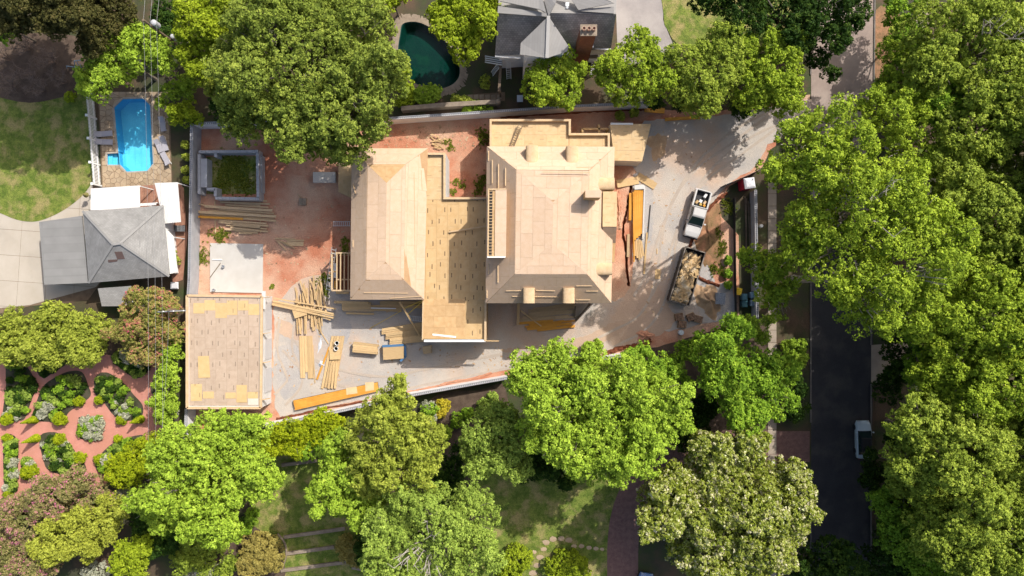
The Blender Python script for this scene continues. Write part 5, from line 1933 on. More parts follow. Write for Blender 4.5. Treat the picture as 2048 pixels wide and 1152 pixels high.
wheelie(1487, 594, 0, 'teal wheeled bin, upper left of the four bins', flat('teal_bin', (.06, .15, .19, 1), .5))
wheelie(1504, 590, .1, 'light blue wheeled bin, upper right of the four bins', flat('light_blue_bin', (.2, .32, .42, 1), .5))
wheelie(1487, 608, 0, 'dark teal wheeled bin, lower left of the four bins', flat('dark_teal_bin', (.03, .1, .12, 1), .5))
wheelie(1504, 606, 0, 'grey-blue wheeled bin, lower right of the four bins', flat('grey_blue_bin', (.16, .22, .28, 1), .5))
t = thing('storage_tote', 'yellow plastic tote left of the four wheeled bins', 'tote', (*P2(1478, 583, .4), 0), R(-15))
M = wm(t)
MB().hexa([M @ Vector((x * .22, y * .33, .02)) for x, y in ((-1, -1), (1, -1), (1, 1), (-1, 1))], [M @ Vector((x * .27, y * .38, .42)) for x, y in ((-1, -1), (1, -1), (1, 1), (-1, 1))]).build('tub', m_yellow, t)
MB().box((0, 0, .45), (.6, .82, .05), 0, M).build('lid', m_yellow, t)
# silt fence and screen fence
def fabric_fence(name, pts, h, label, mt, step=2.0):
    pl = px2(pts)
    t = thing(name, label, 'fence', (*pl[0], 0))
    wall_run(MB(), pl, 0.03, h, 0.03).build('fabric', mt, t)
    for i in range(len(pl) - 1):
        a, b = Vector(pl[i]), Vector(pl[i + 1])
        k = max(1, int((b - a).length / step))
        for j in range(k + 1):
            c = a.lerp(b, j / k)
            MB().box((c.x + .04, c.y, (h + .15) / 2), (.06, .06, h + .15)).build('post', m_pole, t)


fabric_fence('silt_fence', [(1466, 398), (1467, 470), (1468, 560), (1470, 650)], .8, 'low black silt fence between the planted mound and the wall', m_black)
fabric_fence('screen_fence', [(1441, 374), (1470, 362), (1512, 343)], 1.8, 'dark screened fence panel closing the lot entrance', flat('screen_mesh', (.25, .24, .23, 1), .8), 1.6)
fabric_fence('silt_fence', [(1480, 655), (1508, 656)], .9, 'short pale-topped fence end below the four wheeled bins', flat('grey_fence', (.4, .4, .4, 1), .8))
# portable toilet
pt = thing('portable_toilet', 'red portable toilet with a whitish roof under the street trees', 'toilet', (*P2(1486, 372, 0), 0), R(8))
M = wm(pt)
MB().box((0, 0, 1.1), (1.15, 1.15, 2.1), 0, M).build('cabin', m_red, pt)
MB().loft([[M @ Vector((x * s_, y * s_, z)) for x, y in ((-1, -1), (1, -1), (1, 1), (-1, 1))] for s_, z in ((.62, 2.16), (.6, 2.25), (.42, 2.38), (.1, 2.42))]).build('roof', flat('milky_roof', (.62, .62, .64, 1), .4), pt)
MB().box((-.585, 0, 1.1), (.03, .7, 1.8), 0, M).build('door', m_red, pt)
MB().tube([M @ Vector((.4, .4, 2.2)), M @ Vector((.4, .4, 2.6))], .06, 8).build('vent_pipe', m_white, pt)
MB().box((0, 0, .03), (1.25, 1.25, .06), 0, M).build('skid', m_black, pt)
# pipes lying along the wall
for i in range(5):
    x = 1490 + i * 3.2
    board((x, 392 + i * 5), (x + LR.uniform(-2, 4), 505 - i * 3), .1, .1, .12 + .03 * i, None, m_pole, 'thin brown pole lying along the wall east of the silt fence', 'poles along the wall')
t = MB().lathe([(.2, 0), (.2, .5), (.15, .55)], (*P2(1522, 452, .3), 0), 10).build('white_canister', m_white, None, 'small white canister outside the wall by the pavement', 'canister')

# ------------------------------------------------------------------ vehicles
def glass():
    if 'car_glass' in MATS:
        return MATS['car_glass']
    m, nt, b = nodes('car_glass')
    b.inputs['Base Color'].default_value = (.015, .03, .03, 1)
    b.inputs['Roughness'].default_value = .08
    b.inputs['Specular IOR Level'].default_value = .8
    MATS['car_glass'] = m
    return m


def paint(name, c):
    m, nt, b = nodes(name)
    b.inputs['Base Color'].default_value = c
    b.inputs['Roughness'].default_value = .3
    b.inputs['Coat Weight'].default_value = .4
    b.inputs['Coat Roughness'].default_value = .1
    f = noise_fac(nt, 1.2, lo=.3, hi=.7)
    nt.links.new(mixc(nt, f, c, tuple(x * .9 for x in c[:3]) + (1,)), b.inputs['Base Color'])
    return m


def wheel(t, M, x, y, r, wd):
    s_ = 1 if y > 0 else -1
    Mw = M @ Matrix.Translation((x, y, r)) @ Matrix.Rotation(R(90), 4, 'X')
    o = MB().lathe([(r * .62, -wd / 2), (r * .95, -wd / 2), (r, -wd / 3), (r, wd / 3), (r * .95, wd / 2), (r * .62, wd / 2)], (0, 0, 0), 20, Mw)
    w_ = o.build('wheel', m_black, t)
    MB().lathe([(r * .05, -wd * .42), (r * .6, -wd * .46), (r * .6, wd * .46), (r * .05, wd * .42)], (0, 0, 0), 14, Mw).build('rim', m_steel, w_)


def sec(x, w0, w1, zb, zt, rnd=.12):
    """rounded body section: w0 half width at sill, w1 at shoulder"""
    return [Vector((x, -w0 * .9, zb)), Vector((x, -w0, zb + .12)), Vector((x, -w1, zt - rnd)), Vector((x, -w1 + rnd * .5, zt - rnd * .2)), Vector((x, -w1 * .6, zt)),
            Vector((x, w1 * .6, zt)), Vector((x, w1 - rnd * .5, zt - rnd * .2)), Vector((x, w1, zt - rnd)), Vector((x, w0, zb + .12)), Vector((x, w0 * .9, zb))]


def pickup(loc, rz):
    t = thing('pickup_truck', 'white pickup truck with loaded bed parked on the gravel yard', 'truck', loc, rz)
    M = wm(t)
    pm = paint('truck_paint', (.6, .59, .57, 1))
    T = lambda secs: [[M @ v for v in s_] for s_ in secs]
    # cab, doors and hood
    MB().loft(T([sec(-.75, .93, .95, .42, 1.22), sec(0, .95, .97, .4, 1.22), sec(1.05, .95, .96, .4, 1.18), sec(1.25, .94, .94, .42, 1.14), sec(2.2, .92, .90, .45, 1.08), sec(2.65, .86, .80, .5, .98), sec(2.75, .78, .7, .55, .9)])).build('body', pm, t, smooth=False)
    # bed: floor, sides, bulkhead, tailgate
    MB().box((-1.75, 0, .62), (1.98, 1.6, .08), 0, M).build('bed_floor', m_black, t)
    for s_ in (-1, 1):
        MB().box((-1.75, s_ * .875, .86), (1.98, .15, .76), 0, M).build('bed_side', pm, t)
        MB().box((-1.75, s_ * .865, 1.262), (1.98, .18, .04), 0, M).build('bed_rail', pm, t)
        MB().box((-2.78, s_ * .82, .95), (.05, .14, .3), 0, M).build('tail_light', m_red, t)
        MB().box((2.71, s_ * .6, .82), (.08, .3, .16), 0, M).build('headlight', m_steel, t)
        MB().box((1.0, s_ * 1.1, 1.18), (.16, .22, .18), 0, M).build('mirror', m_black if s_ < 0 else pm, t)
        for x in (1.75, -1.72):
            wheel(t, M, x, s_ * .82, .39, .26)
            MB().box((x, s_ * .955, .72), (1.0, .05, .14), 0, M).build('wheel_arch', m_black, t)
    MB().box((-.80, 0, .92), (.08, 1.6, .7), 0, M).build('bulkhead', pm, t)
    MB().box((-2.74, 0, .94), (.06, 1.72, .62), 0, M).build('tailgate', pm, t)
    MB().box((-2.86, 0, .55), (.16, 1.8, .18), 0, M).build('bumper', m_steel, t)
    MB().box((2.8, 0, .58), (.16, 1.7, .24), 0, M).build('bumper', m_black, t)
    MB().box((2.765, 0, .8), (.03, .8, .16), 0, M).build('grille', m_black, t)
    # greenhouse
    def ring(z, xf, xr, wf, wr):
        return [Vector((xr, -wr, z)), Vector((xf, -wf, z)), Vector((xf, wf, z)), Vector((xr, wr, z))]
    lo_, hi_ = ring(1.2, 1.38, -.72, .86, .9), ring(1.86, .40, -.52, .68, .72)
    MB().loft(T([lo_, ring(1.53, .89, -.62, .77, .81), hi_, ring(1.9, .30, -.46, .58, .62)])).build('cab', pm, t)
    def win(a, b, c, d, nm_, off):
        pts = [M @ (v + Vector(off)) for v in (a, b, c, d)]
        MB().poly(pts).build(nm_, glass(), t)
    L_, H_ = lo_, hi_
    lp = lambda a, b, k: a.lerp(b, k)
    win(lp(L_[1], H_[1], .1), lp(L_[2], H_[2], .1), lp(L_[2], H_[2], .9), lp(L_[1], H_[1], .9), 'windscreen', (.02, 0, .018))
    win(lp(L_[3], H_[3], .2), lp(L_[0], H_[0], .2), lp(L_[0], H_[0], .9), lp(L_[3], H_[3], .9), 'rear_window', (-.02, 0, .01))
    for a, b, s_ in ((0, 1, -1), (3, 2, 1)):
        lo1, lo2 = lp(L_[a], H_[a], .12), lp(L_[b], H_[b], .12)
        hi1, hi2 = lp(L_[a], H_[a], .88), lp(L_[b], H_[b], .88)
        for k0, k1 in ((.06, .46), (.5, .92)):
            win(lp(lo1, lo2, k0), lp(lo1, lo2, k1), lp(hi1, hi2, k1), lp(hi1, hi2, k0), 'side_window', (0, s_ * .02, .01))
    seam = flat('panel_gap', (.06, .06, .06, 1), .8)
    for s_ in (-1, 1):
        for x in (-.7, .22, 1.12):
            MB().box((x, s_ * .957, .8), (.02, .03, .74), 0, M).build('door_seam', seam, t)
        MB().beam(M @ Vector((1.3, s_ * .78, 1.145)), M @ Vector((2.6, s_ * .68, .985)), .025, .012).build('hood_seam', seam, t)
        MB().box((.1, s_ * .975, .95), (.2, .03, .04), 0, M).build('door_handle', m_black, t)
    MB().box((1.38, 0, 1.165), (.14, 1.5, .03), 0, M).build('cowl', m_black, t)
    # things in the bed are lifted out by hand: their own objects
    rg = random.Random(4)
    k = 0
    for x, y, sx, sy, sz, mm, lab in ((-2.3, .35, .55, .3, .3, m_white, 'white box in the truck bed'), (-1.35, -.4, .4, .3, .3, m_lum, 'tan offcut in the truck bed'), (-1.2, .1, .26, .3, .2, flat('ochre_case', (.5, .36, .1, 1), .6), 'ochre tool case in the truck bed'),
                                 (-1.5, .5, .45, .3, .3, m_lum2, 'grey-brown carton in the truck bed'), (-1.15, .52, .25, .3, .35, m_orange, 'orange cooler in the truck bed'), (-1.55, 0, .35, .35, .2, m_white, 'white sack beside the ochre tool case in the truck bed')):
        c = M @ Vector((x, y, .67))
        Mb = Matrix.Translation(c) @ Matrix.Rotation(rz + rg.uniform(-.6, .6), 4, 'Z')
        MB().loft([[Mb @ Vector((a * sx / 2 * q, b * sy / 2 * q, z)) for a, b in ((-1, -1), (1, -1), (1, 1), (-1, 1))] for q, z in ((.9, 0), (1, sz * .2), (1, sz * .85), (.85, sz))]).build('cargo', mm, None, lab, 'cargo')
    return t


hd = math.atan2(-(430 - 300) * 1.0, -190 / 630 * 130)
pickup((*P2(1394.5, 428, .9), 0), math.atan2(-630, -175))


def car(name, loc, rz, label, col, dark_roof=False):
    t = thing(name, label, 'car', loc, rz)
    M = wm(t)
    pm = paint('car_paint_' + str(len(bpy.data.materials)), col)
    T = lambda secs: [[M @ v for v in s_] for s_ in secs]
    MB().loft(T([sec(-2.2, .7, .68, .45, .85), sec(-2.1, .8, .8, .35, .98), sec(-1.3, .88, .89, .3, 1.0), sec(0, .89, .9, .28, .98), sec(1.0, .88, .88, .3, .96), sec(1.8, .85, .8, .33, .84), sec(2.15, .74, .66, .4, .7)])).build('body', pm, t)
    lo_ = [Vector((-1.75, -.74, .96)), Vector((1.05, -.76, .94)), Vector((1.05, .76, .94)), Vector((-1.75, .74, .96))]
    hi_ = [Vector((-1.15, -.58, 1.43)), Vector((.25, -.6, 1.44)), Vector((.25, .6, 1.44)), Vector((-1.15, .58, 1.43))]
    MB().loft(T([lo_, hi_, [v * Vector((1, 1, 1)).x if False else Vector((v.x * .85, v.y * .8, v.z + .04)) for v in hi_]])).build('cabin', m_black if dark_roof else pm, t)
    lp = lambda a, b, k: a.lerp(b, k)
    def win(a, b, c, d, nm_, off):
        MB().poly([M @ (v + Vector(off)) for v in (a, b, c, d)]).build(nm_, glass(), t)
    win(lp(lo_[1], hi_[1], .08), lp(lo_[2], hi_[2], .08), lp(hi_[2], lo_[2], .08), lp(hi_[1], lo_[1], .08), 'windscreen', (.015, 0, .015))
    win(lp(lo_[3], hi_[3], .1), lp(lo_[0], hi_[0], .1), lp(hi_[0], lo_[0], .1), lp(hi_[3], lo_[3], .1), 'rear_window', (-.015, 0, .015))
    for a, b, s_ in ((0, 1, -1), (3, 2, 1)):
        for k0, k1 in ((.06, .48), (.52, .94)):
            l1, l2 = lp(lo_[a], hi_[a], .12), lp(lo_[b], hi_[b], .12)
            h1, h2 = lp(lo_[a], hi_[a], .88), lp(lo_[b], hi_[b], .88)
            win(lp(l1, l2, k0), lp(l1, l2, k1), lp(h1, h2, k1), lp(h1, h2, k0), 'side_window', (0, s_ * .02, .008))
    for s_ in (-1, 1):
        for x in (1.35, -1.35):
            wheel(t, M, x, s_ * .8, .32, .22)
        MB().box((.85, s_ * 1.0, .98), (.12, .18, .12), 0, M).build('mirror', pm, t)
        MB().box((2.08, s_ * .55, .66), (.14, .26, .12), 0, M).build('headlight', m_steel, t)
        MB().box((-2.2, s_ * .58, .78), (.06, .22, .14), 0, M).build('tail_light', m_red, t)
    return t


car('parked_car', (*P2(1728, 879, .8), 0), R(91), 'pale blue-white car with dark roof parked at the shaded street kerb', (.55, .66, .72, 1), True)
car('parked_car', (*P2(1288, 1184, .8), 0), R(80), 'blue car whose hood shows at the bottom edge beside the paver drive', (.12, .25, .5, 1))
car('parked_car', (*P2(1590, 1042, .8), 0), R(90), 'dark teal car mostly hidden beneath the magnolia by the street', (.08, .2, .22, 1))

# ------------------------------------------------------------------ pool furniture, fences, poles
def lounger(a, b, label, back=.35):
    A_, B_ = P(*a, .35), P(*b, .35)
    d = B_ - A_
    rz = math.atan2(d.y, d.x)
    t = thing('sun_lounger', label, 'lounger', (A_.x, A_.y, .045), rz, 'loungers round the blue pool')
    M = wm(t)
    L = d.length
    mm = flat('lounger_grey', A(196, 192, 198), .6)
    MB().box((L * .68, 0, .28), (L * .66, .62, .06), 0, M).build('seat', mm, t)
    MB().beam(M @ Vector((L * .36, 0, .29)), M @ Vector((0, 0, .62)), .62, .05).build('backrest', mm, t)
    for x in (.1, .4, .92):
        for s_ in (-1, 1):
            MB().box((L * x, s_ * .27, .125), (.05, .05, .25), 0, M).build('leg', m_white, t)
    MB().box((L * .5, .29, .24), (L, .04, .05), 0, M).build('side_rail', m_white, t)
    MB().box((L * .5, -.29, .24), (L, .04, .05), 0, M).build('side_rail', m_white, t)


lounger((191, 269), (224, 266), 'upper grey lounger at the white picket fence')
lounger((191, 283), (225, 284), 'lower grey lounger at the white picket fence')
lounger((323, 234), (327, 262), 'grey lounger farthest up the right side of the blue pool')
lounger((324, 273), (332, 301), 'grey lounger standing close beside the slanted one right of the pool')
lounger((313, 280), (322, 304), 'slanted grey lounger at the middle of the right pool edge')
lounger((338, 330), (324, 305), 'tilted grey lounger nearest the white canopy')
# picket fence
pf_ = thing('picket_fence', 'white picket fence on the left side of the blue pool', 'fence', P(190, 270))
fl = px2([(186, 164), (194, 255), (203, 372)])
mb = MB()
for i in range(2):
    a, b = Vector(fl[i]), Vector(fl[i + 1])
    k = int((b - a).length / .16)
    ang = math.atan2(b.y - a.y, b.x - a.x)
    for j in range(k):
        c = a.lerp(b, (j + .5) / k)
        mb.box((c.x, c.y, .85), (.09, .03, 1.5), ang)
mb.build('pickets', m_white, pf_, kind='stuff')
for z in (.4, 1.35):
    wall_run(MB(), [(x + .04, y) for x, y in fl], z, z + .1, .06).build('rail', m_white, pf_)
for x, y in ((186, 164), (188.5, 192), (192.5, 238), (195.5, 283), (199, 330), (203, 372)):
    MB().box((*P2(x, y), .9), (.2, .2, 1.8)).build('post', m_white, pf_)
    MB().box((*P2(x, y), 1.84), (.28, .28, .08)).build('post_cap', m_white, pf_)


def pole(base, top, z, label, tf, arm=None):
    B_, T_ = P(*base), P(*top, z)
    t = thing('utility_pole', label, 'pole', (B_.x, B_.y, 0))
    MB().tube([Vector((B_.x, B_.y, -.2)), B_.lerp(T_, .5), T_], [.19, .16, .12], 10).build('shaft', m_pole, t)
    d = (T_ - B_)
    for k, s_, (ox, oy) in tf:
        c = B_.lerp(T_, k)
        MB().lathe([(.3 * s_, 0), (.32 * s_, .08), (.32 * s_, .95 * s_), (.22 * s_, 1.05 * s_), (.05, 1.1 * s_)], (c.x + ox, c.y + oy, c.z - .5), 14).build('transformer', flat('transformer_grey', (.45, .46, .48, 1), .5), t)
    if arm:
        a, b = P(*arm[0], z - .25), P(*arm[1], z - .25)
        MB().beam(a, b, .14, .14).build('crossarm', m_wire, t)
        for k in (.05, .35, .65, .95):
            c = a.lerp(b, k)
            MB().lathe([(.05, 0), (.08, .1), (.05, .2)], (c.x, c.y, c.z + .07), 8).build('insulator', m_white, t)
    return T_


t1 = pole((387, 114), (286, 40), 11.0, 'weathered utility pole with two transformers among the north-west trees', ((.82, 1.0, (.25, .35)), (.5, .8, (.35, .3))))
t2 = pole((388, 617), (337, 620), 6.1, 'short utility pole with a pale crossarm over the crape myrtle', (), ((305, 624), (372, 621)))
t3 = pole((386, 901), (295, 948), 10.0, 'utility pole with one pale transformer in the south-west trees', ((.72, 1.0, (.15, -.45)),))
WIRES = [((290, -30), (286, 40), 10.6), ]
def wire(a, b, label, sag=.5, r=.012):
    pts = []
    for i in range(13):
        s_ = i / 12
        q = a.lerp(b, s_)
        q.z -= sag * 4 * s_ * (1 - s_)
        pts.append(q)
    MB().tube(pts, r, 5).build('power_line', m_wire, None, label, 'power line', 'power lines along the west side')
v = Vector
for k, (ox, oz, nm_) in enumerate(((0, -.1, 'left'), (.45, -.5, 'second'), (.9, -.9, 'third'))):
    a = t1 + v((ox, .1, oz))
    b = t3 + v((ox * 1.2, 0, oz))
    wire(a, b, '%s of the thin power lines running down the west side past the blue pool' % ('leftmost' if k == 0 else ('middle' if k == 1 else 'rightmost')), .4)
    wire(a, a + v((1.5 + ox, 26, 0)), '%s of the power lines leaving the frame above the two transformers' % ('leftmost' if k == 0 else ('middle' if k == 1 else 'rightmost')), .2)
wire(t2 + v((0, 0, -.1)), t3 + v((0, 0, -2)), 'low service line from the crossarm to the south-west pole', .4)
# small metal play frame
mf = thing('metal_frame', 'small bluish metal frame standing at the edge of the bare bed', 'frame', P(160, 132))
for a, b in (((148, 122, 1.6), (163, 120, 1.6)), ((153, 122, 1.6), (160, 137, 0.0)), ((133, 132, .9), (156, 135, .9)), ((160, 128, 1.4), (163, 137, 0)), ((148, 122, 1.6), (150, 134, 0)), ((133, 132, .9), (134, 137, 0))):
    MB().tube([P(*a), P(*b)], .05, 6).build('tube', flat('blue_metal', (.3, .42, .5, 1), .4), mf)
# terrace edges of the lower garden
for k, (a, b, lab) in enumerate((((568, 1074), (690, 1057), 'upper'), ((572, 1107), (668, 1094), 'middle'), ((562, 1141), (692, 1124), 'lower'), ((704, 1134), (738, 1141), 'short lower right'), ((564, 930), (634, 921), 'topmost'))):
    MB().beam(P(*a, .16), P(*b, .16), .38, .3).build('terrace_edge', m_stone, None, '%s pale stone terrace edge across the lower garden lawn' % lab, 'edging')
wall_run(MB(), px2(smooth([(556, 1066), (570, 1084), (574, 1108), (566, 1136)], 5, False)), 0, .3, .12).build('garden_edging', m_stone, None, 'thin curved edging beside the golden bush', 'edging')
for k, (x, y, r) in enumerate(((1066, 1146, 9), (1074, 1130, 8), (1080, 1114, 8), (1068, 1104, 6), (1088, 1098, 7), (1092, 1084, 8), (1106, 1078, 8), (1122, 1077, 8), (1138, 1080, 8), (1148, 1092, 6), (1163, 1092, 6), (1178, 1095, 6), (1192, 1097, 6), (1204, 1098, 5))):
    n_ = 7
    rg = random.Random(k)
    pl = [(x + r * math.cos(6.283 * i / n_) * rg.uniform(.8, 1.1), y + r * .7 * math.sin(6.283 * i / n_) * rg.uniform(.8, 1.15)) for i in range(n_)]
    MB().prism(px2(pl), 0, .07).build('stepping_stone', m_flag, None, 'flat tan stepping stone in the path at the south lawn', 'stone', 'stepping stones at the south lawn')
# outdoor chair and pots at the pool house
t = thing('patio_umbrella', 'small folded olive parasol on the drive by the white canopy', 'parasol', P(176, 391))
MB().lathe([(.3, 0), (.3, .08), (.04, .1), (.03, 1.1), (.32, 1.2), (.05, 1.8)], (*P2(177, 391, .8), .04), 10).build('canopy', flat('olive_cloth', (.2, .18, .06, 1), .8), t)
t = thing('lattice_table', 'small lattice table between the white canopies and the wall', 'table', P(359, 455))
MB().box((*P2(359, 457, .7), .7), (1.3, .7, .05)).build('top', m_dark, t)
for i in range(8):
    MB().box((*P2(350 + i * 2.6, 457, .74), .735), (.06, .7, .012)).build('slat', m_steel, t)
for x, y in ((350, 451), (368, 451), (350, 462), (368, 462)):
    MB().box((*P2(x, y, .4), .34), (.06, .06, .67)).build('leg', m_dark, t)
t = MB().loft([[Vector(P(349 + a * 8 * s_, 571 + b * 7 * s_, z)) for a, b in ((-1, -1), (1, -1), (1, 1), (-1, 1))] for s_, z in ((.9, .02), (1, .3), (1, .8), (.7, .9))])
t.build('air_conditioner', flat('pale_unit', (.6, .6, .62, 1), .5), None, 'pale air conditioning unit behind the pool house', 'appliance', fix=True)
t = MB().loft([[Vector(P(1040 + a * 6 * s_, 197 + b * 7 * s_, z)) for a, b in ((-1, -1), (1, -1), (1, 1), (-1, 1))] for s_, z in ((.9, .02), (1, .3), (1, .8), (.9, .85))])
t.build('utility_box', flat('blue_white_box', (.5, .58, .66, 1), .5), None, 'pale blue box near the north wall under the small tree', 'box', fix=True)

# ================================================================== VEGETATION
def K(*c):
    return tuple(c)


LEAF = {
    'oak': leaf_mat('oak_leaf', [(0, K(0.063, 0.092, 0.017)), (.5, K(0.224, 0.294, 0.044)), (1, K(0.394, 0.457, 0.076))]),
    'street': leaf_mat('street_leaf', [(0, K(0.070, 0.112, 0.009)), (.5, K(0.273, 0.386, 0.031)), (1, K(0.479, 0.586, 0.050))]),
    'soft': leaf_mat('soft_leaf', [(0, K(0.074, 0.114, 0.014)), (.5, K(0.272, 0.359, 0.042)), (1, K(0.461, 0.539, 0.079))]),
    'bright': leaf_mat('bright_leaf', [(0, K(0.092, 0.148, 0.013)), (.5, K(0.307, 0.458, 0.042)), (1, K(0.489, 0.634, 0.076))]),
    'deep': leaf_mat('deep_leaf', [(0, K(0.056, 0.112, 0.012)), (.5, K(0.203, 0.352, 0.027)), (1, K(0.408, 0.564, 0.050))]),
    'lime': leaf_mat('lime_leaf', [(0, K(0.089, 0.129, 0.008)), (.5, K(0.289, 0.379, 0.021)), (1, K(0.433, 0.520, 0.037))]),
    'chart': leaf_mat('chartreuse_leaf', [(0, K(0.121, 0.148, 0.012)), (.5, K(0.386, 0.418, 0.054)), (1, K(0.490, 0.558, 0.090))]),
    'olive': leaf_mat('olive_leaf', [(0, K(0.091, 0.115, 0.013)), (.5, K(0.314, 0.375, 0.048)), (1, K(0.491, 0.535, 0.085))]),
    'grey': leaf_mat('grey_leaf', [(0, K(0.078, 0.119, 0.018)), (.5, K(0.271, 0.382, 0.060)), (1, K(0.478, 0.601, 0.111))]),
    'silver': leaf_mat('silver_leaf', [(0, K(0.194, 0.210, 0.135)), (.5, K(0.389, 0.405, 0.285)), (1, K(0.648, 0.630, 0.510))]),
    'cedar': leaf_mat('cedar_leaf', [(0, K(0.045, 0.050, 0.015)), (.6, K(0.097, 0.093, 0.027)), (1, K(0.154, 0.128, 0.045))]),
    'magnolia': leaf_mat('magnolia_leaf', [(0, K(0.061, 0.088, 0.007)), (.45, K(0.260, 0.320, 0.030)), (.62, K(0.340, 0.380, 0.068)), (.76, K(0.480, 0.470, 0.204)), (.92, K(0.700, 0.660, 0.442))], trans=.15, gloss=.4, rough=.35),  # palest stops paint the glints of glossy leaves into the colour
    'myrtle': leaf_mat('myrtle_leaf', [(0, K(.09, .12, .02)), (.42, K(.28, .29, .06)), (.6, K(.38, .31, .10)), (.74, K(.44, .26, .13)), (.80, K(.52, .16, .15)), (1, K(.6, .14, .17))]),
    'pinkm': leaf_mat('pink_myrtle_leaf', [(0, K(.10, .12, .03)), (.45, K(.28, .26, .09)), (.68, K(.34, .28, .12)), (.75, K(.52, .18, .26)), (1, K(.66, .22, .36))]),
    'dark_and_shaded': leaf_mat('dark_shaded_leaf', [(0, K(.012, .03, .005)), (.5, K(.03, .07, .01)), (1, K(.10, .16, .02))]),  # dark green leaves; for the trees, shade is painted into this colour
    'gold': leaf_mat('gold_leaf', [(0, K(0.165, 0.135, 0.030)), (.5, K(0.344, 0.285, 0.075)), (1, K(0.455, 0.405, 0.120))]),
    'yellow': leaf_mat('yellow_leaf', [(0, K(0.259, 0.217, 0.015)), (.5, K(0.518, 0.433, 0.030)), (1, K(0.640, 0.574, 0.075))]),
    'topiary': leaf_mat('topiary_leaf', [(0, K(0.082, 0.125, 0.006)), (.5, K(0.291, 0.367, 0.012)), (1, K(0.486, 0.530, 0.020))]),
    'weed': leaf_mat('weed_leaf', [(0, K(0.074, 0.107, 0.011)), (.5, K(0.182, 0.229, 0.024)), (1, K(0.347, 0.337, 0.058))]),
    'white': leaf_mat('white_flower', [(0, K(0.130, 0.165, 0.075)), (.5, K(0.324, 0.345, 0.195)), (.7, K(0.729, 0.675, 0.600)), (1, K(0.800, 0.800, 0.750))]),
}
NTRI = [0]


def foliage(lobes, seed, cr=.55, leaf=.40, m=52, dens=1.0, low=-.3, flat_=.85, gap=.0, zc=0.0):
    """leaves as small rhombs gathered in clumps, clumps gathered on boughs, boughs over the outside of ellipsoids.
    lobes: (x, y, z, rx, ry, rz) in metres"""
    rng = np.random.default_rng(seed)
    lob = np.array(lobes, dtype=float)
    rb0 = cr * 2.6
    cs, os_, bt = [], [], []
    up = np.array([0, 0, 1.0])
    for i, (x, y, z, rx, ry, rz) in enumerate(lob):
        rm = (rx + ry) / 2
        rb = min(rb0, rm * .55)
        area = 2.6 * math.pi * rm * (rm * .55 + rz * .6)
        n = max(5, int(dens * area / (rb * rb * 1.75)))
        d = rng.normal(size=(n * 4, 3))
        d /= np.linalg.norm(d, axis=1)[:, None]
        d = d[d[:, 2] > low]
        # spread the boughs: drop those too near an earlier one
        keep_i = []
        for q in range(len(d)):
            if len(keep_i) >= n:
                break
            e = d[q] * np.array([rx, ry, rz])
            if all(np.sum((e - d[k] * np.array([rx, ry, rz])) ** 2) > (rb * .82) ** 2 for k in keep_i):
                keep_i.append(q)
        d = d[keep_i]
        ph = rng.uniform(0, 6.28, 4)
        rad = rng.uniform(.64, 1.10, len(d)) - rb / max(rm, .01) * .45
        c = np.array([x, y, z]) + d * np.array([rx, ry, rz]) * np.maximum(rad, .2)[:, None]
        keep = np.ones(len(c), bool)
        for j, (x2, y2, z2, a2, b2, c2) in enumerate(lob):
            if j != i:
                q = (c - np.array([x2, y2, z2])) / np.array([a2, b2, c2])
                keep &= (q * q).sum(1) > .40
        if gap > 0:
            keep &= rng.random(len(c)) > gap * .8
        c, d = c[keep], d[keep]
        for bi in range(len(c)):
            R_ = rb * rng.uniform(.65, 1.2)
            k = max(3, int(1.9 * R_ * R_ / (cr * cr)))
            e = rng.normal(size=(k, 3))
            e /= np.linalg.norm(e, axis=1)[:, None]
            e = e + .55 * d[bi] + .45 * up
            e /= np.linalg.norm(e, axis=1)[:, None]
            cs.append(c[bi] + e * R_ * rng.uniform(.6, 1.0, (k, 1)) * np.array([1, 1, .75]))
            os_.append(e)
            bt.append(np.full(k, rng.beta(2, 2)))
    C = np.concatenate(cs)
    O = np.concatenate(os_)
    BT = np.concatenate(bt)
    n = len(C)
    rc = cr * rng.uniform(.5, 1.1, n)
    ct = rng.beta(2.2, 2.2, n)
    d = rng.normal(size=(n, m, 3))
    d /= np.linalg.norm(d, axis=2)[:, :, None]
    d = d + .6 * O[:, None, :] + .25 * up
    d /= np.linalg.norm(d, axis=2)[:, :, None]
    rr = rc[:, None] * rng.uniform(.35, 1.0, (n, m)) ** .5
    pos = C[:, None, :] + d * rr[:, :, None] * np.array([1, 1, flat_])
    nr = d * .62 + up * .34 + rng.normal(size=(n, m, 3)) * .45
    nr /= np.linalg.norm(nr, axis=2)[:, :, None]
    rv = rng.normal(size=(n, m, 3))
    t = np.cross(nr, rv)
    t /= np.linalg.norm(t, axis=2)[:, :, None] + 1e-9
    b = np.cross(nr, t)
    s = leaf * rng.uniform(.55, 1.25, (n, m, 1))
    v = np.stack([pos + t * s * .58, pos - t * s * .36 + b * s * .36, pos - t * s * .36 - b * s * .36], axis=2)
    tint = np.clip(.3 * BT[:, None] + .35 * ct[:, None] + .35 * rng.random((n, m)), 0, 1)
    tint = np.clip((tint - .5) * 1.35 + .5, 0, 1)
    v = v.reshape(-1, 3)
    v[:, 2] = np.maximum(v[:, 2], .04)
    return v, tint.reshape(-1)


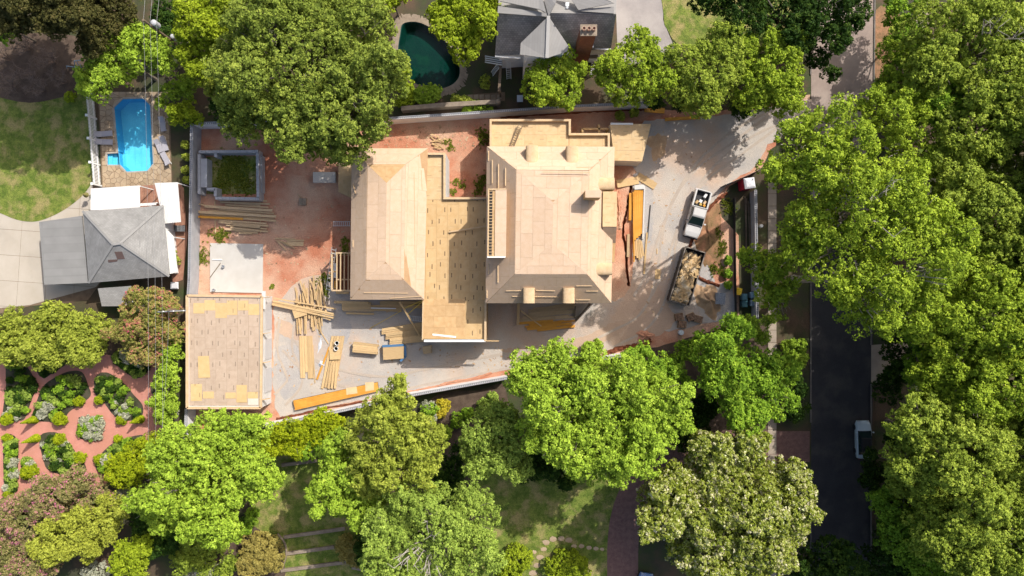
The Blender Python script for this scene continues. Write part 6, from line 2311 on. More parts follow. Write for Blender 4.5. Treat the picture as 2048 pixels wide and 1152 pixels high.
def leaf_mesh(name, data, mt):
    v, tint = data
    nf = len(tint)
    me = bpy.data.meshes.new(name)
    me.vertices.add(nf * 3)
    me.loops.add(nf * 3)
    me.polygons.add(nf)
    me.vertices.foreach_set('co', v.astype(np.float32).ravel())
    me.loops.foreach_set('vertex_index', np.arange(nf * 3, dtype=np.int32))
    me.polygons.foreach_set('loop_start', np.arange(0, nf * 3, 3, dtype=np.int32))
    me.polygons.foreach_set('loop_total', np.full(nf, 3, dtype=np.int32))
    at = me.attributes.new('tint', 'FLOAT', 'FACE')
    at.data.foreach_set('value', tint.astype(np.float32))
    me.materials.append(mt)
    me.update(calc_edges=True)
    NTRI[0] += nf
    return me


def tree(name, circles, h, kind, label, cat='tree', group=None, cr=.34, leaf=.25, m=14, dens=1.0, gap=.12, fill=None, bark=None, base_z=None, vr=1.15, seed=0, bare=0, trunk_r=None, low=-.15, root=None):
    """circles: apparent outline of the crown in the photograph (px, py, radius px[, height share])"""
    rg = random.Random(seed * 31 + int(circles[0][0]))
    lobes = []
    for k, c in enumerate(circles):
        px, py, r = c[:3]
        hs = c[3] if len(c) > 3 else (1.0 if k == 0 else rg.uniform(.82, .98))
        # lobe top at hs*h; its centre lies below by its own vertical radius
        zt = h * hs
        zc = zt * .8
        rw = r * (CAM_H - zc) / FPX
        rz = min(rw * vr, zt * .46)
        zc = zt - rz
        q = P(px, py, zc)
        rw = r * (CAM_H - zc) / FPX
        lobes.append((q.x, q.y, zc, rw * .88, rw * .88, rz))
    # smaller outlying boughs break the outline and the dome
    for (lx, ly, lz, ax, ay, az) in list(lobes):
        if ax < 1.3:
            continue
        for k in range(4):
            a = rg.uniform(0, 6.283)
            f = rg.uniform(.55, .95)
            q = rg.uniform(.26, .44)
            lobes.append((lx + math.cos(a) * ax * f, ly + math.sin(a) * ay * f, lz + az * (math.sqrt(max(0, 1 - f * f)) * .8 + rg.uniform(-.1, .35)), ax * q, ay * q, az * q * .9))
    data = foliage(lobes, seed + 100, cr, leaf, m, dens, low=low, gap=gap)
    bx = sum(l[0] * l[3] for l in lobes) / sum(l[3] for l in lobes)
    by = sum(l[1] * l[3] for l in lobes) / sum(l[3] for l in lobes)
    # a trunk cannot stand in the carriageway: it grows on the nearer verge
    if P(1612, 0).x < bx < P(1770, 0).x:
        bx = P(1588, 0).x if bx < P(1672, 0).x else P(1775, 0).x
    if root:
        bx, by = P2(*root)
    t = thing(name, label, cat, (bx, by, 0), 0, group)
    v, tint = data
    # dark-tinted filler leaves added inside the crown to block light and deepen gaps
    rng = np.random.default_rng(seed + 7000)
    cov = fill if fill is not None else (1.2 if gap < .1 else (.8 if gap < .2 else .3))
    ex = []
    for (lx, ly, lz, ax, ay, az) in lobes:
        nf = int(cov * math.pi * ax * ay / .14) + 4
        d = rng.normal(size=(nf, 3))
        d /= np.linalg.norm(d, axis=1)[:, None]
        q = np.array([lx, ly, lz]) + d * np.array([ax, ay, az]) * (rng.random((nf, 1)) ** .4) * .72
        nn = rng.normal(size=(nf, 3)) * .5 + np.array([0, 0, 1.0])
        nn /= np.linalg.norm(nn, axis=1)[:, None]
        tt = np.cross(nn, rng.normal(size=(nf, 3)))
        tt /= np.linalg.norm(tt, axis=1)[:, None]
        bb_ = np.cross(nn, tt)
        s_ = rng.uniform(.4, .85, (nf, 1))
        ex.append(np.stack([q + tt * s_ * .58, q - tt * s_ * .36 + bb_ * s_ * .36, q - tt * s_ * .36 - bb_ * s_ * .36], 1).reshape(-1, 3))
    ex = np.concatenate(ex)
    ex[:, 2] = np.maximum(ex[:, 2], .3)
    v = np.concatenate([v, ex])
    tint = np.concatenate([tint, rng.random(len(ex) // 3) * .35])
    v = v - np.array([bx, by, 0])
    me = leaf_mesh('crown', (v, tint), LEAF[kind])
    o = bpy.data.objects.new('crown', me)
    COL.objects.link(o)
    o.parent = t
    # trunk with limbs into the lobes
    tr = trunk_r or max(.10, h * .022)
    mb = MB()
    fork = h * .38
    ct = Vector((bx, by, fork))
    mb.tube([Vector((bx, by, -.1)), Vector((bx, by, .4)), ct, Vector((bx + rg.uniform(-.4, .4), by + rg.uniform(-.4, .4), h * .72))], [tr * 1.35, tr, tr * .8, tr * .3], 8)
    for l in lobes:
        if l[3] < 1.1 and len(lobes) > 6:
            continue
        q = Vector((l[0], l[1], l[2]))
        mid = ct.lerp(q, .5) + Vector((rg.uniform(-.3, .3), rg.uniform(-.3, .3), .3))
        mb.tube([ct, mid, q], [tr * .55, tr * .35, tr * .14], 6)
        for k in range(5 if h > 7 else 2):
            a = rg.uniform(0, 6.283)
            e = q + Vector((math.cos(a) * l[3] * .92, math.sin(a) * l[3] * .92, l[5] * rg.uniform(-.1, .75)))
            mb.tube([mid.lerp(q, .7), mid.lerp(e, .6) + Vector((0, 0, .3)), e], [tr * .24, tr * .15, tr * .05], 5)
    mb.build('trunk', bark or m_bark, t)
    if bare:
        # leafless pale limbs poking through the crown
        bb = MB()
        for k in range(bare):
            l = lobes[0]
            q = Vector((l[0], l[1], l[2] + l[5] * .3))
            a = rg.uniform(0, 6.283)
            e = q + Vector((math.cos(a) * l[3] * rg.uniform(.3, .75), math.sin(a) * l[3] * rg.uniform(.3, .75), l[5] * rg.uniform(.75, .95)))
            mm = q.lerp(e, .5) + Vector((rg.uniform(-.4, .4), rg.uniform(-.4, .4), .3))
            bb.tube([q, mm, e], [.09, .06, .025], 5)
            for j in range(4):
                s_ = mm.lerp(e, rg.uniform(0, 1))
                bb.tube([s_, s_ + Vector((rg.uniform(-.9, .9), rg.uniform(-.9, .9), rg.uniform(.1, .6)))], [.03, .012], 4)
        bb.build('bare_limb', m_palebark, t)
    return t


def shrub(name, circles, h, kind, label, cat='shrub', group=None, cr=.2, leaf=.18, m=16, dens=1.0, seed=0, gap=0.0):
    lobes = []
    for px, py, r in circles:
        rw = r * CAM_H / FPX
        rz = h * .55
        q = P(px, py, h * .45)
        lobes.append((q.x, q.y, h * .45, rw * .92, rw * .92, rz))
    data = foliage(lobes, seed + 500 + int(circles[0][0] * 7 + circles[0][1]), cr, leaf, m, dens, low=-.5, gap=gap)
    bx = sum(l[0] for l in lobes) / len(lobes)
    by = sum(l[1] for l in lobes) / len(lobes)
    v, tint = data
    me = leaf_mesh(name, (v - np.array([bx, by, 0]), tint), LEAF[kind])
    o = bpy.data.objects.new(name, me)
    COL.objects.link(o)
    o.location = (bx, by, 0)
    # a few stems so that the plant stands on the ground
    st = MB()
    for l in lobes:
        for k in range(3):
            a = k * 2.1
            st.tube([Vector((l[0], l[1], -.05)), Vector((l[0] + math.cos(a) * l[3] * .5, l[1] + math.sin(a) * l[3] * .5, l[2]))], [.03, .012], 4)
    WM[o.name] = Matrix.Translation((bx, by, 0))
    st.build('stem', m_bark, o)
    return tag(o, label, cat, group)


def weeds(circles, kind, label, seed, h=.3):
    rng = np.random.default_rng(seed)
    vs = []
    for px, py, r in circles:
        c = P(px, py)
        rw = r * 1.25 * CAM_H / FPX
        n = int(26 * rw * rw * 3.14) + 6
        q = rng.normal(size=(n, 2)) * rw * .55
        for x, y in q:
            k = 12
            a = rng.uniform(0, 6.283, k)
            el = rng.uniform(.2, 1.2, k)
            L = rng.uniform(.08, .26, k)
            d = np.stack([np.cos(a) * np.cos(el), np.sin(a) * np.cos(el), np.sin(el)], 1)
            b = np.stack([-np.sin(a), np.cos(a), np.zeros(k)], 1)
            o = np.array([c.x + x, c.y + y, .05])
            s = rng.uniform(.03, .07, (k, 1))
            tip = o + d * L[:, None]
            tip[:, 2] *= h / .3
            mid = o + d * L[:, None] * .3
            vs.append(np.stack([mid + b * s, mid - b * s, tip], 1).reshape(-1, 3))
    v = np.concatenate(vs)
    m_ = v.mean(0)
    base = np.array([m_[0], m_[1], 0])
    me = leaf_mesh('weed_clump', (v - base, rng.random(len(v) // 3)), LEAF[kind])
    o = bpy.data.objects.new('weed_clump', me)
    COL.objects.link(o)
    o.location = base
    return tag(o, label, 'weeds', kind='stuff')


# ---- large trees round the lot
tree('oak_tree', [(620, 130, 140, 1), (520, 205, 85), (715, 235, 80), (555, 60, 95), (700, 75, 100), (762, 160, 62), (640, 250, 78), (490, 130, 66), (695, 295, 42, .75), (590, 270, 60, .85)],
     16.5, 'oak', 'huge round-crowned oak overhanging the north-west part of the lot', cr=.36, leaf=.235, seed=1, m=16)
tree('shade_tree', [(415, 60, 58), (440, 15, 50), (405, 125, 42, .85)], 11, 'lime', 'yellow-green tree left of the large oak at the top edge', seed=2, cr=0.34)
tree('shade_tree', [(440, 158, 40), (470, 195, 30)], 8, 'olive', 'pale olive tree tucked under the left side of the large oak', seed=3, cr=0.31)
tree('shade_tree', [(295, 105, 50), (235, 130, 52), (200, 165, 34), (335, 125, 26), (255, 80, 34)], 9.5, 'bright', 'bright green spreading tree above the blue pool', seed=4, cr=0.31, leaf=0.227)
tree('cedar_tree', [(205, 60, 46), (240, 20, 44), (175, 15, 36), (185, 95, 24)], 11, 'cedar', 'dark olive cedar in the north-west corner', seed=5, cr=0.28, leaf=0.227)
tree('shade_tree', [(70, 0, 66), (116, 36, 46), (10, -15, 75), (135, -20, 66), (30, 45, 34, .85), (80, -60, 80), (160, 20, 40)], 17.5, 'cedar', 'very dark tree at the top left corner', seed=6, gap=.04, fill=3.0)
tree('small_tree', [(15, 70, 16), (30, 45, 16)], 5, 'deep', 'small green tree in front of the very dark corner tree', seed=70, gap=.2, cr=0.28)
tree('shade_tree', [(935, 45, 62), (930, 98, 34, .85), (965, 12, 45), (893, 30, 38)], 11, 'lime', 'vivid yellow-green tree between the dark pool and the neighbour house', seed=7, cr=0.31, leaf=0.244)
tree('small_tree', [(770, 8, 26), (800, -6, 24)], 6, 'lime', 'small yellow-green tree at the top edge above the dark pool', seed=8, cr=0.28)
tree('small_tree', [(802, 138, 20), (808, 170, 18)], 7, 'lime', 'small yellow-green tree between the large oak and the dark pool', seed=9, cr=0.28)
tree('small_tree', [(1105, 148, 58), (1075, 178, 36), (1128, 184, 40), (1098, 108, 34), (1145, 145, 28)], 8, 'street', 'small tree with yellowish leaves below the neighbour house', seed=10, cr=0.29, leaf=0.218, gap=.25)
tree('small_tree', [(1265, 140, 58), (1275, 96, 36), (1212, 150, 34), (1308, 168, 40), (1250, 184, 40)], 9, 'street', 'feathery green tree at the foot of the grey asphalt drive', seed=11, cr=0.29, leaf=0.218, gap=.3)
tree('small_tree', [(1420, 150, 70), (1370, 128, 44), (1398, 198, 46), (1450, 92, 42), (1365, 185, 34)], 9.5, 'soft', 'wide feathery tree with greyish leaves north of the gravel entrance', seed=12, cr=0.28, leaf=0.202, gap=.3)
tree('small_tree', [(1545, 150, 58), (1560, 102, 42), (1570, 198, 40), (1510, 190, 44), (1500, 120, 40)], 9.5, 'street', 'rounded green tree nearest the street north of the gravel entrance', seed=13, cr=0.28, leaf=0.218, gap=.3)
tree('dark_tree', [(1480, 30, 60), (1560, 25, 75), (1640, 30, 60), (1420, 0, 40), (1600, 70, 40), (1695, 30, 42), (1665, 80, 30)], 10, 'dark_and_shaded', 'dark shaded tree mass at the top edge left of the street', seed=14, gap=.3)
tree('small_tree', [(1800, 25, 42), (1800, 75, 34, .9), (1830, 110, 34)], 7, 'deep', 'small dark green tree right of the sunlit top of the street', seed=16, gap=.3)
# street trees on the right
tree('street_tree', [(1655, 268, 66), (1588, 290, 48), (1625, 330, 58), (1550, 345, 38), (1700, 300, 46)], 22, 'street', 'pale-limbed street tree at the gravel entrance beside the street', seed=20, root=(1572, 330), gap=.34, bark=m_palebark, cr=0.41)
tree('street_tree', [(1790, 240, 60), (1745, 215, 44), (1810, 300, 60), (1840, 215, 36)], 14, 'street', 'street tree with open crown leaning over the upper part of the street', seed=21, gap=.36, bark=m_palebark, cr=0.41)
tree('street_tree', [(1700, 425, 98), (1620, 440, 58), (1585, 500, 40, .8), (1770, 380, 66), (1660, 515, 80)], 21.5, 'street', 'largest street tree in the middle right with pale limbs showing', seed=22, root=(1584, 468), gap=.26, bark=m_palebark, cr=0.43, bare=4)
tree('street_tree', [(1800, 520, 96), (1755, 600, 84), (1855, 450, 66), (1700, 585, 50, .85), (1840, 615, 58)], 21.5, 'street', 'tall yellow-green street tree whose lower edge ends over the dark road', seed=23, gap=.26, bark=m_palebark, cr=0.43)
tree('street_tree', [(1548, 535, 34), (1508, 515, 26, .9), (1548, 600, 36, .85), (1520, 555, 20), (1575, 570, 22), (1484, 512, 14, .85)], 11, 'street', 'thin sprawling branch of foliage over the pavement wall and bins', seed=24, root=(1526, 556), gap=.3, cr=0.34, bark=m_palebark)
tree('woodland_tree', [(1940, 100, 105), (1865, 70, 76), (2010, 40, 90), (1990, 165, 80), (1850, 150, 50)], 16, 'soft', 'broad woodland tree in the top right corner', seed=25, gap=.2, bare=6)
tree('woodland_tree', [(1930, 265, 84), (2015, 290, 76), (1885, 330, 56), (1985, 220, 50)], 16, 'soft', 'woodland tree at the right edge below the top right corner', seed=26, gap=.15, cr=0.34)
tree('woodland_tree', [(1960, 430, 86), (2035, 460, 70), (1910, 385, 54), (1985, 520, 60)], 17, 'soft', 'feathery woodland tree at the right edge above the middle', seed=27, gap=.15, cr=0.33)
tree('woodland_tree', [(1955, 625, 88), (1895, 690, 76), (2035, 590, 76), (1870, 760, 50, .8)], 18, 'street', 'bright woodland tree at the right edge just below the middle', seed=28, gap=.15)
tree('woodland_tree', [(2005, 765, 84), (1940, 800, 66), (2050, 700, 60)], 18, 'street', 'woodland tree at the right edge above the lower conifer-like crowns', seed=29, gap=.18)
tree('woodland_tree', [(1890, 880, 100), (1830, 845, 62), (1975, 900, 90), (1815, 915, 46, .85)], 18.5, 'soft', 'dense grey-green woodland tree right of the parked car', seed=30, gap=.12, cr=0.34)
tree('woodland_tree', [(1965, 1020, 104), (1885, 1060, 84), (2030, 1105, 90), (1950, 1120, 70)], 18.5, 'soft', 'dense grey-green woodland tree in the bottom right corner', seed=31, gap=.12, cr=0.34)
tree('woodland_tree', [(1805, 1010, 66), (1815, 1095, 80), (1760, 1120, 46), (1850, 960, 50)], 5.5, 'dark_and_shaded', 'dark shaded tree over the lower end of the street', seed=32, gap=.25)
tree('small_tree', [(1650, 1105, 44), (1615, 1135, 38), (1690, 1130, 36)], 7, 'dark_and_shaded', 'small dark tree at the bottom edge left of the street end', seed=33, gap=.3)
tree('small_tree', [(1800, 720, 40), (1770, 770, 34, .8), (1790, 660, 40)], 4.5, 'dark_and_shaded', 'shaded understorey tree beside the east driveway', seed=34, gap=.4)
for k, (x, y) in enumerate(((2150, 200), (2140, 360), (2160, 520), (2140, 690), (2160, 850), (2150, 1020))):
    tree('woodland_tree', [(x, y, 85), (x + 60, y + 40, 70), (x - 30, y + 60, 55)], 20, 'soft', 'woodland tree beyond the right edge of the picture', seed=80 + k, gap=.3, fill=.9, group='woodland trees beyond the right edge', cr=.8, leaf=.6, m=40)
tree('woodland_tree', [(1880, 215, 56), (1850, 170, 40)], 13, 'deep', 'shaded woodland tree between the upper street and the right edge', seed=90, gap=.1)
tree('woodland_tree', [(1900, 400, 60), (1880, 470, 50), (1930, 340, 46)], 14, 'street', 'woodland tree filling in right of the largest street tree', seed=91, gap=.1)
tree('woodland_tree', [(1900, 560, 66), (1940, 520, 56), (1985, 545, 50)], 15, 'street', 'woodland tree right of the tall yellow-green street tree', seed=92, gap=.1)
tree('woodland_tree', [(1850, 690, 46), (1880, 640, 44), (1836, 745, 36)], 11, 'deep', 'darker woodland tree above the east driveway', seed=93, gap=.12)
tree('woodland_tree', [(1870, 800, 50), (1900, 760, 44), (1960, 720, 50)], 13, 'street', 'woodland tree just above the dense grey-green crowns', seed=94, gap=.1)
tree('woodland_tree', [(1860, 975, 60), (1800, 950, 40), (1930, 950, 60)], 13, 'soft', 'woodland tree between the two dense grey-green crowns', seed=95, gap=.1)
tree('woodland_tree', [(1850, 1110, 60), (1790, 1060, 50), (1770, 1000, 34), (1900, 1140, 50)], 9, 'deep', 'woodland tree at the bottom edge right of the street end', seed=96, gap=.1)
tree('woodland_tree', [(2010, 210, 60), (2040, 130, 50), (2035, 370, 50)], 14, 'soft', 'woodland tree at the right edge between the upper crowns', seed=97, gap=.1)
tree('woodland_tree', [(2020, 670, 50), (2040, 850, 60), (2035, 960, 50)], 14, 'soft', 'woodland tree at the right edge between the lower crowns', seed=98, gap=.1)
tree('street_tree', [(1792, 150, 36), (1775, 105, 26), (1765, 180, 26), (1815, 185, 30)], 9, 'street', 'open-crowned tree at the right kerb of the sunlit upper street', seed=100, gap=.3, root=(1775, 150))
tree('small_tree', [(1636, 118, 26), (1660, 150, 18), (1610, 92, 20)], 7, 'dark_and_shaded', 'small dark tree at the left kerb of the sunlit upper street', seed=101, gap=.35, root=(1606, 130))
tree('small_tree', [(1740, 908, 12), (1738, 932, 20), (1736, 958, 22), (1785, 880, 18), (1768, 945, 22)], 4, 'dark_and_shaded', 'low dark tree leaning over the parked car', seed=102, gap=.1, root=(1772, 925))
# trees south of the lot
tree('garden_tree', [(420, 960, 98), (372, 900, 60), (478, 892, 66), (512, 958, 54), (338, 992, 62), (430, 1040, 58), (505, 858, 38, .85), (440, 858, 44)], 13, 'bright', 'large light green tree below the new garage', seed=40, cr=0.34, leaf=0.244, gap=.06)
tree('hedge_tree', [(590, 870, 42), (640, 856, 36), (555, 880, 30), (675, 850, 24)], 5, 'topiary', 'green hedge-like tree along the outside of the south wall', seed=41, cr=0.29, leaf=0.202)
tree('garden_tree', [(772, 868, 84), (822, 930, 66), (742, 925, 56), (795, 800, 36, .95), (852, 870, 46), (796, 762, 20, .98)], 15, 'olive', 'tall olive-yellow tree with a twig tip reaching over the south wall', seed=42, cr=0.34, leaf=0.227, gap=.14)
tree('garden_tree', [(682, 935, 50), (662, 985, 44), (722, 1002, 48), (690, 890, 34), (760, 1020, 30)], 12, 'bright', 'light green tree above the terraced lawn', seed=43, cr=0.34, leaf=0.244)
tree('garden_tree', [(988, 870, 60), (1022, 918, 42), (958, 918, 36), (1002, 826, 34), (940, 880, 26)], 12, 'grey', 'grey-green small-leaved tree left of the bright green pair', seed=44, cr=0.29, leaf=0.202, gap=.15)
tree('garden_tree', [(1110, 770, 84), (1200, 785, 88), (1290, 812, 80), (1178, 882, 86), (1268, 892, 66), (1066, 738, 50), (1120, 706, 30, .9), (1338, 830, 42), (1090, 850, 58), (1180, 710, 26, .85)],
     16.5, 'bright', 'large bright green spreading tree south of the main wing', seed=45, cr=0.38, leaf=0.252, gap=.08)
tree('garden_tree', [(1315, 745, 44), (1262, 722, 26), (1350, 770, 30), (1285, 705, 20)], 8.5, 'deep', 'darker green tree behind the right end of the spreading tree', seed=46, cr=0.34)
tree('garden_tree', [(1472, 745, 72), (1530, 790, 58), (1430, 702, 46), (1482, 818, 48), (1462, 662, 34), (1542, 742, 44), (1420, 760, 30)], 12.5, 'deep', 'vivid green round tree at the south-east corner of the lot', seed=47, cr=0.36, leaf=0.252, gap=.12)
tree('small_tree', [(1500, 650, 20), (1520, 672, 18), (1538, 640, 14)], 4, 'bright', 'small bright green tree beside the bins and the pavement', seed=48, cr=0.26, leaf=0.185)
tree('magnolia_tree', [(1440, 1005, 125), (1342, 985, 68), (1540, 985, 72), (1402, 1090, 72), (1512, 1085, 62), (1312, 1035, 44), (1592, 1030, 36), (1420, 905, 48), (1490, 892, 44), (1560, 1060, 40)],
     13, 'magnolia', 'large magnolia with glossy leaves painted with whitish glints beside the street', seed=49, cr=0.31, leaf=0.286, gap=.05)
tree('garden_tree', [(872, 1060, 102), (805, 1012, 56), (942, 1022, 58), (800, 1092, 66), (955, 1102, 56), (760, 1060, 40)], 15, 'grey', 'grey-green tree with bare silvery limbs at the bottom centre', seed=50, cr=0.31, leaf=0.218, gap=.2, bare=12)
tree('small_tree', [(1455, 900, 26), (1495, 880, 26)], 6, 'olive', 'small olive tree at the top of the magnolia', seed=51, cr=0.28, leaf=0.202)
UND = [([(300, 1035, 36), (335, 1075, 34), (300, 1090, 28)], 4, 'dark_and_shaded', 'dark low tree between the chartreuse tree and the large light green tree'),
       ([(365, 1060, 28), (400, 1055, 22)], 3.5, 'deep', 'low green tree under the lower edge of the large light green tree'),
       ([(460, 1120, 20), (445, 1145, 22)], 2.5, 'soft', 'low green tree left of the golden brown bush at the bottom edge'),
       ([(905, 945, 32), (880, 980, 26), (925, 905, 22)], 5, 'dark_and_shaded', 'dark low tree in the gap between olive-yellow and grey-green trees'),
       ([(1085, 925, 34), (1130, 945, 28), (1045, 940, 22)], 5, 'dark_and_shaded', 'dark low tree under the left foot of the spreading tree'),
       ([(1380, 850, 34), (1400, 810, 28), (1365, 880, 22)], 5, 'dark_and_shaded', 'dark low tree in the gap between spreading tree and vivid round tree'),
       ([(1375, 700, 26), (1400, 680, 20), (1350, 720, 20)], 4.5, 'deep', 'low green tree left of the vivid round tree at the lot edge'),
       ([(1590, 780, 24), (1592, 820, 22), (1586, 750, 18)], 3.5, 'dark_and_shaded', 'dark low tree on the verge beside the vivid round tree'),
       ([(1596, 960, 20), (1600, 990, 18)], 3.5, 'dark_and_shaded', 'dark low tree between the magnolia and the street'),
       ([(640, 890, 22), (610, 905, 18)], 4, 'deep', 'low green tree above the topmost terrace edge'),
       ([(740, 1075, 28), (735, 1110, 24), (765, 1130, 26)], 5, 'dark_and_shaded', 'dark low tree at the right end of the terrace edges'),
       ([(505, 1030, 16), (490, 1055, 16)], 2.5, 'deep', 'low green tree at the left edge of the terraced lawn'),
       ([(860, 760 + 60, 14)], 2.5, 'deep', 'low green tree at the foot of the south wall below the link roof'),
       ([(480, 150, 26), (470, 215, 24), (440, 215, 22)], 5, 'dark_and_shaded', 'dark low tree between blue pool trees and the large oak'),
       ([(330, 60, 30), (365, 95, 26), (330, 25, 26)], 5, 'dark_and_shaded', 'dark low tree under the two transformers'),
       ([(1360, 205, 22), (1480, 215, 24), (1310, 205, 20)], 4, 'dark_and_shaded', 'dark low hedge under the feathery trees at the gravel entrance')]
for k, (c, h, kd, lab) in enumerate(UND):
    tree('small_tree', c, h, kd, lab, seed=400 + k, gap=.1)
# west garden
tree('garden_tree', [(62, 690, 46), (122, 658, 56), (190, 660, 42), (18, 680, 40), (172, 700, 40), (100, 705, 40), (30, 640, 26)], 6, 'olive', 'broad olive-green tree above the brick paths', seed=60, cr=0.29, leaf=0.218, gap=.08)
tree('crape_myrtle', [(300, 615, 52), (268, 662, 44), (332, 660, 42), (300, 702, 34), (335, 610, 30)], 6.5, 'myrtle', 'reddish-tinged crape myrtle between pool house and garden', seed=61, cr=0.26, leaf=0.180, gap=.1)
tree('crape_myrtle', [(60, 1040, 56), (125, 985, 48), (25, 1100, 50), (92, 1112, 44), (165, 962, 34), (200, 1000, 34), (20, 1020, 30)], 6, 'pinkm', 'pink flowering crape myrtle in the bottom left corner', seed=62, cr=0.26, leaf=0.180, gap=.08)
tree('garden_tree', [(140, 1060, 48), (200, 1040, 48), (110, 1092, 36), (178, 1078, 40), (230, 1010, 30)], 7, 'chart', 'chartreuse mounded tree amid the pink crape myrtle', seed=63, cr=0.29, leaf=0.185)
tree('hedge_tree', [(340, 738, 24), (337, 770, 26), (334, 805, 27), (330, 836, 22), (345, 700, 24)], 5, 'bright', 'tall clipped light green hedge left of the new garage wall', seed=64, cr=0.26, leaf=0.180)
tree('garden_tree', [(285, 920, 40), (258, 945, 34), (310, 890, 30), (235, 925, 22)], 5.5, 'topiary', 'dark green bushy tree under the south-west pole', seed=65, cr=0.28, leaf=0.202, gap=.15)
tree('small_tree', [(262, 1105, 36), (275, 1135, 26), (290, 1090, 22)], 6, 'lime', 'vivid lime tree at the bottom edge left of the mulch path', seed=66, cr=0.29, leaf=0.218)
tree('small_tree', [(400, 1100, 44), (440, 1080, 24), (365, 1120, 30)], 4, 'soft', 'fine-leaved green tree at the bottom edge below the large light green tree', seed=67, cr=0.26, leaf=0.180)
tree('small_tree', [(345, 185, 24), (375, 175, 24), (325, 205, 14)], 4.5, 'bright', 'bright green small tree right of the blue pool', seed=68, cr=0.26, leaf=0.185)
tree('small_tree', [(372, 228, 28), (352, 240, 14), (395, 240, 14)], 3.5, 'lime', 'yellow-green small tree at the corner of the lot wall', seed=69, cr=0.26, leaf=0.180)

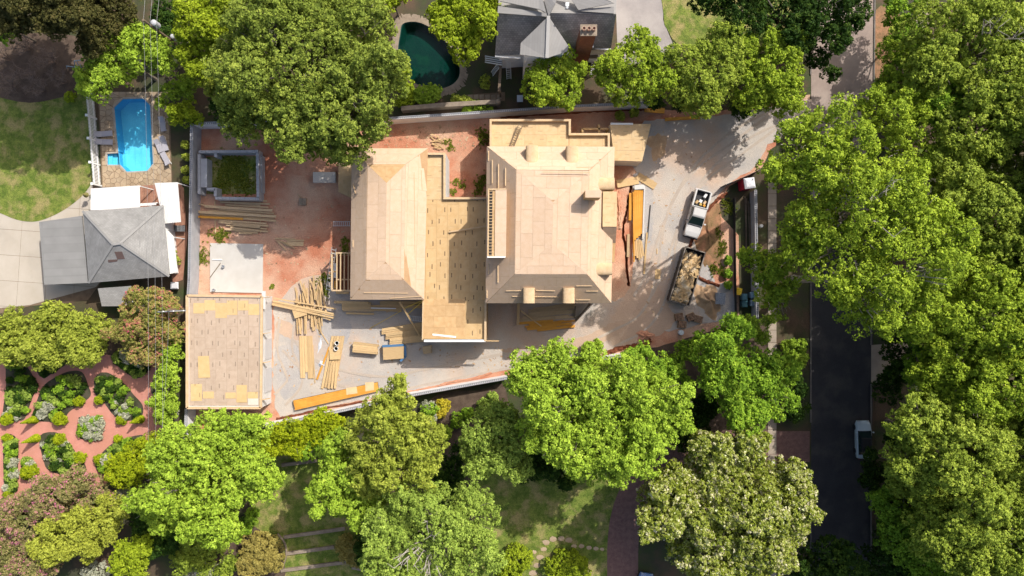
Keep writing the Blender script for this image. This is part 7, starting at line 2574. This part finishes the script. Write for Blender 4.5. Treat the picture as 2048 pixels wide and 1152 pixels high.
# shrubs
SH = [
    ([(850, 190, 20), (868, 186, 16)], 2.0, 'bright', 'rounded green shrub between the dark pool and its stone wall'),
    ([(820, 195, 16), (806, 205, 12)], 1.6, 'lime', 'yellow-green shrub at the left end of the stone wall'),
    ([(925, 200, 10), (912, 198, 9), (938, 203, 8)], 1.2, 'olive', 'low shrub with yellow leaves above the stone wall'),
    ([(955, 215, 14), (975, 216, 12), (935, 217, 10)], 1.0, 'bright', 'low leafy plants between the stone wall and the white wall'),
    ([(970, 165, 12)], 1.2, 'olive', 'small round shrub left of the pergola beam'),
    ([(520, 1098, 40), (505, 1128, 30), (540, 1120, 26)], 3.0, 'gold', 'golden brown bush beside the terraced lawn'),
    ([(700, 1100, 24), (690, 1085, 18), (712, 1118, 16)], 2.0, 'gold', 'bronze shrub at the right end of the terrace edges'),
    ([(1138, 1138, 44)], 2.4, 'lime', 'round yellow-green bush at the bottom edge of the south lawn'),
    ([(1035, 1115, 32), (1020, 1142, 26)], 2.4, 'lime', 'leafy lime bush left of the stepping stones'),
    ([(885, 812, 13), (880, 826, 10)], 1.6, 'yellow', 'bright yellow shrub below the south wall'),
    ([(858, 815, 14), (862, 835, 12)], 1.6, 'silver', 'silvery shrub left of the yellow shrub'),
    ([(915, 840, 16), (935, 825, 12)], 1.4, 'deep', 'dark green shrub right of the yellow shrub'),
    ([(970, 815, 16), (985, 795, 12)], 1.6, 'grey', 'grey-green shrub at the foot of the south wall'),
    ([(890, 865, 16), (870, 880, 12)], 1.4, 'bright', 'green shrub below the yellow shrub'),
    ([(1135, 855, 10)], 1.0, 'olive', 'low shrub beneath the spreading tree'),
    ([(390, 1140, 26), (430, 1146, 20)], 1.4, 'white', 'white-flowered shrub at the bottom edge'),
    ([(195, 1145, 26)], 1.6, 'silver', 'silvery shrub at the bottom edge below the chartreuse tree'),
    ([(250, 985, 14), (262, 1000, 12)], 2.2, 'silver', 'bare silvery shrub right of the chartreuse tree'),
    ([(478, 1060, 16)], 1.5, 'bright', 'green shrub above the golden brown bush'),
    ([(280, 720, 16), (262, 715, 13), (250, 708, 9)], 1.2, 'white', 'white-speckled shrub below the reddish crape myrtle'),
    ([(142, 194, 10)], 1.0, 'lime', 'tiny lime shrub alone on the shaded north-west lawn'),
    ([(165, 500, 10), (160, 522, 10), (172, 488, 8)], 2.9, 'olive', 'climbing shrub at the edge of the carport roof'),
    ([(342, 505, 9), (348, 520, 8)], 2.6, 'olive', 'small climber on the narrow white canopy'),
    ([(400, 508, 11), (404, 520, 8)], .6, 'weed', 'weed clump left of the concrete slab'),
    ([(438, 474, 12), (448, 468, 8)], .6, 'weed', 'weed clump above the concrete slab'),
    ([(962, 368, 9), (958, 380, 10), (966, 356, 8)], .7, 'weed', 'dark weed clump in the courtyard by the main wing'),
    ([(914, 365, 7), (905, 384, 7), (925, 370, 6)], .5, 'weed', 'pale weed clump in the sunny part of the courtyard'),
    ([(898, 285, 7), (902, 296, 6)], .5, 'weed', 'weed clump north of the courtyard'),
    ([(964, 265, 9), (968, 285, 9), (970, 275, 7)], .8, 'weed', 'weed clump at the west side of the north deck'),
    ([(645, 570, 9), (650, 585, 8), (652, 555, 8)], .6, 'weed', 'weed patch left of the porch frame'),
    ([(690, 480, 6), (692, 495, 8), (688, 505, 6)], .5, 'weed', 'weed patch at the north end of the porch frame'),
    ([(545, 573, 5)], .4, 'weed', 'small weed tuft on clay left of the splayed heap'),
    ([(1430, 465, 9), (1425, 480, 7)], .7, 'weed', 'upper weed clump on the planted mound'),
    ([(1438, 500, 10), (1445, 490, 8)], .7, 'weed', 'middle weed clump on the planted mound'),
    ([(1430, 535, 10), (1442, 545, 8)], .7, 'weed', 'lower weed clump on the planted mound'),
    ([(1458, 420, 8), (1452, 405, 7)], .7, 'weed', 'weed clump at the top end of the planted mound'),
    ([(1455, 548, 8), (1456, 520, 8), (1456, 570, 7)], .9, 'deep', 'dark ground plants along the silt fence'),
    ([(388, 280, 6), (392, 320, 5), (390, 350, 5)], .8, 'weed', 'dark weeds in the gap behind the lot wall'),
    ([(372, 290, 7), (374, 315, 6), (372, 340, 7), (374, 360, 6)], 1.2, 'olive', 'dark shrubs in the strip between pool deck and lot wall'),
    ([(1585, 700, 22), (1600, 715, 14), (1600, 690, 12)], 2.0, 'bright', 'bright sprig of foliage on the dark verge'),
    ([(1180, 700, 16), (1195, 690, 10)], 3.0, 'bright', 'small bright sapling at the wall end south of the main wing'),
    ([(455, 345, 24), (480, 350, 22), (470, 325, 18), (445, 370, 14), (490, 370, 14)], .55, 'weed', 'rank weeds filling the block foundation'),
    ([(460, 855, 9), (480, 848, 7)], .6, 'weed', 'weed clump at the foot of the new garage'),
    ([(1240, 232, 9), (1268, 226, 8)], 1.2, 'olive', 'scrubby plant at the north wall by the porch'),
]
for i, (c, h, k, lab) in enumerate(SH):
    if k == 'weed':
        weeds(c, k, lab, 900 + i, h * .55)
        continue
    shrub('shrub' if k != 'weed' else 'weed_clump', c, h, k, lab, 'shrub' if k != 'weed' else 'weeds', seed=i, m=17)

# planting in the garden beds, many plants of a few kinds
BG = random.Random(77)
def inpoly(x, y, pl):
    c = False
    for i in range(len(pl)):
        (x1, y1), (x2, y2) = pl[i], pl[(i + 1) % len(pl)]
        if (y1 > y) != (y2 > y) and x < (x2 - x1) * (y - y1) / (y2 - y1) + x1:
            c = not c
    return c
BN = ['at the left garden edge', 'between the two slanting paths', 'in the large right-hand bed', 'under the reddish crape myrtle', 'in the square centre bed', 'in the long left strip bed',
      'in the bed below the left cone', 'in the bed below the right cone', 'beside the large clipped ball', 'in the shady bed under the olive-green tree', 'along the foot of the clipped hedge']
KD = [('dark_and_shaded', 'dark green'), ('grey', 'grey-green'), ('deep', 'fresh green'), ('silver', 'silvery')]
for bi, b in enumerate(BEDS):
    pts = []
    xs = [p[0] for p in b]
    ys = [p[1] for p in b]
    for _ in range(700):
        x, y = BG.uniform(min(xs), max(xs)), BG.uniform(min(ys), max(ys))
        r = BG.uniform(5, 10)
        if all(inpoly(x + r * .75 * math.cos(a_ * 1.05), y + r * .75 * math.sin(a_ * 1.05), b) for a_ in range(6)) and all(math.hypot(x - q[0], y - q[1]) > .45 * (r + q[2]) for q in pts):
            pts.append((x, y, r))
        if len(pts) >= 30:
            break
    for (x, y, r) in pts:
        if bi in (3, 9):
            k = KD[0] if BG.random() < .6 else KD[1]
        elif bi == 4:
            k = KD[3] if BG.random() < .6 else KD[2]
        else:
            k = BG.choice([KD[0], KD[1], KD[1], KD[2], KD[3]] if y > 800 else [KD[0], KD[0], KD[1], KD[2]])
        shrub('bed_plant', [(x, y, r)], BG.uniform(.5, 1.1), k[0], '%s leafy plant %s' % (k[1], BN[bi]), 'plant', '%s plants %s' % (k[1], BN[bi]), cr=.17, leaf=.16, m=12, seed=bi)

TOP = [(16, 838, 12, 'clipped ball at the left end of the upper brick path'), (121, 838, 13, 'large clipped ball left of the square centre bed'), (158, 803, 10, 'clipped ball at the left foot of the narrow path'),
       (200, 799, 9.5, 'clipped ball at the right foot of the narrow path'), (243, 840, 9, 'clipped ball at the lower corner of the large right-hand bed'), (14, 876, 8.5, 'clipped ball at the top of the long left strip bed'),
       (119, 878, 11.5, 'clipped ball lower left of the square centre bed'), (160, 915, 11, 'clipped ball at the left of the lower narrow path'), (199, 918, 9.5, 'clipped ball at the right of the lower narrow path'),
       (236, 878, 7.5, 'small clipped ball below the right cone'), (60, 943, 15, 'largest clipped ball in the lower left garden'), (16, 988, 8, 'clipped ball at the bottom of the long left strip bed')]
for i, (x, y, r, lab) in enumerate(TOP):
    shrub('topiary_ball', [(x, y, r)], r * 2 / 17.07 * .95, 'topiary', lab, 'topiary', 'clipped topiary balls', cr=.10, leaf=.12, m=14, dens=1.6, seed=200 + i)


def cone(px, py, r, h, label, seed):
    c = P(px, py)
    rng = np.random.default_rng(seed)
    n = 5200
    z = h * (1 - rng.random(n) ** .5)
    a = rng.uniform(0, 6.283, n)
    rad = (r / 17.07) * (1 - z / h) * rng.uniform(.8, 1.04, n) + .03
    pos = np.stack([np.cos(a) * rad, np.sin(a) * rad, z + .05], 1)
    nr = np.stack([np.cos(a), np.sin(a), np.full(n, .4)], 1) + rng.normal(size=(n, 3)) * .35
    nr /= np.linalg.norm(nr, axis=1)[:, None]
    t = np.cross(nr, rng.normal(size=(n, 3)))
    t /= np.linalg.norm(t, axis=1)[:, None]
    b = np.cross(nr, t)
    s = .12 * rng.uniform(.6, 1.3, (n, 1))
    v = np.stack([pos + t * s * .58, pos - t * s * .36 + b * s * .36, pos - t * s * .36 - b * s * .36], 1).reshape(-1, 3)
    me = leaf_mesh('topiary_cone', (v, rng.random(n)), LEAF['topiary'])
    o = bpy.data.objects.new('topiary_cone', me)
    COL.objects.link(o)
    o.location = (c.x, c.y, 0)
    WM[o.name] = Matrix.Translation(o.location)
    MB().tube([Vector((c.x, c.y, -.05)), Vector((c.x, c.y, h * .8))], [.05, .02], 6).build('stem', m_bark, o)
    tag(o, label, 'topiary', 'clipped topiary cones')


cone(72, 838, 8, 2.6, 'clipped cone on the upper left with a long shadow', 1)
cone(282, 838, 8, 2.4, 'clipped cone at the right of the brick garden', 2)
cone(74, 876, 8, 2.6, 'clipped cone on the left just below the upper brick path', 3)

# bare brown trees on the mulch bed, north-west
def bare_tree(px, py, r, h, label, seed, mt=m_brownbark):
    rg = random.Random(seed)
    c = P(px, py)
    t = thing('bare_tree', label, 'bare tree', (c.x, c.y, 0), 0, 'leafless shrubs on the mulch bed')
    mb, tw = MB(), MB()
    R_ = r / 17.07
    for k in range(9):
        a = rg.uniform(0, 6.283)
        e = c + Vector((math.cos(a) * R_ * rg.uniform(.4, .8), math.sin(a) * R_ * rg.uniform(.4, .8), h * rg.uniform(.5, .9)))
        m1 = c.lerp(e, .5) + Vector((0, 0, h * .15))
        mb.tube([c + Vector((0, 0, -.05)), m1, e], [.05, .035, .015], 5)
        for j in range(9):
            s_ = m1.lerp(e, rg.uniform(0, 1))
            q = s_ + Vector((rg.uniform(-1, 1) * R_ * .4, rg.uniform(-1, 1) * R_ * .4, rg.uniform(.1, .5) * h * .5))
            tw.tube([s_, s_.lerp(q, .5) + Vector((0, 0, .06)), q], [.02, .014, .007], 4)
            for i in range(3):
                s2 = s_.lerp(q, rg.uniform(.3, 1))
                tw.tube([s2, s2 + Vector((rg.uniform(-.5, .5), rg.uniform(-.5, .5), rg.uniform(0, .4)))], [.011, .005], 3)
    mb.build('stem', mt, t)
    tw.build('twigs', mt, t)


for i, (x, y, r) in enumerate(((20, 120, 34), (66, 150, 36), (110, 125, 34), (30, 175, 30), (90, 182, 30), (135, 165, 24), (60, 100, 30))):
    bare_tree(x, y, r, 2.4, 'leafless brown shrub on the mulch bed in the north-west shade', 300 + i)
bare_tree(362, 165, 26, 2.6, 'leafless brown shrub between the blue pool and the large oak', 320)
bare_tree(258, 992, 20, 3.6, 'bare silvery shrub right of the chartreuse tree top', 321, m_palebark)
